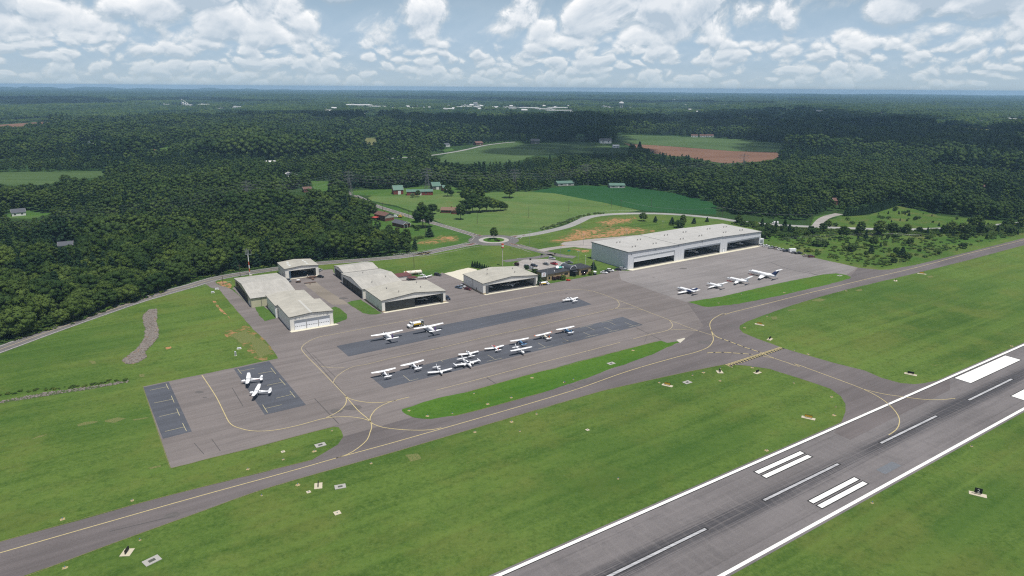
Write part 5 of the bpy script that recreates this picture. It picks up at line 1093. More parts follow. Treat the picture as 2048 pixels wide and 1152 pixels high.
place(cargo_plane('white cargo plane with a purple tail, left of the two, clear of the fuel truck', GC), A3z(830, 165, 1155, 106), 2.95, nominal=15.9)
place(cargo_plane('white cargo plane with a purple tail right beside the fuel truck', GC), A1z(245, 92, 547, 33), 2.95, nominal=15.9)
place(light_high('white high-wing plane at the lower left corner of the dark strip'), A3z(832, 544, 1083, 491), 2.3, nominal=11)
place(light_high('white high-wing plane second from the left corner of the tie-down strip'), A3z(1133, 471, 1371, 411), 2.3, nominal=11)
place(light_low('white low-wing plane facing the runway, left of the twin with tip tanks'), A1z(385, 539, 635, 497), 1.4, False, nominal=10.8)
place(tip_twin('white twin-engined plane with tip tanks facing the runway'), A1z(662, 460, 910, 410), 1.55, False, nominal=11.4)
place(light_low('white low-wing plane parked tail to tail behind the tip-tank twin'), A1z(706, 349, 898, 318), 1.4, nominal=10.8)
place(light_low('red and white low-wing plane alone on the tie-down strip', M_acw, M_acred, M_acred), A1z(975, 291, 1158, 258), 1.4, nominal=10.8)
place(light_high('white high-wing plane facing the runway below the blue-bodied one'), A1z(1231, 319, 1452, 275), 2.3, False, nominal=11)
place(light_high('blue-bodied high-wing plane behind the white one that faces the runway', M_acblue, None, M_acnavy, M_acblue), A1z(1229, 214, 1422, 180), 2.3, nominal=11)
place(light_high('cream high-wing plane with a red wing tip and striped tail', M_accream, M_acorange, M_acorange, M_acw), A1z(1479, 162, 1657, 120), 2.3, nominal=11)
place(light_high('blue-bodied high-wing plane at the right end of the row', M_acblue, None, M_acblue, M_acw), A1z(1703, 100, 1888, 63), 2.3, nominal=11)
_n = zoom(460, 730, 14.4)
o = light_high('white high-wing plane with pink trim, nearer the hill on the small pad', M_acw, None, M_acw, M_acw, tail2=gloss('pale_pink_trim', (.62, .36, .33)))
place(o, pos=sum(pts(_n(400, 255, 640, 510), 2.3), Vector()) / 2, head=math.atan2((at(*_n(340, 465)[0], 1.3) - at(*_n(870, 395)[0], 1.5)).y, (at(*_n(340, 465)[0], 1.3) - at(*_n(870, 395)[0], 1.5)).x))
o = light_high('white high-wing plane with a white tail, nearer the taxiway on the small pad')
place(o, pos=sum(pts(_n(690, 568, 835, 878), 2.3), Vector()) / 2, head=math.atan2((at(*_n(565, 800)[0], 1.3) - at(*_n(1150, 760)[0], 1.5)).y, (at(*_n(565, 800)[0], 1.3) - at(*_n(1150, 760)[0], 1.5)).x))
place(light_low('small white twin parked alone at the far end of the upper dark strip', twin=True, group=None), A2z(231, 208, 387, 178), 1.4, nominal=10.8)
place(light_low('white low-wing plane on the yard beside the rusty tank', group=None), B5z(1250, 347, 1437, 319), 1.4, False, nominal=10.8)
def jplace(o, a, b, Lf, za=1.6, zb=1.9):
    P, Q = at(*a, za), at(*b, zb); d = P - Q; h_ = math.atan2(d.y, d.x); o.location = (P.x - math.cos(h_) * Lf / 2, P.y - math.sin(h_) * Lf / 2, .062); o.rotation_euler = (0, 0, h_)
_j = zoom(1340, 540, 17.067); _k = zoom(1440, 530, 14.629)
jplace(jet('white jet with a navy belly, navy engines and fin, first in the row', 14.0, 16.0, .88, .04, M_acw, M_acnavy, M_acnavy, M_acnavy, False), _j(235, 590)[0], _j(865, 745)[0], 14.0)
jplace(jet('small all-white jet, second in the row', 11.5, 14.0, .80, .05, ttail=True), _j(1245, 440)[0], _j(1700, 535)[0], 11.5)
jplace(jet('all-white jet with swept tail, third in the row', 14.5, 14.5, .92, .17, ttail=True), _k(195, 372)[0], _k(700, 465)[0], 14.5)
jplace(jet('large white jet with a navy fin and blue flank stripe, last in the row', 20.0, 19.0, 1.18, .20, M_acw, None, M_acnavy, M_acw, True, M_acnavy), _k(830, 160)[0], _k(1440, 290)[0], 20.0, 2.0, 2.2)
# red covers lying by the jets' noses
for k, (q, lab) in enumerate(((_k(930, 288)[0], 'red tow bar lying beside the large navy-finned jet'), (_k(270, 482)[0], 'red tow bar lying beside the third white jet'))):
    P = at(*q); t_ = thing('tow_bar', lab, 'tow bar', (P.x, P.y, .062), R(-35)); MB().tube((-1.6, 0, .18), (1.6, 0, .18), .12, n=6).build('bar', M_acred, t_); MB().tube((1.1, -.4, .15), (1.1, .4, .15), .15, n=8).build('wheel', M_tyre, t_)
# aircraft inside the hangars
def inside(o, F, x, y, head): o.location = (*F(x, y), .13); o.rotation_euler = (0, 0, head)
inside(tip_twin('white twin with tip tanks standing inside the wide open hangar', 'planes inside the hangars'), FC, 21.5, 6.5, R(31.5 - 90))
inside(light_high('white high-wing plane just inside the left of the wide open hangar', group='planes inside the hangars'), FC, 8.5, 8.5, R(31.5 - 60))
inside(light_low('white low-wing plane inside the half open dark-doored hangar', group='planes inside the hangars'), FB, 27.5, 8.0, R(31.3 - 80))
inside(light_high('white high-wing plane showing one wing inside the half open hangar', group='planes inside the hangars'), FB, 16.6, 8.8, R(31.3 - 95))
inside(jet('white jet nose-out inside the middle bay of the grey hangar', 13.5, 14.5, .86, .1, group='planes inside the hangars'), FG, 72.5, 11, R(34.2 - 90))
inside(jet('white jet side-on inside the right bay of the grey hangar', 13.5, 14.5, .86, .12, group='planes inside the hangars'), FG, 108, 9, R(34.2 - 150))
inside(light_high('white small plane deep inside the right bay of the grey hangar', group='planes inside the hangars'), FG, 122, 8, R(34.2 - 60))
inside(light_high('blue small plane inside the maintenance hangar', M_acblue, group='planes inside the hangars'), FA, 34.2, 102.5, R(31.3 - 100))

# ================================================================== VEHICLES
M_carglass = mat('car_glass', (.012, .014, .018), .08, .05, 1, .6); M_rim = mat('wheel_rim', (.4, .4, .42), .35, .05, 1, .5, .5); M_lamp = mat('headlamp_glass', (.75, .75, .72), .2); M_tail = mat('tail_lamp', (.35, .02, .02), .3)
CARM = {}
def carpaint(c):
    if c not in CARM: CARM[c] = gloss('car_paint_' + c, dict(white=(.78, .78, .78), silver=(.42, .43, .45), black=(.016, .017, .02), grey=(.13, .14, .15), navy=(.025, .035, .06), red=(.40, .02, .03), maroon=(.10, .014, .022), blue=(.09, .13, .19), tan=(.35, .31, .25))[c], .25)
    return CARM[c]
def car_part_set(r, x0, x1, w_, p, body_prof, cab_prof, roofz, wx, wr=.33):
    h = w_ / 2
    mb = MB(); n = len(body_prof)
    rings = [[(x, sd * h * k, z) for x, z in body_prof] for sd, k in ((-1, .93), (-1, 1.0), (1, 1.0), (1, .93))]
    rings[0] = [(x * .99, -h, z) for x, z in body_prof]; rings[1] = [(x, -h * .86, z + .03 if z > .5 else z) for x, z in body_prof]; rings[2] = [(x, h * .86, z + .03 if z > .5 else z) for x, z in body_prof]; rings[3] = [(x * .99, h, z) for x, z in body_prof]
    mb.loft(rings); mb.build('body', p, r)
    if cab_prof:
        mb = MB(); k = .80
        zb = min(z for x, z in cab_prof); 
        mb.loft([[(x, sd * h * (.93 if z <= zb + .01 else k), z) for x, z in cab_prof] for sd in (-1, 1)]); mb.build('windows', M_carglass, r)
        xs_ = [x for x, z in cab_prof if z > zb + .2]; mb = MB(); mb.box(min(xs_) + .02, max(xs_) - .02, -h * .79, h * .79, roofz - .02, roofz + .05); mb.build('roof', p, r)
    for x in wx:
        for sd in (-1, 1):
            wo = MB().tube((x, sd * (h - .2), wr), (x, sd * (h + .01), wr), wr, n=12).build('wheel', M_tyre, r); MB().tube((x, sd * (h + .011), wr), (x, sd * (h + .025), wr), wr * .6, n=10).build('rim', M_rim, wo)
    for sd in (-1, 1):
        MB().box(x1 - .04, x1 + .015, sd * h * .72 - .2, sd * h * .72 + .2, .62, .78).build('headlight', M_lamp, r); MB().box(x0 - .015, x0 + .04, sd * h * .78 - .15, sd * h * .78 + .15, .70, .88).build('tail_light', M_tail, r)
def car(kind, c, label, group=None):
    p = carpaint(c); r = thing({'sedan': 'parked_car', 'suv': 'parked_suv', 'pickup': 'pickup_truck', 'van': 'parked_van'}[kind], label, {'sedan': 'car', 'suv': 'suv', 'pickup': 'pickup', 'van': 'van'}[kind], group=group)
    if kind == 'sedan': car_part_set(r, -2.3, 2.3, 1.8, p, [(-2.3, .35), (-2.25, .85), (-1.7, .97), (1.0, .95), (2.1, .78), (2.3, .55), (2.28, .3), (-2.2, .28)], [(-1.75, .97), (-1.1, 1.42), (.25, 1.44), (1.05, .96)], 1.44, (-1.35, 1.4))
    elif kind == 'suv': car_part_set(r, -2.35, 2.35, 1.92, p, [(-2.35, .4), (-2.35, 1.08), (1.05, 1.08), (2.2, .98), (2.35, .65), (2.3, .35), (-2.2, .33)], [(-2.3, 1.08), (-2.05, 1.7), (.2, 1.72), (1.0, 1.08)], 1.72, (-1.4, 1.42), .37)
    elif kind == 'pickup':
        car_part_set(r, -2.8, 2.8, 1.95, p, [(-2.8, .5), (-2.8, 1.05), (1.4, 1.08), (2.6, 1.0), (2.8, .7), (2.75, .42), (-2.7, .42)], [(-.75, 1.08), (-.6, 1.75), (.75, 1.77), (1.45, 1.08)], 1.77, (-1.75, 1.8), .39)
        MB().box(-2.65, -.85, -.8, .8, 1.0, 1.11).build('load_bed', M_prop, r)
    else: car_part_set(r, -2.6, 2.6, 2.0, p, [(-2.6, .4), (-2.6, 2.1), (-2.45, 2.2), (1.1, 2.2), (1.5, 2.05), (1.55, 1.15), (2.5, 1.0), (2.6, .6), (2.5, .38), (-2.5, .38)], [(.9, 1.2), (1.1, 1.95), (1.5, 1.98), (1.95, 1.15)], 1.9, (-1.6, 1.7), .37)
    return remember(r)
CAR0 = {}
def put_car(kind, c, label, px, head, group, z=.062):
    P = at(*px)
    if (kind, c) not in CAR0: CAR0[kind, c] = car(kind, c, label, group); o = CAR0[kind, c]; o.location = (P.x, P.y, z); o.rotation_euler = (0, 0, head); return o
    return dup(CAR0[kind, c], (P.x, P.y, z), head, label, group)
GP = 'cars in the terminal car park'; ZP = .08; _t = zoom(1060, 510, 14.629)
put_car('suv', 'navy', 'dark navy SUV beside the silver car in the terminal car park', _t(120, 340)[0], R(-25), GP, ZP)
put_car('sedan', 'silver', 'silver car half hidden by the tree at the terminal', _t(60, 425)[0], R(-25), GP, ZP); put_car('suv', 'grey', 'grey SUV behind the trees at the terminal corner', B1z(1375, 480)[0], R(-25), GP, ZP)
put_car('sedan', 'grey', 'grey car with a bright nose alone in the middle of the car park', _t(470, 288)[0], R(-40), GP, ZP); put_car('pickup', 'red', 'bright red pickup in the terminal car park', _t(705, 285)[0], R(-45), GP, ZP)
put_car('suv', 'silver', 'silver SUV at the upper edge of the car park', _t(645, 128)[0], R(-20), GP, ZP); put_car('pickup', 'grey', 'grey pickup at the right edge of the car park', _t(1135, 248)[0], R(-15), GP, ZP)
GH = 'cars beside the wide open hangar'
put_car('sedan', 'blue', 'pale blue car left of the maroon one by the hangar wall', Vz(212, 550)[0], R(-35), GH); put_car('sedan', 'silver', 'silver car parked against the side of the wide open hangar', Vz(252, 535)[0], R(-35), GH); put_car('sedan', 'maroon', 'maroon car parked beside the wide open hangar', Vz(318, 568)[0], R(-35), GH)
put_car('suv', 'navy', 'dark car half hidden behind the half open hangar', B5z(1632, 632)[0], R(-60), None)
put_car('suv', 'black', 'black SUV alone on the yard right of the white plane', B5z(1508, 330)[0], R(-25), None)
GT = 'cars on the grass edge between terminal and grey hangar'
put_car('sedan', 'white', 'white car nearest the golf cart on the grass edge', Tz(1378, 435)[0], R(-20), GT); put_car('sedan', 'black', 'black car between two white ones on the grass edge', Tz(1430, 415)[0], R(-20), GT); put_car('suv', 'white', 'white SUV on the grass edge by the terminal', Tz(1498, 398)[0], R(-15), GT)
put_car('sedan', 'black', 'black car near the grey hangar corner', Tz(1640, 378)[0], R(-20), GT); put_car('suv', 'silver', 'silver SUV at the corner of the grey hangar', Tz(1725, 368)[0], R(-10), GT)
GR = 'cars along the right edge of the new ramp'
for kind, c, lab, x, y in (('suv', 'white', 'white SUV nearest the grey hangar in the ramp edge row', 368, 190), ('pickup', 'white', 'white pickup second in the ramp edge row', 445, 203), ('pickup', 'silver', 'silver pickup third in the ramp edge row', 545, 230), ('suv', 'tan', 'pale tan SUV in the ramp edge row', 628, 243), ('sedan', 'white', 'white car beside the tan SUV in the ramp edge row', 682, 256), ('sedan', 'silver', 'silver car left of the navy pickup on the ramp edge', 738, 266),
                           ('pickup', 'navy', 'navy pickup hitched in front of the white trailer', 795, 285), ('sedan', 'grey', 'grey car right of the white trailer', 925, 314), ('pickup', 'black', 'black pickup right of the white trailer', 1000, 324), ('sedan', 'tan', 'pale tan car near the end of the ramp edge row', 1125, 366), ('suv', 'maroon', 'dark maroon SUV at the end of the ramp edge row', 1215, 382)):
    put_car(kind, c, lab, Pz(x, y)[0], R(8), GR)
P = at(*Pz(890, 296)[0]); t_ = thing('box_trailer', 'white box trailer in the row of cars on the new ramp', 'trailer', (P.x, P.y, .062), R(8)); MB().box(-2.4, 2.4, -1.1, 1.1, .5, 2.7).build('box', M_acw, t_); MB().box(2.41, 2.45, -1.0, 1.0, .6, 2.6).build('door', M_doorgrey, t_); MB().tube((-2.4, 0, .6), (-3.5, 0, .6), .07, n=6).build('drawbar', M_steel, t_)
for x in (-.5, .5):
    for sd in (-1, 1): MB().tube((x, sd * 1.0, .36), (x, sd * 1.16, .36), .36, n=12).build('wheel', M_tyre, t_)
put_car('suv', 'grey', 'grey car at the left of the maintenance hangar front', A5z(1262, 405)[0], R(-50), None); put_car('sedan', 'black', 'black car right of the maintenance hangar', A5z(1668, 352)[0], R(-15), None); put_car('suv', 'silver', 'silver SUV beside the maintenance hangar wall', A5z(1662, 272)[0], R(80), None)
put_car('van', 'white', 'white van driving on the pale bypass road', B4z(475, 214)[0], R(176), None, .09)
put_car('van', 'white', 'white van parked beside the brick house with the lean-to', Uz(690, 785)[0], R(-20), None, .05)
P = at(*Uz(790, 790)[0]); t_ = thing('backhoe', 'yellow excavator parked by the brick house', 'digger', P, R(-20)); M_yelm = gloss('machine_yellow', (.60, .38, .06)); MB().box(-1.8, 1.4, -1, 1, .7, 1.6).build('chassis', M_yelm, t_); MB().box(-.6, .8, -.8, .8, 1.61, 2.8).build('cab', M_yelm, t_); MB().tube((1.4, 0, 1.4), (3.4, 0, 2.9), .2, n=6).tube((3.4, 0, 2.9), (4.4, 0, .9), .16, n=6).build('boom', M_yelm, t_)
for x in (-1.1, 1.0):
    for sd in (-1, 1): MB().tube((x, sd * .9, .6), (x, sd * 1.25, .6), .6, n=12).build('wheel', M_tyre, t_)
def fuel_truck(label, px, head, s=1.0):
    P = at(*px); r = thing('fuel_truck', label, 'fuel truck', (P.x, P.y, .062), head)
    MB().box(-4.2, 3.9, -.55, .55, .55, .85).build('chassis', M_prop, r)
    cb = MB().loft([[(1.9, y * k, .7), (4.0, y * k, .7), (4.1, y * k, 1.35), (3.2, y * k, 1.65), (2.95, y * k, 1.75), (2.6, y * k, 2.65), (1.95, y * k, 2.7)] for y, k in ((-1.1, 1), (-1.05, .98), (1.05, .98), (1.1, 1))]).build('cab', M_acw, r)
    MB().box(2.5, 2.98, -.95, .95, 1.8, 2.5).box(2.1, 2.6, -1.13, 1.13, 1.75, 2.35).build('window', M_carglass, cb)
    tk = MB().body([(1.55, 0, 1.75, .2, .2), (1.5, 0, 1.75, 1.0, .85, .8), (-2.6, 0, 1.75, 1.0, .85, .8), (-2.65, 0, 1.75, .2, .2)], 16).build('tank', M_acw, r)
    MB().box(-2.5, 1.3, -1.04, -.985, 1.15, 1.95).box(-2.5, 1.3, .985, 1.04, 1.15, 1.95).build('yellow_panel', gloss('fuel_yellow', (.62, .40, .03)), tk)
    MB().box(-4.2, -2.75, -1.1, 1.1, .85, 2.1).build('pump_locker', M_fascia, r); MB().box(-4.3, -2.7, -1.15, 1.15, 2.6, 2.75).build('locker_roof', M_steel, r)
    for x in (-4.1, -2.85):
        for y in (-1, 1): MB().tube((x, y, 2.1), (x, y, 2.6), .05, n=6).build('roof_post', M_steel, r)
    MB().tube((-3.5, -.3, 1.0), (-3.5, -1.25, 1.0), .32, n=12).build('hose_reel', mat('hose_orange', (.55, .16, .06), .7), r)
    MB().box(3.95, 4.3, -1.1, 1.1, .45, .75).build('bumper', M_prop, r)
    for x in (3.0, -1.8, -2.9):
        for sd in (-1, 1): wo = MB().tube((x, sd * .8, .5), (x, sd * 1.12, .5), .5, n=14).build('wheel', M_tyre, r); MB().tube((x, sd * 1.121, .5), (x, sd * 1.14, .5), .28, n=10).build('rim', M_lamp, wo)
    r.scale = (s, s, s); return r
fuel_truck('white fuel truck with a yellow tank panel beside the cargo planes', zoom(740, 630, 12.8)(1165, 300)[0], R(33.6 + 180))
fuel_truck('small white fuel truck by the corner of the wide open hangar', Tz(258, 655)[0], R(22), .82)
P = at(*Tz(1205, 460)[0]); t_ = thing('golf_cart', 'white-roofed golf cart at the lawn edge by the round bushes', 'golf cart', (P.x, P.y, .062), R(-70)); MB().box(-1.3, 1.3, -.65, .65, .3, .8).build('body', M_prop, t_); MB().box(-1.3, 1.4, -.8, .8, 1.95, 2.1).build('roof', M_acw, t_); MB().box(-.3, .5, -.6, .6, .81, 1.2).build('seat', M_acw, t_)
for x in (-1.2, 1.2):
    for sd in (-.6, .6): MB().tube((x, sd, .8), (x, sd, 1.95), .04, n=6).build('post', M_steel, t_); MB().tube((x * .7, sd * .9, .25), (x * .7, sd * 1.1, .25), .25, n=10).build('wheel', M_tyre, t_)
P = at(*Tz(712, 575)[0]); t_ = thing('tug', 'low red aircraft tug at the lawn in front of the terminal', 'tug', (P.x, P.y, .062), R(5)); MB().loft([[(-1.3, y, .25), (1.3, y, .25), (1.35, y, .6), (.4, y, .75), (.2, y, .95), (-1.2, y, .9)] for y in (-.7, .7)]).build('body', M_acred, t_); MB().box(-.7, -.2, -.35, .35, .95, 1.35).build('seat', M_prop, t_)
for x in (-.9, .9):
    for sd in (-1, 1): MB().tube((x, sd * .6, .3), (x, sd * .8, .3), .3, n=10).build('wheel', M_tyre, t_)

# ================================================================== POLES, MASTS, SIGNS, SMALL THINGS
M_rust = mat('rusty_white_tank', None, .7, fn=lambda t, co: t.mix(t.ramp(t.noise(t.mapv(co, (1.2, .6, .5)), 1.0, 6, .7), .50, .60), (.70, .66, .58), (.30, .13, .05)))
P = at(*B5z(1190, 318)[0]); t_ = thing('storage_tank', 'rust-streaked white horizontal tank behind the right-hand hangars', 'tank', (P.x, P.y, .04), R(21)); MB().body([(-5.9, 0, 1.55, .2, .2), (-5.7, 0, 1.55, .9, .9), (-5.2, 0, 1.55, 1.25, 1.25), (5.2, 0, 1.55, 1.25, 1.25), (5.7, 0, 1.55, .9, .9), (5.9, 0, 1.55, .2, .2)], 18).build('shell', M_rust, t_, True)
for x in (-3.6, 3.6): MB().box(x - .25, x + .25, -1.0, 1.0, 0, .62).build('saddle', M_conc, t_)
mb = MB(); mb.box(-9.5, -6.2, -1.1, .6, .1, .6); mb.tube((-8.8, -.2, .6), (-8.8, -.2, 1.5), .3, n=8); mb.build('pump_skid', M_pipe, t_)
P = at(*B5z(1060, 375)[0]); t_ = thing('brown_shed', 'flat maroon-roofed shed wedged behind the right-hand hangars', 'shed', (P.x, P.y, 0), R(31.3)); M_marn = mat('maroon_roof', (.13, .05, .048), .8)
MB().box(-5.5, 5, -2, 5.5, 0, 2.4).build('wall', M_wallwhite, t_); MB().box(-5.8, 5.3, -2.3, 5.8, 2.41, 2.6).build('roof', M_marn, t_); MB().box(1.5, 6.8, -6.5, -2.31, 1.7, 1.95).build('porch_roof', M_marn, t_)
# derelict airframe and pieces in front of the maintenance hangar
M_wreck = mat('wreck_brown', (.13, .085, .065), .9, .35, 1.5); _w = zoom(590, 540, 32.9)
def wreck(name, label, q, head, build):
    P = at(*q); t_ = thing(name, label, 'wreck', (P.x, P.y, .06), head, 'airframe wrecks in front of the maintenance hangar'); build(t_); return t_
def wk1(t_):
    MB().body([(3, 0, .8, .3, .3), (2, 0, .95, .7, .6), (-.5, 0, .95, .75, .65), (-3.5, 0, .8, .25, .25)], 10).build('cabin', M_wreck, t_, True)
    MB().foil([((.8, 0, .5), 1.6, .2, (0, 0, 1)), ((.6, 4.6, .5), 1.3, .15, (0, 0, 1))]).foil([((.8, 0, .5), 1.6, .2, (0, 0, 1)), ((.6, -4.6, .5), 1.3, .15, (0, 0, 1))]).build('wing', M_wreck, t_)
    MB().tube((-3.4, 0, .8), (-6, .3, .7), .2, .1, n=8).build('tail_boom', M_wreck, t_)
wreck('stripped_airframe', 'brown stripped airframe with stub wings, right of the yard wrecks', _w(1120, 560)[0], R(28), wk1)
def wk2(t_):
    MB().foil([((.8, -3.4, .3), 1.2, .16, (0, 0, 1)), ((.7, 3.4, .35), 1.1, .12, (0, 0, 1))]).build('panel', M_wreck, t_); MB().tube((-.2, 0, .3), (-4.6, .8, .6), .32, .12, n=8).build('tail_boom', M_wreck, t_)
    for sd in (-2, 2): MB().tube((0, sd, 0), (0, sd, .3), .1, n=6).build('trestle', M_steel, t_)
wreck('wing_section', 'dark loose wing section on trestles, nearest the yard centre', _w(1000, 860)[0], R(115), wk2)
def wk3(t_):
    MB().box(-1.5, 1.5, -.8, .8, .35, .8).build('chassis', M_wreck, t_); MB().box(-.9, .9, -.85, .85, 1.5, 1.62).build('roof', M_acw, t_)
    for x in (-.8, .8):
        for sd in (-.75, .75): MB().tube((x, sd, .8), (x, sd, 1.5), .05, n=6).build('post', M_steel, t_); MB().tube((x, sd - .12, .35), (x, sd + .12, .35), .35, n=10).build('wheel', M_tyre, t_)
wreck('ground_power_cart', 'old tug with a white roof at the left of the yard wrecks', _w(220, 820)[0], R(15), wk3)['category'] = 'tug'
# beacon mast with antennas
P = at(500, 551); t_ = thing('beacon_mast', 'red and white banded mast with antenna frames behind the tan hangar', 'mast', P, 0); hm = 17.6; M_sred = mat('signal_red', (.52, .085, .04), .6); M_swhite = mat('signal_white', (.80, .79, .74), .6)
MB().box(-.4, 1.3, -.7, .7, 0, .5).build('footing', M_conc, t_)
for k in range(6): MB().tube((-.0, 0, .2 + k * 2.2), (0, 0, .2 + (k + 1) * 2.2 - .005), .33 - .02 * k, .31 - .02 * k, n=10).build('mast_band', M_swhite if k in (0, 2, 4, 5) and k != 5 else M_sred if k in (1, 3) else M_swhite, t_)
mb = MB(); mb.box(-1.7, 2.2, -.12, .12, 13.3, 13.5); mb.box(-.12, .12, -1.4, 1.4, 13.5, 13.7)
for x, y in ((-1.6, 0), (-1.2, -.5), (-.6, .3), (0, 0), (0, -1.3), (0, 1.3), (.4, -.2), (2.1, 0)): mb.tube((x, y, 13.5), (x, y, 16.2 + (hash((x, y)) % 5) * .25), .11, n=6)
mb.build('antenna_frame', M_steel, t_)
# wind cone pole by the centre hangar
P = at(*B1z(1056, 462)[0]); hm = height(B1z(1056, 462)[0], B1z(1056, 228)[0][1]); t_ = thing('marker_pole', 'tall pale pole topped by a red and white drum behind the wide open hangar', 'pole', P, 0); M_paleyel = mat('pale_pole', (.55, .52, .42), .7)
MB().tube((0, 0, 0), (0, 0, hm), .28, .22, n=8).build('pole', M_paleyel, t_)
for k, m_ in enumerate((M_sred, M_swhite, M_sred)): MB().tube((0, 0, hm + .9 * k), (0, 0, hm + .9 * (k + 1) - .005), .85, n=12).build('drum_band', m_, t_)
# lamp posts and wooden power poles
def lamp_post(label, q, top=None, group='airport lamp posts', h=None, flag=False):
    P = at(*q); h = h or height(q, top); t_ = thing('lamp_post', label, 'lamp post', P, R(33), group); MB().tube((0, 0, 0), (0, 0, h), .11, .07, n=7).build('post', M_steel, t_); MB().box(-.95, .95, -.1, .1, h - .05, h + .06).build('arm', M_steel, t_)
    for x in (-.9, .9): MB().box(x - .28, x + .28, -.2, .2, h - .18, h - .055).build('lamp_head', M_doorgrey, t_)
    return t_
for lab, q, tp_ in (('lamp post in front of the roundabout on the green triangle', B1z(1180, 250)[0], B1z(1180, 105)[0][1]), ('lamp post beside the bypass road near the roundabout', B1z(1403, 188)[0], B1z(1403, 18)[0][1]), ('lamp post at the drive with the green sign', B1z(1797, 375)[0], B1z(1797, 215)[0][1]), ('lamp post at the left of the terminal car park', B1z(1265, 465)[0], B1z(1265, 360)[0][1]),
                    ('lamp post behind the terminal vault', Tz(895, 270)[0], Tz(895, 25)[0][1]), ('lamp post by the conifer right of the terminal', Tz(1175, 395)[0], Tz(1175, 180)[0][1]), ('lamp post on the east lot kerb', B3z(648, 565)[0], B3z(648, 450)[0][1]), ('lamp post behind the grey hangar roof', B3z(1088, 488)[0], B3z(1088, 410)[0][1]), ('lamp post among the bypass shrubs', B3z(1462, 375)[0], B3z(1462, 318)[0][1]),
                    ('lamp post at the bypass bend', B3z(622, 400)[0], B3z(622, 275)[0][1]), ('lamp post at the terminal sign', Tz(322, 590)[0], Tz(322, 330)[0][1])): lamp_post(lab, q, tp_)
P = at(*Tz(1030, 300)[0]); h = height(Tz(1030, 300)[0], Tz(1030, 105)[0][1]); t_ = thing('flag_pole', 'slim white flag pole right of the terminal roof', 'pole', P, 0); MB().tube((0, 0, 0), (0, 0, h), .12, .07, n=7).build('pole', M_swhite, t_); MB().ico((0, 0, h + .15), .25, 1).build('finial', M_swhite, t_)
M_pole = mat('weathered_wood', (.10, .075, .055), .9, .2, 1.5)
PP = {}
def power_pole(label, q, top, group='wooden power poles', cross=True):
    P = at(*q); h = max(8, min(22, height(q, top))); t_ = thing('power_pole', label, 'power pole', P, R(20), group); MB().tube((0, 0, 0), (0, 0, h), .17, .12, n=7).build('pole', M_pole, t_)
    if cross: MB().box(-1.2, 1.2, -.07, .07, h - .8, h - .62).build('crossarm', M_pole, t_)
    return P + Vector((0, 0, h - .7))
for lab, q, tp_, cr in (('wooden pole in the pasture left of the roundabout tree', B2z(1303, 345)[0], B2z(1303, 225)[0][1], False), ('wooden pole in the middle of the pasture', B2z(1830, 282)[0], B2z(1830, 170)[0][1], False), ('wooden pole in the pasture below the soybean field', B3z(499, 220)[0], B3z(499, 95)[0][1], False), ('wooden pole at the soybean field edge', B3z(934, 190)[0], B3z(934, 110)[0][1], False), ('wooden pole inside the soybean field', B3z(1343, 178)[0], B3z(1343, 80)[0][1], False),
                        ('double wooden pole beside the bypass road crest', B3z(1033, 185)[0], B3z(1033, 140)[0][1], True), ('wooden pole at the wood left of the main road', Y5z(1543, 890)[0], Y5z(1528, 780)[0][1], True), ('wooden pole beside the tan hangar', A5z(645, 345)[0], A5z(632, 185)[0][1], True), ('wooden pole in front of the bungalow trees', B2z(773, 455)[0], B2z(773, 310)[0][1], True), ('wooden pole on the lawn between the two brick houses', Uz(968, 810)[0], Uz(968, 660)[0][1], True), ('wooden pole at the bend of the farm road', Uz(422, 640)[0], Uz(422, 545)[0][1], True),
                        ('wooden pole with crossarms at the side drive', B4z(140, 170)[0], B4z(140, 105)[0][1], True), ('wooden pole in the woods edge at the side drive', B4z(700, 220)[0], B4z(700, 150)[0][1], True), ('wooden pole behind the rear hangar on the road', B5z(1205, 235)[0], B5z(1205, 55)[0][1], False), ('thin wooden pole at the road junction', A5z(425, 450)[0], A5z(422, 320)[0][1], False)):
    PP[lab] = power_pole(lab, q, tp_, cross=cr)
# lattice pylons and their lines
M_pyl = mat('weathered_lattice_steel', (.13, .135, .14), .6)
def pylon(label, q, top, h=None):
    P = at(*q); h = h or max(22, min(42, height(q, top))); t_ = thing('pylon', label, 'pylon', P, R(78), 'lattice pylons of the power line'); b = 3.0; tw = .8
    mb = MB()
    W = lambda z: b + (tw - b) * min(1, z / (h * .72))
    c4 = ((-1, -1), (1, -1), (1, 1), (-1, 1))
    for sx, sy in c4: mb.tube((sx * b, sy * b, 0), (sx * tw, sy * tw, h * .72), .16, n=4); mb.tube((sx * tw, sy * tw, h * .72), (sx * .25, sy * .25, h), .13, n=4)
    zs = [0, h * .17, h * .32, h * .45, h * .56, h * .65, h * .72]
    for z0, z1 in zip(zs, zs[1:]):
        for i in range(4):
            a, c = c4[i], c4[(i + 1) % 4]; w0, w1 = W(z0), W(z1); mb.tube((a[0] * w0, a[1] * w0, z0), (c[0] * w1, c[1] * w1, z1), .09, n=3); mb.tube((c[0] * w0, c[1] * w0, z0), (a[0] * w1, a[1] * w1, z1), .09, n=3); mb.tube((a[0] * w1, a[1] * w1, z1), (c[0] * w1, c[1] * w1, z1), .09, n=3)
    mb.build('lattice_body', M_pyl, t_)
    A = []
    for z, l in ((h * .68, 5.2), (h * .80, 6.2), (h * .92, 5.0)):
        mb = MB(); mb.tube((0, -l, z), (0, l, z), .14, n=4)
        for s in (-1, 1): mb.tube((0, s * l, z), (0, s * .6, z + h * .05), .1, n=4); A.append(Vector((0, s * l, z - 1.2))); mb.tube((0, s * l, z), (0, s * l, z - 1.2), .12, n=4)
        mb.build('crossarm', M_pyl, t_)
    A.append(Vector((0, 0, h)))
    rot = Matrix.Rotation(R(78), 4, 'Z'); return [P + rot @ a for a in A]
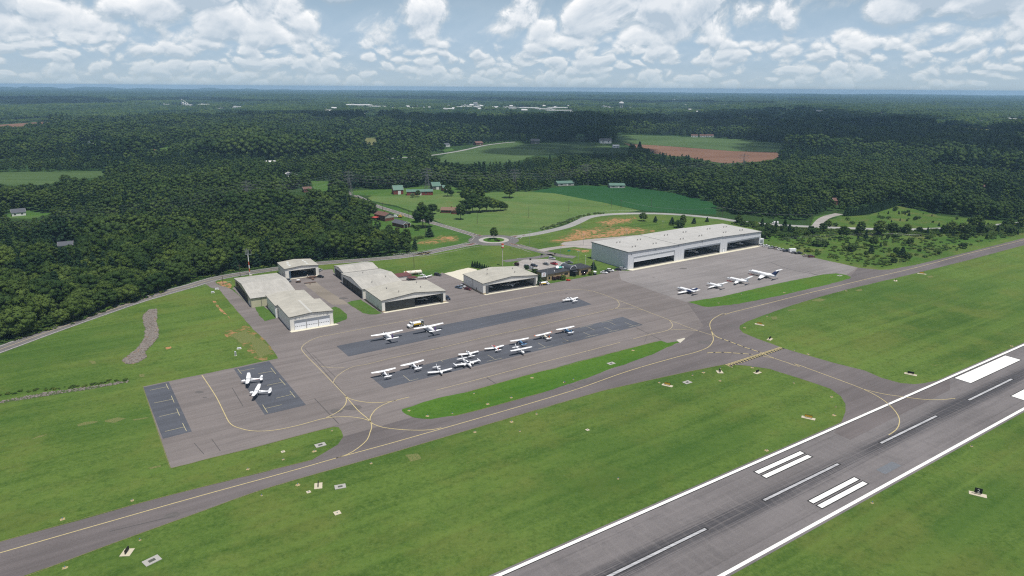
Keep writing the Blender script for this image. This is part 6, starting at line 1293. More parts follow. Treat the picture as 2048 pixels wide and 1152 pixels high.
PY = [pylon('lattice pylon in the wood above the tan hangar', (497, 418), 384, 27), pylon('lattice pylon left of the square red barn', (700, 392), 357, 27), pylon('lattice pylon over the long red barn', (855, 384), 349, 27), pylon('tall lattice pylon beside the lone pasture tree', (1029, 382), 338), pylon('lattice pylon at the white farm shed', (1172, 369), 328), pylon('lattice pylon in the brown field wood', (1485, 352), 318, 30)]
M_wire = mat('power_wire', (.24, .25, .26), .5)
def wires(name, label, A, B, sag, r_=.036, n=14):
    mb = MB()
    for p, q in zip(A, B):
        pr = None
        for i in range(n + 1):
            f = i / n; c = p.lerp(q, f) - Vector((0, 0, sag * 4 * f * (1 - f)))
            if pr is not None: mb.tube(pr, c, r_, n=3, cap=False)
            pr = c
    return tag(mb.build(name, M_wire, fix=False), label, 'wires', 'power line wires')
def order(A, B): return A, B
WL = ['power wires between the tan hangar wood pylon and the red barn pylon', 'power wires crossing behind the square red barn', 'power wires over the long red barn towards the pasture tree', 'power wires between the pasture tree and the farm shed pylon', 'power wires from the farm shed pylon over the right-hand wood']
for k in range(5): wires('power_wires', WL[k], PY[k], PY[k + 1], 5.0 if k < 4 else 9)
far_l = [p + (PY[0][0] - PY[1][0]) * 1.5 + Vector((0, -30, -4)) for p in PY[0]]
wires('power_wires', 'power wires running out to the left above the wood', PY[0], far_l, 7)
wires('power_wires', 'thin wires from the bypass crest pole over the soybean field', [PP['double wooden pole beside the bypass road crest']], [PP['wooden pole with crossarms at the side drive']], 4.5, .05)
wires('power_wires', 'thin wires along the bypass from the side drive pole', [PP['wooden pole with crossarms at the side drive']], [PP['wooden pole in the woods edge at the side drive']], 2.5, .05)
# airfield signs on pads, drains, the distance board
M_pad = mat('sign_pad', (.50, .45, .34), .9, .1, .8); M_signyel = mat('sign_yellow', (.60, .36, .03), .6); M_signblk = mat('sign_black', (.012, .012, .012), .6)
def taxi_sign(label, q, head, pad=(1.5, 3.2), size=2.0, face=M_signblk, back=M_signblk, zoff=0):
    P = at(*q); t_ = thing('taxiway_sign', label, 'taxi sign', (P.x, P.y, .03), head, 'taxiway signs on pale pads')
    pad = (pad[0] * .88, pad[1] * .88); MB().box(-pad[0], pad[0], -pad[1], pad[1], 0, .09).build('pad', M_pad, t_)
    for y in (-size * .35, size * .35): MB().tube((0, y, .09), (0, y, .4), .06, n=6).build('leg', M_steel, t_)
    MB().box(-.12, .12, -size / 2, size / 2, .4, 1.25).build('panel', M_signblk, t_)
    if face is not M_signblk: MB().box(-.14, -.122, -size / 2 + .06, size / 2 - .06, .46, 1.19).build('face', face, t_)
    return t_
SD = 33.57
taxi_sign('black-backed taxi sign on a square pad at the lower left of the taxiway', Fz(651, 628)[0], R(4), (1.4, 1.7), 2.0); taxi_sign('black taxi sign on a pad beside a drain grate, below the taxiway bend', Fz(1630, 287)[0], R(14), (1.3, 1.8), 2.0)
taxi_sign('yellow taxi sign left of the drain grate by the hold line', S7z(197, 760)[0], R(60), (1.0, 2.4), 2.4, M_signyel); taxi_sign('black edge-on taxi sign on a square pad below the hold line', S7z(574, 663)[0], R(0), (1.4, 1.6), 1.8); taxi_sign('yellow taxi sign with bare soil right of the hold line', S7z(845, 668)[0], R(-55), (1.1, 1.9), 1.9, M_signyel)
taxi_sign('yellow taxi sign near the runway at the connector corner', S7z(1212, 995)[0], R(60), (1.0, 2.6), 2.6, M_signyel); taxi_sign('yellow-red taxi sign on a long pad in the right-hand grass', S7z(860, 322)[0], R(55), (.9, 2.6), 2.4, M_signyel); taxi_sign('black taxi sign on a short pad across the connector', S7z(935, 427)[0], R(140), (1.1, 1.9), 2.2)
taxi_sign('black taxi sign beside the runway right of the connector', Lz(1272, 168)[0], R(55), (1.0, 2.6), 2.4); taxi_sign('orange taxi sign on the far right grass, lower of two', A4z(1283, 362)[0], R(150), (1.1, 1.9), 2.0); taxi_sign('orange taxi sign on the far right grass, upper of two', A4z(1440, 321)[0], R(60), (1.0, 2.8), 2.6, M_signyel)
P = at(*Lz(1600, 755)[0]); t_ = thing('distance_board', 'black runway distance board with a white figure 2', 'distance board', (P.x, P.y, .03), R(-30)); MB().box(-2.2, 2.2, -1.0, 1.0, 0, .09).build('pad', M_pad, t_)
for x in (-.6, .6): MB().tube((x, 0, .09), (x, 0, .5), .06, n=6).build('leg', M_steel, t_)
b_ = MB().box(-.95, .95, -.14, .14, .5, 2.05).build('board', M_signblk, t_)
cu = bpy.data.curves.new('figure', 'FONT'); cu.body = '2'; cu.size = 1.45; cu.extrude = .01; cu.align_x = 'CENTER'
fo = bpy.data.objects.new('figure_curve', cu); me = bpy.data.meshes.new_from_object(fo); bpy.data.objects.remove(fo)
me.transform(Matrix.Translation((0, -.16, .78)) @ Matrix.Rotation(R(90), 4, 'X')); me.materials.clear(); me.materials.append(M_swhite)
fo = bpy.data.objects.new('figure', me); col.objects.link(fo); fo.parent = b_
def drain(label, q, s, rot): 
    P = at(*q); t_ = thing('drain_inlet', label, 'drain', (P.x, P.y, .03), rot, 'concrete drain inlets in the grass'); mb = MB(); i_ = s * .42
    for x0, x1, y0, y1 in ((-s, s, -s * .7, -s * .3), (-s, s, s * .3, s * .7), (-s, -i_, -s * .3, s * .3), (i_, s, -s * .3, s * .3)): mb.box(x0, x1, y0, y1, 0, .14)
    mb.build('frame', mat('grey_concrete', (.36, .35, .32), .9), t_); mb = MB()
    for k in range(7): x = -i_ + (k + .5) * 2 * i_ / 7; mb.box(x - .07, x + .07, -s * .3, s * .3, .04, .1)
    mb.build('grate', M_fascia, t_)
drain('drain inlet right of the black sign at the lower left', Fz(778, 670)[0], 1.9, R(50)); drain('drain inlet beside the sign below the taxiway bend', Fz(1742, 291)[0], 1.6, R(20)); drain('drain inlet in the grass tongue by the small pad', Qz(1662, 877)[0], 1.7, R(33)); drain('drain inlet in the long grass island', A2z(728, 856)[0], 1.6, R(33)); drain('drain inlet in the grass near the hold line', S7z(340, 738)[0], 1.7, R(33)); drain('drain inlet at the tip of the ramp grass island', A4z(950, 332)[0], 1.6, R(33))
for lab, q, s in (('white marker slab in the grass below the drain', Fz(1727, 425)[0], .9), ('white marker slab in the middle of the infield', (1175, 860), .6), ('white marker slab in the grass tongue', Qz(1318, 938)[0], .6), ('white marker slab under the taxiway bend', Fz(1580, 318)[0], .6)):
    P = at(*q); t_ = thing('marker_slab', lab, 'slab', (P.x, P.y, .03), R(33)); MB().box(-s, s, -s, s, 0, .08).build('slab', M_pad, t_); MB().tube((0, 0, .08), (0, 0, .2), .2, n=10).build('lid', M_steel, t_)
# little edge lights, each in its ring of bare soil
LQ = Fz(677, 362, 320, 458, 717, 565, 333, 707, 1270, 202, 1340, 337, 1525, 282, 1900, 172, 1450, 152, 1610, 110, 1700, 5) + A1z(195, 930, 383, 985, 638, 960, 1000, 862, 1242, 797, 860, 755, 1455, 593, 1790, 640, 1500, 965, 1245, 1045, 1330, 1143, 870, 1150) + A2z(250, 1050, 343, 1022, 952, 722, 1220, 1053, 1560, 977, 1675, 950, 1845, 910) + S7z(915, 262, 753, 345, 1112, 510, 1210, 535, 1380, 843, 1410, 915, 808, 632, 660, 628, 1107, 743, 1397, 975) + A4z(365, 443, 230, 495, 622, 433, 672, 425, 990, 423, 1830, 208, 1995, 103) + Lz(570, 540, 1085, 797, 1570, 520, 1765, 30) + [(1236, 958), (1440, 762)]
mb = MB(); li = None
for k, q in enumerate(LQ):
    P = at(*q); n = 12; r0 = .52 + .2 * math.sin(k * 2.3); c = [(P.x + math.cos(2 * math.pi * i / n) * r0 * (1 + .3 * math.sin(3 * i + k)), P.y + math.sin(2 * math.pi * i / n) * r0 * (1 + .3 * math.cos(2 * i + k)), 0) for i in range(n)]; mb.add(c, [tuple(range(n))])
    if li is None:
        li = thing('edge_light', 'small blue-lensed edge light in a ring of bare soil beside the pavement', 'edge light', (P.x, P.y, .03), 0, 'pavement edge lights'); MB().tube((0, 0, 0), (0, 0, .38), .06, n=6).build('stem', M_steel, li); MB().tube((0, 0, .38), (0, 0, .56), .10, .07, n=8).build('lens', mat('blue_lens', (.05, .12, .5), .2), li)
    else: dup(li, (P.x, P.y, .03), 0)
o = mb.build('soil_ring', mat('pale_soil', (.36, .29, .15), .95, .2, 1), fix=False); o.location.z = LZ['patch'] + .02; structure(o)
# utility box and post on the grass hill, guard rail, fence at the gate
for lab, q, w_, h_ in (('grey post on the grass hill above the small pad', Ez(1697, 545)[0], .35, 2.0), ('small grey box on the grass hill near the lane', Ez(1722, 495)[0], .8, .5), ('white box beside the gate at the road junction', A5z(345, 505)[0], .9, .8), ('grey box near the gate on the hill crest', A5z(293, 548)[0], .8, .8)):
    P = at(*q); t_ = thing('utility_box', lab, 'utility box', P, .4); MB().box(-w_, w_, -w_ * .7, w_ * .7, .12, h_).build('case', M_doorgrey, t_); MB().box(-w_ - .15, w_ + .15, -w_, w_, 0, .115).build('base', M_conc, t_); MB().box(-w_ * .6, w_ * .6, -w_ * .7 - .04, -w_ * .7 - .004, .25, h_ * .85).build('door', M_steel, t_)
def fence(label, P, h=2.0, step=3.0, name='chain_fence', post=.05):
    t_ = thing(name, label, 'fence', P[0]); o_ = P[0]
    L = smooth_line(P, step); rail = MB()
    for a, b in zip(L, L[1:]): rail.tube(a - o_ + Vector((0, 0, h)), b - o_ + Vector((0, 0, h)), .035, n=4); rail.tube(a - o_ + Vector((0, 0, h * .5)), b - o_ + Vector((0, 0, h * .5)), .02, n=3)
    rail.build('rail', M_steel, t_); 
    for a in L[:90]: MB().tube(a - o_, a - o_ + Vector((0, 0, h)), post, n=5).build('post', M_steel, t_)
    return t_
fence('wire fence on the hill crest at the road junction', pts(A5z(130, 490, 200, 470, 280, 490, 340, 500))); fence('gate fence beside the tan hangar', pts(A5z(370, 470, 440, 455, 535, 440)))
fence('roadside guard rail at the right end of the left wood', pts(B5z(940, 68, 1100, 55, 1250, 40)), .8, 4, 'guard_rail', .07)
fence('pasture fence along the bypass cutting', pts(B3z(220, 405, 300, 385, 420, 345, 560, 285, 700, 250, 850, 232, 1000, 222, 1200, 222)), 1.3, 6, 'pasture_fence', .08); fence('wire fence across the overgrown lot', pts(B4z(520, 320, 700, 305, 900, 297, 1150, 290, 1400, 300)), 2.0, 6)
# signs around the drives
for lab, q, m_, w_, h_ in (('small green road sign on the lawn left of the grey hangar', B1z(1905, 325)[0], mat('sign_green', (.02, .22, .14), .6), 1.1, 4.0), ('black road sign at the frontage drive bend', B1z(1556, 345)[0], M_signblk, .8, 2.2), ('black road sign beside the airport drive', B1z(1725, 350)[0], M_signblk, .5, 3.2), ('low black sign at the car park entrance', B1z(1412, 388)[0], M_signblk, .7, 1.4)):
    P = at(*q); t_ = thing('road_sign', lab, 'road sign', P, R(20)); MB().tube((0, 0, 0), (0, 0, h_), .07, n=6).build('post', M_steel, t_); MB().box(-w_, w_, -.13, -.075, h_ - 1.1, h_).build('board', m_, t_)
# people at the fuel truck
def person(label, q, shirt, head, z=.062):
    P = at(*q); t_ = thing('person', label, 'person', (P.x, P.y, z), head)
    me = bpy.data.meshes.new('body'); J = [(0, 0, .95), (0, 0, 1.2), (0, 0, 1.42), (0, 0, 1.55), (0, 0, 1.68), (.1, .1, .92), (.13, .1, .5), (.13, .05, .06), (.16, .18, .03), (-.1, .0, .92), (-.13, -.05, .5), (-.13, -.1, .06), (-.16, .04, .03), (.2, 0, 1.4), (.28, .05, 1.15), (.26, .2, .95), (-.2, 0, 1.4), (-.28, .05, 1.15), (-.26, .2, .95)]
    Eg = [(0, 1), (1, 2), (2, 3), (3, 4), (0, 5), (5, 6), (6, 7), (7, 8), (0, 9), (9, 10), (10, 11), (11, 12), (2, 13), (13, 14), (14, 15), (2, 16), (16, 17), (17, 18)]
    me.from_pydata(J, Eg, []); o = bpy.data.objects.new('body', me); col.objects.link(o); o.parent = t_
    bm = bmesh.new(); bm.from_mesh(me); lay = bm.verts.layers.skin.verify(); RR = [.15, .15, .16, .06, .105, .1, .07, .05, .04, .1, .07, .05, .04, .07, .05, .04, .07, .05, .04]
    bm.verts.ensure_lookup_table()
    for v, r_ in zip(bm.verts, RR): v[lay].radius = (r_, r_ * .85)
    bm.verts[0][lay].use_root = True; bm.to_mesh(me); bm.free()
    o.modifiers.new('skin', 'SKIN'); o.modifiers.new('sub', 'SUBSURF').levels = 1; o.modifiers['sub'].render_levels = 1; me.materials.append(mat('skin_tone', (.42, .26, .18), .7))
    MB().body([(0, 0, 0, .2, .16)] and [(-.24, 0, 1.2, .08, .2), (-.12, 0, 1.2, .18, .27), (.12, 0, 1.2, .18, .27), (.24, 0, 1.2, .08, .2)], 10).build('shirt', shirt, t_, True)
    MB().tube((.12, .05, .5), (.1, .05, .96), .1, .13, n=8).tube((-.12, -.02, .5), (-.1, .02, .96), .1, .13, n=8).tube((.13, .05, .1), (.12, .05, .5), .075, .1, n=8).tube((-.13, -.06, .1), (-.12, -.02, .5), .075, .1, n=8).build('trousers', mat('dark_trousers', (.03, .035, .05), .9), t_)
    MB().ico((0, -.02, 1.76), .115, 2, (1, 1.05, .8)).build('hair', mat('dark_hair', (.03, .02, .015), .9), t_); return t_
_p = zoom(740, 630, 12.8)
person('person in a lime safety vest standing at the pump end of the fuel truck', _p(1352, 290)[0], mat('lime_vest', (.50, .66, .06), .7), R(100)); person('person in a white shirt standing on the threshold of the maintenance hangar', zoom(590, 540, 32.9)(835, 480)[0], M_acw, R(200), .13)

# ================================================================== TREES
def leaf_mat(name, dark, light, hue=.5):
    m_ = bpy.data.materials.new(name); m_.use_nodes = True; t = NT(m_.node_tree); b = t.n['Principled BSDF']
    co = t.node('ShaderNodeTexCoord').outputs['Object']; rnd = t.node('ShaderNodeObjectInfo').outputs['Random']; pos = t.node('ShaderNodeNewGeometry').outputs['Position']
    n = t.noise(co, .45, 3, .6); big = t.noise(pos, .016, 4, .6)
    f = t.m('ADD', t.m('MULTIPLY', n, .38), t.m('MULTIPLY', rnd, hue * .62)); f = t.m('ADD', f, t.m('MULTIPLY', big, 1.0))
    t.put(b.inputs['Base Color'], t.mix(t.ramp(f, .48, .92 + hue * .62), dark, light)); b.inputs['Roughness'].default_value = .85; b.inputs['Specular IOR Level'].default_value = .12
    return m_
M_leaf = leaf_mat('broadleaf', (.019, .046, .009), (.086, .124, .024), .8); M_brush = leaf_mat('brush_leaf', (.026, .060, .013), (.080, .125, .028), .6); M_leaf2 = leaf_mat('dark_broadleaf', (.015, .036, .009), (.052, .086, .019), .8); M_olive = leaf_mat('olive_leaf', (.032, .060, .012), (.085, .122, .026)); M_pine = leaf_mat('pine_needles', (.011, .030, .013), (.030, .062, .026)); M_pale = leaf_mat('pale_leaf', (.07, .105, .045), (.12, .16, .075)); M_yellowleaf = leaf_mat('yellow_green_leaf', (.060, .095, .016), (.12, .16, .03)); M_plum = leaf_mat('plum_leaf', (.030, .016, .016), (.055, .026, .022))
M_bark = mat('bark', (.085, .065, .05), .95, .25, 3)
_ic = {}
def icov(sub):
    if sub not in _ic:
        bm = bmesh.new(); bmesh.ops.create_icosphere(bm, subdivisions=sub, radius=1); _ic[sub] = (np.array([v.co[:] for v in bm.verts]), np.array([[v.index for v in f.verts] for f in bm.faces])); bm.free()
    return _ic[sub]
def crown_mesh(name, seed, H=14., Rr=4.2, base=.12, nclump=26, nleaf=46, leaf=.62, shape='round', core=1, m_=None):
    """a crown of leaf clumps: solid knobbly cores with small leaf-spray faces standing off them"""
    g = np.random.default_rng(seed); V, F = [], []; nv = 0
    for k in range(nclump):
        u = (k + .5) / nclump
        if shape == 'round':
            ph = np.arccos(1 - 1.75 * u); th = k * 2.399963 + g.normal(0, .25); rr = g.uniform(.62, .84)
            c = np.array([np.sin(ph) * np.cos(th) * Rr * rr, np.sin(ph) * np.sin(th) * Rr * rr, H * (base + (1 - base) * (.46 + .36 * np.cos(ph) * rr / .75))]); r = Rr * g.uniform(.26, .42)
        elif shape == 'cone':
            z = base + (1 - base) * u * .93; w_ = Rr * (1 - u) ** .8 * .75; th = k * 2.399963; c = np.array([np.cos(th) * w_, np.sin(th) * w_, H * z]); r = Rr * (.20 + .30 * (1 - u)) * g.uniform(.85, 1.15)
        else:
            th = k * 2.399963; q = np.sqrt(u) * Rr * .78; c = np.array([np.cos(th) * q, np.sin(th) * q, H * (.35 + .3 * (1 - u) + g.uniform(-.08, .08))]); r = Rr * g.uniform(.24, .40)
        sq = np.array([1, 1, .82])
        iv, fi = icov(core); jit = 1 + g.uniform(-.20, .20, (len(iv), 1)); V.append(iv * jit * r * .88 * sq + c); F += [tuple(f + nv) for f in fi]; nv += len(iv)
        if nleaf:
            d = g.normal(0, 1, (nleaf, 3)); d[:, 2] = np.abs(d[:, 2]) * np.where(g.random(nleaf) < .8, 1, -.6); d /= np.linalg.norm(d, axis=1)[:, None]
            p = c + d * r * g.uniform(.84, 1.16, (nleaf, 1)) * sq; nrm = d + g.normal(0, .55, (nleaf, 3)); nrm /= np.linalg.norm(nrm, axis=1)[:, None]
            a = np.cross(nrm, g.normal(0, 1, (nleaf, 3))); a /= np.linalg.norm(a, axis=1)[:, None] + 1e-9; b = np.cross(nrm, a); s = leaf * g.uniform(.55, 1.25, (nleaf, 1))
            q = np.stack([p - a * s * .5, p - b * s * .32, p + a * s * .5, p + b * s * .36], 1).reshape(-1, 3); V.append(q); F += [tuple(nv + 4 * i + j for j in range(4)) for i in range(nleaf)]; nv += 4 * nleaf
    V = np.concatenate(V); V[:, 2] = np.maximum(V[:, 2], .05)
    me = bpy.data.meshes.new(name); me.from_pydata(V.tolist(), [], F); me.materials.append(m_ or M_leaf); me.polygons.foreach_set('use_smooth', [True] * len(me.polygons)); me.update(); return me
def trunk_mesh(name, H, Rr, seed, r0=.28):
    g = random.Random(seed); mb = MB(); top = H * .55; mb.tube((0, 0, 0), (g.uniform(-.2, .2), g.uniform(-.2, .2), H * .3), r0, r0 * .75, 8, False); mb.tube((0, 0, H * .29), (0, 0, top), r0 * .75, r0 * .4, 7)
    for k in range(5):
        a = k * 1.3 + g.random(); mb.tube((0, 0, H * (.26 + .06 * k)), (math.cos(a) * Rr * .6, math.sin(a) * Rr * .6, H * (.42 + .07 * k)), r0 * .42, r0 * .12, 5)
    return mb.mesh(name, M_bark)
TREE = {}
def tree_proto(key, H, Rr, m_, shape='round', **kw):
    cm = crown_mesh('crown', hash(key) % 1 + sum(map(ord, key)), H, Rr, shape=shape, m_=m_, **kw); TREE[key] = (cm, trunk_mesh('trunk', H, Rr, len(TREE)), H)
M_leafmid = leaf_mat('canopy_leaf', (.018, .042, .009), (.062, .096, .020), .5)
tree_proto('oak', 14, 4.9, M_leaf, nclump=26, nleaf=54); tree_proto('maple', 14, 4.0, M_leaf2, nclump=28, nleaf=54); tree_proto('poplar', 16, 3.6, M_leaf, nclump=30, nleaf=50, base=.1); tree_proto('gum', 13, 4.9, M_leaf2, nclump=32, nleaf=50); tree_proto('olive', 12, 5.2, M_olive, nclump=36, nleaf=56, leaf=.7)
tree_proto('pine', 15, 3.3, M_pine, 'cone', nclump=30, nleaf=50, leaf=.6, base=.12); tree_proto('cedar', 8, 2.0, M_pine, 'cone', nclump=26, nleaf=44, leaf=.4, base=.03); tree_proto('willow', 11, 4.4, M_pale, nclump=28, nleaf=56, leaf=.6, base=.06)
tree_proto('bush', 3.0, 1.9, M_brush, 'flat', nclump=16, nleaf=44, leaf=.36); tree_proto('palebush', 2.4, 1.7, M_yellowleaf, 'flat', nclump=14, nleaf=44, leaf=.34); tree_proto('darkbush', 3.4, 1.8, M_leaf2, 'round', nclump=16, nleaf=44, leaf=.36, base=.02); tree_proto('plum', 2.6, 1.7, M_plum, 'round', nclump=16, nleaf=50, leaf=.3, base=.05); tree_proto('ball', 3.0, 1.6, M_yellowleaf, 'round', nclump=16, nleaf=50, leaf=.3, base=.12)
def plant(key, P, H, label, group=None, name='tree', cat='tree', wide=1.0, rz=None):
    cm, tm, H0 = TREE[key]; s = H / H0
    r = thing(name, label, cat, (P[0], P[1], 0), random.uniform(0, 6.28) if rz is None else rz, group); r.scale = (s * wide, s * wide, s)
    o = bpy.data.objects.new('crown' if cat == 'tree' else 'foliage', cm); col.objects.link(o); o.parent = r
    o = bpy.data.objects.new('trunk' if cat == 'tree' else 'stem', tm); col.objects.link(o); o.parent = r; return r
def plant_px(key, base, top, label, group=None, wide=1.0, **kw):
    P = at(*base); return plant(key, P, max(2.0, height(base, top)), label, group, wide=wide, **kw)
n_single = 0
for key, b, tp_, lab, wd in (('oak', (988, 478), 453, 'dark tree in the middle of the roundabout', .75), ('oak', B2z(745, 385)[0], B2z(735, 130)[0][1], 'tallest tree of the clump beside the farm road', .85), ('poplar', B2z(735, 300)[0], B2z(735, 105)[0][1], 'narrow dark tree top rising behind the road clump', .8), ('maple', B2z(812, 378)[0], B2z(805, 205)[0][1], 'dark tree on the right of the road clump', .8), ('oak', B2z(690, 330)[0], B2z(690, 190)[0][1], 'tree on the left of the road clump', .9), ('gum', B2z(845, 245)[0], B2z(842, 132)[0][1], 'rounded tree between the road clump and the ranch house', 1),
    ('cedar', B2z(815, 478)[0], B2z(815, 380)[0][1], 'dense green conifer beside the wooden pole below the road clump', 1.6), ('gum', B2z(690, 412)[0], B2z(690, 362)[0][1], 'small dark tree in front of the bungalow', 1.3), ('maple', B2z(1132, 303)[0], B2z(1132, 120)[0][1], 'dark column tree standing apart at the left of the pasture grove', .75),
    ('gum', B2z(1195, 240)[0], B2z(1195, 85)[0][1], 'pasture grove tree next to the column tree', .9), ('oak', B2z(1255, 228)[0], B2z(1255, 20)[0][1], 'tallest pasture grove tree, left of centre', .8), ('gum', B2z(1325, 226)[0], B2z(1330, 60)[0][1], 'pasture grove tree in the middle front', 1), ('maple', B2z(1400, 220)[0], B2z(1400, 50)[0][1], 'pasture grove tree right of the middle', 1), ('oak', B2z(1475, 218)[0], B2z(1475, 75)[0][1], 'pasture grove tree third from its right end', 1), ('gum', B2z(1540, 212)[0], B2z(1545, 105)[0][1], 'pasture grove tree second from its right end', 1), ('maple', B2z(1590, 206)[0], B2z(1590, 130)[0][1], 'low tree at the right end of the pasture grove', 1.1),
    ('oak', B2z(1230, 150)[0], B2z(1230, -40)[0][1], 'tree behind the pasture grove, left of its tallest', .85), ('poplar', B2z(1330, 140)[0], B2z(1330, -60)[0][1], 'tree behind the pasture grove with a high crown', .9), ('oak', B2z(1180, 120)[0], B2z(1170, -20)[0][1], 'tree at the far left back of the pasture grove', .9), ('oak', B2z(1632, 80)[0], B2z(1632, -70)[0][1], 'lone spreading tree in the upper pasture', 1), ('oak', B2z(695, 72)[0], B2z(700, -5)[0][1], 'small dark tree in front of the long red barn', .9), ('willow', B2z(640, 75)[0], B2z(640, 30)[0][1], 'small greyish tree left of the dark one at the long barn', 1.1),
    ('oak', B2z(998, 65)[0], B2z(995, -70)[0][1], 'tree at the right of the barns, left of a pair', .7), ('gum', B2z(1035, 62)[0], B2z(1035, -5)[0][1], 'tree at the right of the barns, right of a pair', 1), ('willow', B2z(50, 320)[0], B2z(45, 190)[0][1], 'pale silvery willow at the left wood edge by the brick house', 1.0), ('willow', B2z(135, 325)[0], B2z(135, 275)[0][1], 'low pale bushy tree beside the silvery willow', 1.2), ('gum', B2z(150, 300)[0], B2z(140, 75)[0][1], 'big dark round tree above the brick houses', 1.0), ('oak', B2z(90, 290)[0], B2z(70, 60)[0][1], 'big dark tree left of the round one above the houses', 1.0), ('gum', B2z(205, 290)[0], B2z(200, 100)[0][1], 'dark tree hanging over the road bend above the houses', .9),
    ('poplar', B4z(1010, 288)[0], B4z(1010, 190)[0][1], 'tall pale green tree in front of the bypass, left of three', 1.0), ('oak', B4z(1130, 288)[0], B4z(1125, 185)[0][1], 'tall tree in front of the bypass, middle of three', .9), ('maple', B4z(1215, 285)[0], B4z(1215, 198)[0][1], 'tall tree in front of the bypass, right of three', .9), ('poplar', B4z(1530, 290)[0], B4z(1530, 215)[0][1], 'narrow tree in front of the bypass before the bright clump', .8), ('poplar', B4z(1650, 282)[0], B4z(1650, 200)[0][1], 'bright tree in the clump at the bypass, left', 1.1), ('oak', B4z(1735, 275)[0], B4z(1730, 150)[0][1], 'tallest bright tree in the clump at the bypass', .9), ('poplar', B4z(1685, 290)[0], B4z(1690, 210)[0][1], 'bright tree in front of the bypass clump', 1.1),
    ('pine', B4z(1275, 425)[0], B4z(1275, 355)[0][1], 'dark pine standing alone in the overgrown lot', 1.3), ('pine', B4z(1080, 400)[0], B4z(1080, 345)[0][1], 'dark pine left of the lone one in the overgrown lot', 1.3), ('willow', B4z(755, 345)[0], B4z(755, 298)[0][1], 'grey green round tree above the ramp corner', 1.3), ('cedar', Tz(1178, 360)[0], Tz(1178, 215)[0][1], 'dark conifer on the lawn right of the terminal', 1.3), ('maple', Vz(985, 350)[0], Vz(985, 283)[0][1], 'dark tree behind the corner of the wide open hangar', 1.1), ('gum', Vz(1080, 412)[0], Vz(1080, 318)[0][1], 'dark tree between the wide open hangar and the terminal', 1.0), ('cedar', Vz(1125, 512)[0], Vz(1125, 388)[0][1], 'tall narrow evergreen at the front corner of the wide open hangar', 1.0),
    ('oak', B3z(1260, 318)[0], B3z(1260, 228)[0][1], 'dark tree clump beside the bypass bend', 1.1), ('pine', B3z(1385, 330)[0], B3z(1385, 265)[0][1], 'dark pine right of the bypass bend clump', 1.3), ('pine', B3z(1555, 360)[0], B3z(1555, 275)[0][1], 'dark pine behind the grey hangar roof', 1.3), ('poplar', B3z(1665, 375)[0], B3z(1665, 240)[0][1], 'tall pale tree behind the grey hangar roof', .9), ('gum', B3z(1630, 385)[0], B3z(1630, 300)[0][1], 'bushy tree behind the middle of the grey hangar', 1.3), ('pine', B3z(1780, 345)[0], B3z(1780, 280)[0][1], 'dark pine by the bypass behind the grey hangar', 1.3), ('cedar', B3z(1915, 325)[0], B3z(1915, 275)[0][1], 'small pointed conifer by the bypass', 1.2),
    ('gum', Y5z(540, 120)[0], Y5z(530, 30)[0][1], 'tree standing in front of the left crop field', 1.0), ('oak', Y1z(45, 296)[0], Y1z(45, 262)[0][1], 'dark tree at the lower edge of the red field, left', 1.2), ('gum', Y1z(165, 284)[0], Y1z(165, 256)[0][1], 'dark round tree at the lower edge of the red field', 1.2), ('gum', Y2z(680, 392)[0], Y2z(680, 335)[0][1], 'round dark tree beside the far road', 1.0), ('pine', Y2z(1840, 385)[0], Y2z(1840, 328)[0][1], 'tall dark tree between the green field and the brown one', 1.1), ('oak', Y2z(1800, 383)[0], Y2z(1800, 345)[0][1], 'round tree left of the tall one at the brown field', 1.1), ('oak', Y3z(1778, 264)[0], Y3z(1778, 245)[0][1], 'lone tree in the far hay field on the right', 1.1)):
    plant_px(key, b, tp_, lab, None, wd * 1.28); n_single += 1
for k, (x, y, tp_) in enumerate(((370, 308, 238), (398, 312, 240), (425, 318, 238), (452, 322, 252), (480, 326, 268), (505, 328, 272), (530, 330, 286), (552, 331, 292), (572, 333, 296))):
    plant_px('cedar', Vz(x, y)[0], Vz(x, tp_)[0][1], ('tallest evergreen', 'evergreen second from the left', 'evergreen third from the left', 'evergreen fourth from the left', 'middle evergreen', 'evergreen fourth from the right', 'evergreen third from the right', 'evergreen second from the right', 'lowest evergreen at the right end')[k] + ' in the screen row behind the wide open hangar', 'evergreen screen behind the wide open hangar', 1.15)
for key, b, H, lab, wd in (('plum', Tz(450, 560)[0], 2.2, 'purple-leaved bush in front of the terminal, left of the ball bush', 1.1), ('plum', Tz(530, 548)[0], 2.3, 'purple-leaved bush touching the terminal wall left of the ball bush', 1.2), ('ball', Tz(620, 560)[0], 3.2, 'bright clipped ball bush in front of the terminal', 1.0), ('plum', Tz(1005, 465)[0], 2.3, 'purple-leaved bush right of the terminal entrance', 1.25), ('plum', Tz(1105, 420)[0], 2.4, 'purple-leaved bush at the right corner of the terminal', 1.1), ('ball', Tz(1125, 465)[0], 2.4, 'green round bush beside the golf cart', 1.3), ('plum', B1z(1235, 462)[0], 2.6, 'pink-red bush at the left of the car park', 1.1), ('plum', Uz(728, 1070)[0], 3.0, 'dark red bush on the bungalow lawn', 1.0), ('bush', Uz(1040, 985)[0], 2.6, 'dark bush at the bungalow porch', 1.2), ('bush', B2z(720, 495)[0], 2.6, 'low bush at the end of the lawn hedge line', 1.2), ('bush', Uz(1590, 660)[0], 3.0, 'dark bush at the ranch house', 1.0)):
    plant(key, at(*b), H, lab, None, 'bush', 'bush', wd)
mb = MB(); mb.body([(-1, 0, 0, .4, .3), (0, 0, .25, 1.8, .5), (1, 0, 0, .4, .3)], 8)
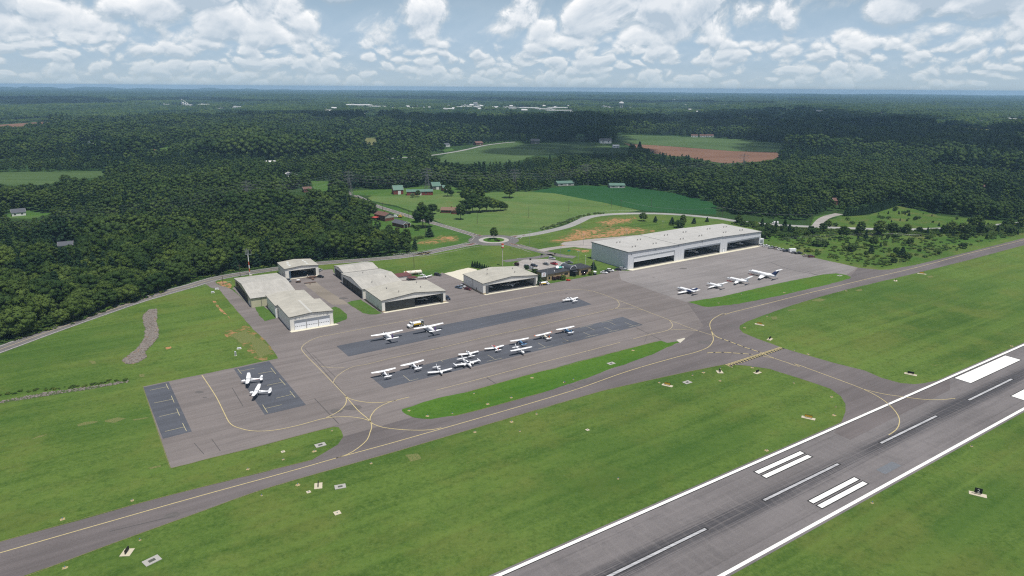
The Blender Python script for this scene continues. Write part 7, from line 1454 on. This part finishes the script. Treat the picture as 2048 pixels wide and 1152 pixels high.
plant('bush', RB + Vector((2, -2, 0)), 1.6, 'low flower bush in front of the roundabout tree', None, 'bush', 'bush', 1.6).location.z = .24; plant('plum', RB + Vector((4, -4.5, 0)), 1.1, 'dark red low planting on the roundabout island', None, 'bush', 'bush', 1.8).location.z = .24; plant('bush', RB + Vector((-3.5, -1.5, 0)), 1.2, 'low green planting left of the roundabout tree', None, 'bush', 'bush', 1.9).location.z = .24

# ------------------------------------------------------------------ where the woods stand
def in_poly(px, py, poly):
    inside_ = np.zeros(len(px), bool); n = len(poly); j = n - 1
    for i in range(n):
        xi, yi = poly[i]; xj, yj = poly[j]
        c = ((yi > py) != (yj > py)) & (px < (xj - xi) * (py - yi) / (yj - yi + 1e-12) + xi); inside_ ^= c; j = i
    return inside_
FRONT = [(-3000, 1700), (-700, 860), (-300, 752), (0, 684), (55, 671), (111, 654), (155, 640), (194, 627), (236, 610), (278, 599), (333, 577), (361, 569), (380, 560), (430, 551), (450, 545), (520, 535), (580, 529), (640, 521), (687, 518), (734, 514), (796, 508), (830, 502), (832, 470), (900, 440), (1290, 425), (1430, 424), (1480, 431), (1560, 439), (1621, 444), (1630, 433), (1665, 426), (1690, 424), (1740, 415), (1790, 407), (1825, 420), (1880, 428), (1930, 433), (1970, 440), (2048, 441), (2700, 430), (4000, 420)]
fx, fy = zip(*FRONT)
VISCLEAR = [p for v in FIELD.values() for p in v] + [Y2z(240, 432, 390, 424, 580, 412, 740, 390, 830, 374, 1040, 336, 1110, 330, 1110, 340, 830, 388, 570, 424, 390, 436, 240, 444), [(690, 378), (730, 376), (760, 384), (740, 400), (700, 392)], [(560, 382), (600, 378), (626, 384), (600, 392)], Y3z(868, 275, 898, 228, 912, 230, 884, 278), Y5z(30, 365, 240, 322, 260, 345, 60, 395), Y2z(640, 375, 730, 360, 950, 345, 1040, 325, 1050, 338, 860, 372, 720, 400)]
roadpts = np.array([(p.x, p.y) for L, w_ in ROADS for p in L]); bld = []
bpy.context.view_layer.update()
for o in list(bpy.data.objects):
    if o.get('category') in ('house', 'barn', 'shed', 'warehouse', 'building', 'tower', 'water tower', 'silo') and o.name in sc.objects:
        c = [o.matrix_world @ Vector(b) for ch in kids(o) if ch.type == 'MESH' for b in ch.bound_box]
        if c:
            x = [p.x for p in c]; y = [p.y for p in c]; bld.append(((min(x) + max(x)) / 2, (min(y) + max(y)) / 2, max(max(x) - min(x), 6) / 2, max(max(y) - min(y), 6) / 2, max(p.z for p in c)))
bld = np.array(bld)
def forest(r0, r1, sp, hfun, wide=.80, extra=140, check=True):
    ys = np.arange(r0 * .7, r1, sp); P = []
    for y in ys:
        hw_ = wide * y + extra; x = np.arange(-hw_, hw_, sp); P.append(np.stack([x + rng.uniform(-.46, .46, len(x)) * sp, y + rng.uniform(-.46, .46, len(x)) * sp], 1))
    P = np.concatenate(P); d = np.hypot(P[:, 0], P[:, 1]); P = P[(d >= r0) & (d < r1)]; d = np.hypot(P[:, 0], P[:, 1])
    h = hfun(P, d); ok = np.ones(len(P), bool)
    px, py = project(np.column_stack([P, np.zeros(len(P))])); ok &= py < np.interp(px, fx, fy)
    MS = [project(np.column_stack([P, h * f_])) for f_ in (.3, .55, .78, .97)]; far_off = [project(np.column_stack([P + np.array(o_) * sp * .62, h * f_])) for o_ in ((1, 0), (-1, 0), (0, 1), (0, -1)) for f_ in (0, .8)] if r0 >= 2600 else []; dxp = 3.0 / np.maximum(d, 1) * FPX
    corner = (px > 728) & (px < 838) & (py > 452); h[corner] *= .72
    for poly in VISCLEAR:
        ok &= ~in_poly(px, py, poly)
        own = poly in FIELD['house_lawn']
        for m_ in MS + far_off:
            hit = in_poly(m_[0], m_[1], poly); ok &= ~(hit & ~corner) if own else ~hit
    if r0 < 1700:
        for q in range(0, len(P), 4000):
            dd = np.min(np.hypot(P[q:q + 4000, None, 0] - roadpts[None, :, 0], P[q:q + 4000, None, 1] - roadpts[None, :, 1]), axis=1); ok[q:q + 4000] &= dd > 8.5
    for bx, by, hx, hy, bz in bld:
        db = math.hypot(bx, by); u = np.array([bx, by]) / db; rel = P - np.array([bx, by]); s = -(rel @ u); tt = np.abs(rel @ np.array([u[1], -u[0]])); front_len = min(700, (h - bz * .45) / (CAMH / db)).clip(8, 700) if False else np.clip((h - bz * .55) * db / CAMH * .8, 6, 420)
        ok &= ~((s > -hy - 6) & (s < front_len + hy) & (tt < hx + sp * .35))
    return P[ok], d[ok], h[ok]
def lowf(P, f, seed=0): return np.array([mnoise.noise(Vector((x * f + seed, y * f, seed * .7))) for x, y in P])
def cells(P, size, seed=0):
    """a number 0..1 for the stand of trees each point belongs to"""
    W = np.column_stack([P[:, 0] + 30 * lowf(P, 1.6 / size, seed) * size / 120, P[:, 1] + 30 * lowf(P, 1.6 / size, seed + 3) * size / 120]) / size
    c = np.floor(W); best = np.full(len(P), 9e9); val = np.zeros(len(P))
    for i in (-1, 0, 1):
        for j in (-1, 0, 1):
            g = c + (i, j); a = np.sin(g[:, 0] * 127.1 + g[:, 1] * 311.7 + seed) * 43758.5453; b = np.sin(g[:, 0] * 269.5 + g[:, 1] * 183.3 + seed) * 43758.5453; a -= np.floor(a); b -= np.floor(b)
            d = (W[:, 0] - g[:, 0] - a) ** 2 + (W[:, 1] - g[:, 1] - b) ** 2; v = np.sin(g[:, 0] * 41.3 + g[:, 1] * 97.7 + seed) * 9973.13; v -= np.floor(v); k = d < best; best[k] = d[k]; val[k] = v[k]
    return val
def kinds_by_stand(P, size, lead):
    u = cells(P, size, 2.0); n = len(P); out_ = rng.choice(6, n, p=[.24, .24, .17, .17, lead[0], lead[1]])
    for lo_, hi_, ks in ((.0, .22, (0, 2)), (.22, .45, (1, 3)), (.45, .6, lead[2]), (.6, .74, (0, 0)), (.74, .86, (3, 3))):
        m_ = (u >= lo_) & (u < hi_) & (rng.random(n) < .72); out_[m_] = rng.choice(ks, m_.sum())
    return out_
def stand(P, f, seed=0): return .62 * lowf(P, f, seed) + .42 * lowf(P, f * 2.7, seed + 4) + .25 * lowf(P, f * 6.5, seed + 8)
near, dn, hn = forest(250, 1150, 8.4, lambda P, d: (8.5 + 8.0 * cells(P, 85) + 6.5 * stand(P, .011) + rng.normal(0, 1.5, len(P))).clip(6, 22))
# leave a thinner, younger stand in the middle of the left wood
npx, npy = project(np.column_stack([near, hn * .5]))
vis = (npx > -15) & (npx < 2063) & (npy > 0) & (npy < 1160)
# the trees that show largest: front rows first
fr = np.argsort(-(hn / dn) * vis); NI = 175
ZL = lambda x: ('roadside wood at the left', 'trees of the roadside wood at the left') if x < 380 else (('wood behind the hangars', 'trees of the wood behind the hangars') if x < 860 else (('wood beyond the farm pasture', 'trees beyond the farm pasture') if x < 1430 else ('wood beyond the bypass road', 'trees of the wood beyond the bypass road')))
DESC = {'oak': 'round-crowned green tree', 'maple': 'dark dense-crowned tree', 'poplar': 'tall narrow green tree', 'gum': 'broad dark-crowned tree', 'olive': 'yellow-green spreading tree', 'pine': 'dark pointed pine'}
kinds = list(DESC); single = np.zeros(len(near), bool)
for i in fr[:NI]:
    single[i] = True; x = npx[i]
    pr = [.24, .24, .2, .2, .02, .1] if not (x < 330 and npy[i] > 545) else [.12, .1, .1, .1, .53, .05]
    k = kinds[rng.choice(6, p=pr)]; z_, g_ = ZL(x)
    plant(k, near[i], float(hn[i]) * (1.05 if k != 'olive' else .85), f'{DESC[k]} among the front trees of the {z_}', g_, 'pine_tree' if k == 'pine' else 'broadleaf_tree', 'tree', float(rng.uniform(1.0, 1.32)))
# lower-detail crowns for everything farther in
lod = [('oak_mid', 14, 4.5, M_leafmid, 'round'), ('maple_mid', 14, 4.1, M_leaf2, 'round'), ('poplar_mid', 16, 3.7, M_leafmid, 'round'), ('gum_mid', 13, 4.9, M_leaf2, 'round'), ('pine_mid', 15, 3.4, M_pine, 'cone'), ('olive_mid', 12.5, 4.8, M_olive, 'round')]
MIDOBJ = [bpy.data.objects.new('crown_source', crown_mesh('crown_mid', 90 + i, H, Rr, shape=s_, nclump=15, nleaf=16, leaf=.75, m_=m_, base=.06)) for i, (n_, H, Rr, m_, s_) in enumerate(lod)]
NEAROBJ = [bpy.data.objects.new('crown_source', TREE[k][0]) for k in kinds]
def patch_mesh(seed, size, n, H, Rr, mats):
    g = np.random.default_rng(seed); V, F, MI = [], [], []; nv = 0
    for k in range(n):
        c0 = g.uniform(-size / 2, size / 2, 2); h = H * g.uniform(.7, 1.2); r = Rr * g.uniform(.8, 1.25); mi = int(g.integers(len(mats)))
        for q in range(6):
            th = q * 1.05 + g.random(); c = np.array([c0[0] + np.cos(th) * r * .45, c0[1] + np.sin(th) * r * .45, h * (.55 if q else .74)]) if q else np.array([c0[0], c0[1], h * .74])
            iv, fi = icov(1); V.append(iv * (1 + g.uniform(-.25, .25, (len(iv), 1))) * r * (.62 if q else .72) * np.array([1, 1, .8]) + c); F += [tuple(f + nv) for f in fi]; MI += [mi] * len(fi); nv += len(iv)
    V = np.concatenate(V); V[:, 2] = np.maximum(V[:, 2], .0)
    me = bpy.data.meshes.new('wood_patch'); me.from_pydata(V.tolist(), [], F)
    for m_ in mats: me.materials.append(m_)
    me.polygons.foreach_set('material_index', MI); me.polygons.foreach_set('use_smooth', [True] * len(me.polygons)); me.update(); return bpy.data.objects.new('patch_source', me)
FAR1 = [patch_mesh(200 + i, 34, 15, 13, 5.0, [[M_leaf2, M_leaf2, M_pine, M_leaf2], [M_leafmid, M_leaf2, M_leafmid], [M_pine, M_leaf2], [M_leafmid, M_olive, M_leaf2]][i]) for i in range(4)]; FAR2 = [patch_mesh(230 + i, 120, 60, 14, 8.5, [M_pine, M_leaf2, M_pine]) for i in range(3)]  # horizon patches take only the darkest leaves, deepening the hazy distance by colour
def scatter(name, label, P, scl, rot, idx, objs):
    me = bpy.data.meshes.new(name); me.from_pydata([(x, y, 0) for x, y in P], [], [])
    for nm, ty, dat in (('scl', 'FLOAT', scl), ('rot', 'FLOAT', rot), ('idx', 'INT', idx)):
        a = me.attributes.new(nm, ty, 'POINT'); a.data.foreach_set('value', np.asarray(dat, np.float32 if ty == 'FLOAT' else np.int32))
    o = bpy.data.objects.new(name, me); col.objects.link(o); o['kind'] = 'stuff'; o['label'] = label; o['category'] = 'wood'
    ng = bpy.data.node_groups.new(name, 'GeometryNodeTree'); ng.interface.new_socket('Geometry', in_out='INPUT', socket_type='NodeSocketGeometry'); ng.interface.new_socket('Geometry', in_out='OUTPUT', socket_type='NodeSocketGeometry')
    t = NT(ng); gi = t.node('NodeGroupInput'); go = t.node('NodeGroupOutput'); ip = t.node('GeometryNodeInstanceOnPoints'); jn = t.node('GeometryNodeJoinGeometry')
    for ob in reversed(objs):
        oi = t.node('GeometryNodeObjectInfo'); oi.inputs['Object'].default_value = ob; oi.inputs['As Instance'].default_value = True; t.l.new(oi.outputs['Geometry'], jn.inputs[0])
    def att(nm, ty): n = t.node('GeometryNodeInputNamedAttribute', data_type=ty); n.inputs[0].default_value = nm; return [s for s in n.outputs if s.enabled and s.name == 'Attribute'][0]
    t.l.new(gi.outputs[0], ip.inputs['Points']); t.l.new(jn.outputs[0], ip.inputs['Instance']); ip.inputs['Pick Instance'].default_value = True
    t.l.new(att('idx', 'INT'), ip.inputs['Instance Index']); t.l.new(att('scl', 'FLOAT'), ip.inputs['Scale'])
    cb = t.node('ShaderNodeCombineXYZ'); t.l.new(att('rot', 'FLOAT'), cb.inputs[2]); er = t.node('FunctionNodeEulerToRotation'); t.l.new(cb.outputs[0], er.inputs[0]); t.l.new(er.outputs[0], ip.inputs['Rotation'])
    t.l.new(ip.outputs[0], go.inputs[0]); o.modifiers.new('scatter', 'NODES').node_group = ng; return o
R_ = lambda n: rng.uniform(0, 6.28, n)
# the wood's front row along the main road, each tree its own
fl = [at(x, y) for x, y in FRONT if -60 <= x <= 832 and y > 495]; fl = smooth_line(fl, 1.6); row = []
for k_, p in enumerate(fl[::4]):
    q_ = Vector((p.x, p.y, 0)); away = q_.normalized(); q_ = q_ + away * random.uniform(.5, 3.0); x_ = project([q_])[0][0]
    if not (-40 < x_ < 845): continue
    lft = x_ < 330; key = random.choice(['olive', 'olive', 'gum', 'maple', 'oak'] if lft else ['oak', 'maple', 'gum', 'poplar', 'maple', 'pine']); z_, g_ = ZL(x_)
    plant(key, q_, random.uniform(6.5, 12.5), f'{DESC[key]} in the front row of the {z_}', 'front row ' + g_, 'pine_tree' if key == 'pine' else 'broadleaf_tree', 'tree', random.uniform(1.0, 1.3))
s = ~single; P, d, h, px_ = near[s], dn[s], hn[s], npx[s]; py_ = npy[s]
idx = kinds_by_stand(P, 85, (.09, .09, (5, 0))); left_edge = (px_ < 330) & (py_ > 540); idx[left_edge & (rng.random(len(P)) < .5)] = 4
mixn = lowf(P, .006, 5); idx[(mixn > .28) & (rng.random(len(P)) < .6)] = 5
k = d < 560
scatter('near_forest', 'dense green wood behind the front trees', P[k], h[k] / 14 * 1.16, R_(k.sum()), idx[k], NEAROBJ)
remap = np.array([0, 1, 2, 3, 5, 4]); scatter('middle_forest', 'continuous green wood farther from the airfield', P[~k], h[~k] / 14 * 1.22, R_((~k).sum()), remap[idx[~k]], MIDOBJ)
P, d, h = forest(1150, 2600, 14.0, lambda P, d: (8 + 13 * cells(P, 150) + 8 * stand(P, .006) + rng.normal(0, 1.2, len(P))).clip(5, 27), .80, 60)
scatter('distant_forest', 'dark distant wood rolling over the plain', P, h / 14 * 1.72, R_(len(P)), kinds_by_stand(P, 150, (.09, .09, (4, 4))), MIDOBJ)
P, d, h = forest(2600, 6200, 27, lambda P, d: (7 + 17 * cells(P, 330) + 9 * stand(P, .0028)).clip(4, 32), .78, 60)
gap = lowf(P, .004, 9); k = gap < .47; P, h = P[k], h[k]
scatter('far_forest', 'far woodland on the plain around the town', P, h / 13, R_(len(P)), np.where(rng.random(len(P)) < .75, (cells(P, 330, 2.0) * 3.99).astype(int), rng.integers(0, 4, len(P))), FAR1)
P, d, h = forest(6200, 19000, 95, lambda P, d: (8 + 18 * cells(P, 900) + 12 * stand(P, .0009)).clip(4, 40), .76, 60)
gap = lowf(P, .0016, 3); k = gap < .40; P, h = P[k], h[k]
scatter('horizon_forest', 'blue-green woodland out to the horizon', P, h / 13, R_(len(P)), rng.integers(0, 3, len(P)), FAR2)

# hedge of clipped conifers, the overgrown lot, banks
def line_pts(pix, step): return smooth_line(pts(pix), step)
hedge = line_pts(B4z(915, 165, 1000, 160, 1060, 150, 1160, 125, 1235, 100), 2.6); hl = thing('conifer_hedge', 'tall clipped dark conifer hedge above the scrub field', 'hedge', hedge[0])
mb_f = []
for i, p in enumerate(hedge):
    o = bpy.data.objects.new('conifer', TREE['cedar'][0]); col.objects.link(o); o.parent = hl; o.location = p - hedge[0]; s_ = .92 + .18 * random.random(); o.scale = (s_ * .95, s_ * .95, s_); o.rotation_euler = (0, 0, random.uniform(0, 6.28))
lotA = Pz(520, 195, 900, 250, 1130, 305, 1400, 385, 1750, 470) + A4z(1080, 275, 1190, 283, 1300, 265, 1500, 218, 1700, 170, 2048, 75, 2048, 30) + B4z(2048, 222, 1800, 240, 1560, 252, 1300, 260, 950, 254, 700, 246, 450, 232, 220, 208, 200, 215, 390, 258, 395, 320)
W2 = [(p.x, p.y) for p in pts(lotA)]; xs_ = [p[0] for p in W2]; ys_ = [p[1] for p in W2]
def scat_poly(poly, n, dens=None):
    out_ = []; 
    while len(out_) < n:
        q = np.column_stack([rng.uniform(min(x for x, y in poly), max(x for x, y in poly), 4 * n), rng.uniform(min(y for x, y in poly), max(y for x, y in poly), 4 * n)]); k = in_poly(q[:, 0], q[:, 1], poly)
        if dens is not None: k &= dens(q) > rng.random(len(q))
        out_ += q[k].tolist()
    return np.array(out_[:n])
def dens(q):
    px, py = project(np.column_stack([q, np.zeros(len(q))])); open_ = in_poly(px, py, B4z(560, 330, 900, 300, 1150, 300, 1400, 300, 1500, 330, 1400, 370, 1100, 370, 900, 350, 700, 345)); edge_ = np.clip((B4z(0, 300)[0][1] - py) / 14, 0, 1)
    cl = np.clip((stand(q, .035, 2) + .12) * 2.6, 0, 1); return np.where(open_, .10, .12 + .88 * edge_) * (.30 + .70 * cl)
SH = {'bush': 'mid green bush', 'darkbush': 'dark green bush', 'palebush': 'pale yellow-green bush', 'cedar': 'young pointed conifer', 'oak': 'bushy young tree'}
q = scat_poly(W2, 160, dens); dq = np.hypot(q[:, 0], q[:, 1])
for i, (x, y) in enumerate(q):
    k = ('bush', 'darkbush', 'palebush', 'cedar', 'oak')[rng.choice(5, p=[.32, .26, .14, .14, .14])]; H = {'bush': 3.2, 'darkbush': 3.8, 'palebush': 2.6, 'cedar': 4.6, 'oak': 6.2}[k] * float(rng.choice([.7, .9, 1.15, 1.4, 1.8]))
    if k in ('oak',): plant(k, (x, y), H, 'bushy young tree among the shrubs of the overgrown lot', 'young trees of the overgrown lot', 'young_tree', 'tree', 1.15)
    else: plant(k, (x, y), H, SH[k] + ' in the overgrown lot right of the grey hangar', 'shrubs of the overgrown lot', 'shrub', 'shrub', float(rng.uniform(.9, 1.35)))
q = scat_poly([(p.x, p.y) for p in pts(B4z(800, 232, 900, 180, 1060, 170, 1240, 115, 1420, 150, 1560, 180, 1790, 200, 1700, 225, 1560, 234, 1300, 240, 1000, 236))], 40)
for x, y in q:
    k = ('bush', 'darkbush', 'cedar')[rng.choice(3, p=[.4, .3, .3])]; plant(k, (x, y), float(rng.uniform(1.6, 3.6)), SH[k] + ' scattered over the scrub field beyond the bypass', 'shrubs of the scrub field', 'shrub', 'shrub', 1.1)
# rank weeds as ground cover
WEED = [bpy.data.objects.new('weed_source', crown_mesh('weed', 300 + i, 1.2, 1.5, shape='flat', nclump=7, nleaf=22, leaf=.30, m_=m_)) for i, m_ in enumerate((leaf_mat('weed_leaf', (.030, .068, .014), (.080, .130, .030)), M_yellowleaf, M_olive))]
q = scat_poly(W2, 2600, dens); hb = [np.array((p.x, p.y)) for p in line_pts(Ez(-200, 860, 0, 828, 100, 815, 330, 785, 560, 770, 700, 745, 940, 712), 1.3)]
ditch = np.array([h + rng.normal(0, .8, 2) for h in hb[::2] for _ in range(3)]); bank = np.array([np.array((p.x, p.y)) + rng.normal(0, 1.4, 2) for p in line_pts(B2z(640, 520, 690, 500, 760, 482), .8) + line_pts(B3z(230, 400, 420, 345, 560, 290, 700, 255, 850, 238), 2.0) for _ in range(2)])
verge = []
fl = [at(x, y) for x, y in FRONT if -10 <= x <= 832 and y > 495]; fl = smooth_line(fl, 1.6)
for p in fl:
    for _ in range(2): verge.append((p.x + rng.normal(0, 1.2), p.y + rng.normal(0, 1.2)))
wp = np.concatenate([q, ditch, bank, np.array(verge)]); scatter('undergrowth', 'rank weeds and low growth on the overgrown lot, ditch and wood edge', wp, np.where(np.arange(len(wp)) < len(q), 1.0, np.where(np.arange(len(wp)) < len(q) + len(ditch), .48, .9)) * rng.uniform(.5, 1.35, len(wp)), R_(len(wp)), rng.choice(3, len(wp), p=[.55, .15, .30]), WEED)['category'] = 'undergrowth'
# riprap
M_rock = mat('riprap_stone', (.19, .167, .148), .9, .5, .9, .2)
def riprap(label, poly, n, rr):
    q = scat_poly(poly, int(n * .8)); mb = MB()
    for x, y in q: mb.ico((x, y, .08), random.uniform(.5, 1) * rr, 1, (1, random.uniform(.6, 1), .6), .25)
    o = mb.build('riprap', M_rock, fix=False); o['kind'] = 'stuff'; o['label'] = label; o['category'] = 'stones'
rp = [(p.x, p.y) for p in pts(Ez(1085, 212, 1125, 212, 1130, 260, 1125, 300, 1142, 370, 1138, 410, 1100, 460, 1055, 505, 1040, 520, 1055, 555, 1010, 585, 960, 605, 920, 605, 885, 590, 890, 570, 940, 535, 990, 495, 1020, 455, 1045, 410, 1050, 350, 1030, 290, 1035, 250))]
sheet('rock_bed', rough(rp, .5, 2), LZ['patch'], mat('rock_bed_soil', (.24, .17, .12), .95, .25, .8)); riprap('band of grey stones running down the grass hill', rp, 1500, .75)
rp = [(p.x, p.y) for p in pts(Ez(-40, 880, 20, 870, 90, 858, 200, 832, 340, 808, 500, 790, 620, 772, 800, 745, 920, 722, 935, 735, 800, 762, 600, 795, 470, 812, 340, 835, 160, 862, 0, 890))]
sheet('ditch_bed', rough(rp, .5, 2), LZ['patch'], mat('ditch_soil', (.058, .085, .028), .95, .3, .8)); riprap('grey stones lining the grassy ditch at the left', rp, 330, .5)
# distant hills
M_hill = mat('hill_woods', (.028, .055, .022), .95, .3, .004)
def hill(px, py_top, half, D):
    b = at(px, 188); u = Vector((b.x, b.y, 0)).normalized(); c = u * D; v = Vector((u.y, -u.x, 0)); dy = 184 - py_top; H = min(100, max(20, dy / FPX * D * .62)); mb = MB(); nx, ny = 28, 6; W_ = half / FPX * D; g = random.Random(int(px)); vs_ = []
    for i in range(nx + 1):
        for j in range(ny + 1):
            a = i / nx * 2 - 1; e = j / ny * 2 - 1; z = H * max(0, (1 - a * a)) * max(0, 1 - e * e) * (1 + .25 * math.sin(a * 7 + px) + .12 * math.sin(a * 17)); p = c + v * (a * W_) + u * (e * 900); vs_.append((p.x, p.y, z - 2))
    mb.add(vs_, [(i * (ny + 1) + j, (i + 1) * (ny + 1) + j, (i + 1) * (ny + 1) + j + 1, i * (ny + 1) + j + 1) for i in range(nx) for j in range(ny)]); structure(mb.build('hills', M_hill, smooth=True))
for a in ((10, 174.5, 60, 17500), (90, 177, 110, 16800), (210, 176.5, 120, 17800), (330, 178.5, 130, 17800), (450, 177, 90, 17900), (620, 179.5, 160, 17900)): hill(*a)

# ------------------------------------------------------------------ cumulus overhead, whose shadows drift over the woods
def cloud_cluster(mb, shadow, zc, rr, sp):
    sh = SUN * (zc / SUN.z); P = [(p.x + sh.x, p.y + sh.y) for p in pts(shadow)]; xs_ = [p[0] for p in P]; ys_ = [p[1] for p in P]
    gx, gy = np.meshgrid(np.arange(min(xs_), max(xs_), sp), np.arange(min(ys_), max(ys_), sp)); q = np.column_stack([gx.ravel(), gy.ravel()]) + rng.uniform(-.4, .4, (gx.size, 2)) * sp; q = q[in_poly(q[:, 0], q[:, 1], P)]
    for x, y in q: mb.ico((x, y, zc + random.uniform(0, rr * .9)), rr * random.uniform(.6, 1.15), 1, (1, 1, .65), .2)
mb = MB()
cloud_cluster(mb, [(480, 238), (600, 231), (720, 237), (760, 243), (880, 239), (1000, 244), (1100, 239), (1250, 246), (1350, 239), (1460, 227), (1600, 221), (1720, 232), (1860, 241), (1960, 262), (2048, 268), (2300, 270), (2300, 345), (2048, 338), (1980, 326), (1900, 314), (1800, 308), (1700, 306), (1600, 309), (1560, 318), (1545, 290), (1480, 272), (1350, 266), (1240, 266), (1262, 288), (1285, 326), (1190, 322), (1075, 306), (1058, 296), (1092, 284), (1000, 280), (960, 268), (860, 262), (740, 261), (640, 252), (520, 246)], 2000, 95, 85)
cloud_cluster(mb, [(-80, 198), (120, 200), (250, 203), (380, 199), (500, 203), (640, 206), (560, 210), (430, 209), (350, 206), (250, 211), (100, 212), (-80, 211)], 2500, 130, 130)
cloud_cluster(mb, [(700, 199), (900, 196), (1200, 203), (1420, 206), (1560, 210), (1400, 212), (1100, 207), (900, 203)], 2600, 150, 160)
m_ = bpy.data.materials.new('cloud_white'); m_.use_nodes = True; t = NT(m_.node_tree); t.n.clear(); mo = t.node('ShaderNodeOutputMaterial'); df = t.node('ShaderNodeBsdfDiffuse'); df.inputs[0].default_value = (.85, .85, .86, 1); tr = t.node('ShaderNodeBsdfTransparent'); mx = t.node('ShaderNodeMixShader'); mx.inputs[0].default_value = .48
t.l.new(tr.outputs[0], mx.inputs[1]); ts = t.node('ShaderNodeBsdfTranslucent'); ts.inputs[0].default_value = (.95, .95, .96, 1); md = t.node('ShaderNodeMixShader'); md.inputs[0].default_value = .6; t.l.new(df.outputs[0], md.inputs[1]); t.l.new(ts.outputs[0], md.inputs[2]); t.l.new(md.outputs[0], mx.inputs[2]); t.l.new(mx.outputs[0], mo.inputs[0])
o = mb.build('clouds', m_, smooth=True, fix=False); o['kind'] = 'stuff'; o['label'] = 'white cumulus clouds overhead'; o['category'] = 'cloud'

# ------------------------------------------------------------------ haze
o = MB().box(-19900, 19900, -19500, 19900, -1, 122).build('haze', mat('haze_air', (.8, .8, .8))); o['kind'] = 'stuff'; o['label'] = 'thin blue summer haze over the plain'; o['category'] = 'haze'
m_ = bpy.data.materials.new('haze_volume'); m_.use_nodes = True; t = NT(m_.node_tree); t.n.clear(); mo = t.node('ShaderNodeOutputMaterial'); pv = t.node('ShaderNodeVolumePrincipled')
pv.inputs['Color'].default_value = (.44, .70, 1.0, 1); pv.inputs['Density'].default_value = 7.5e-5; pv.inputs['Anisotropy'].default_value = 0.0; t.l.new(pv.outputs[0], mo.inputs['Volume']); o.data.materials.clear(); o.data.materials.append(m_)
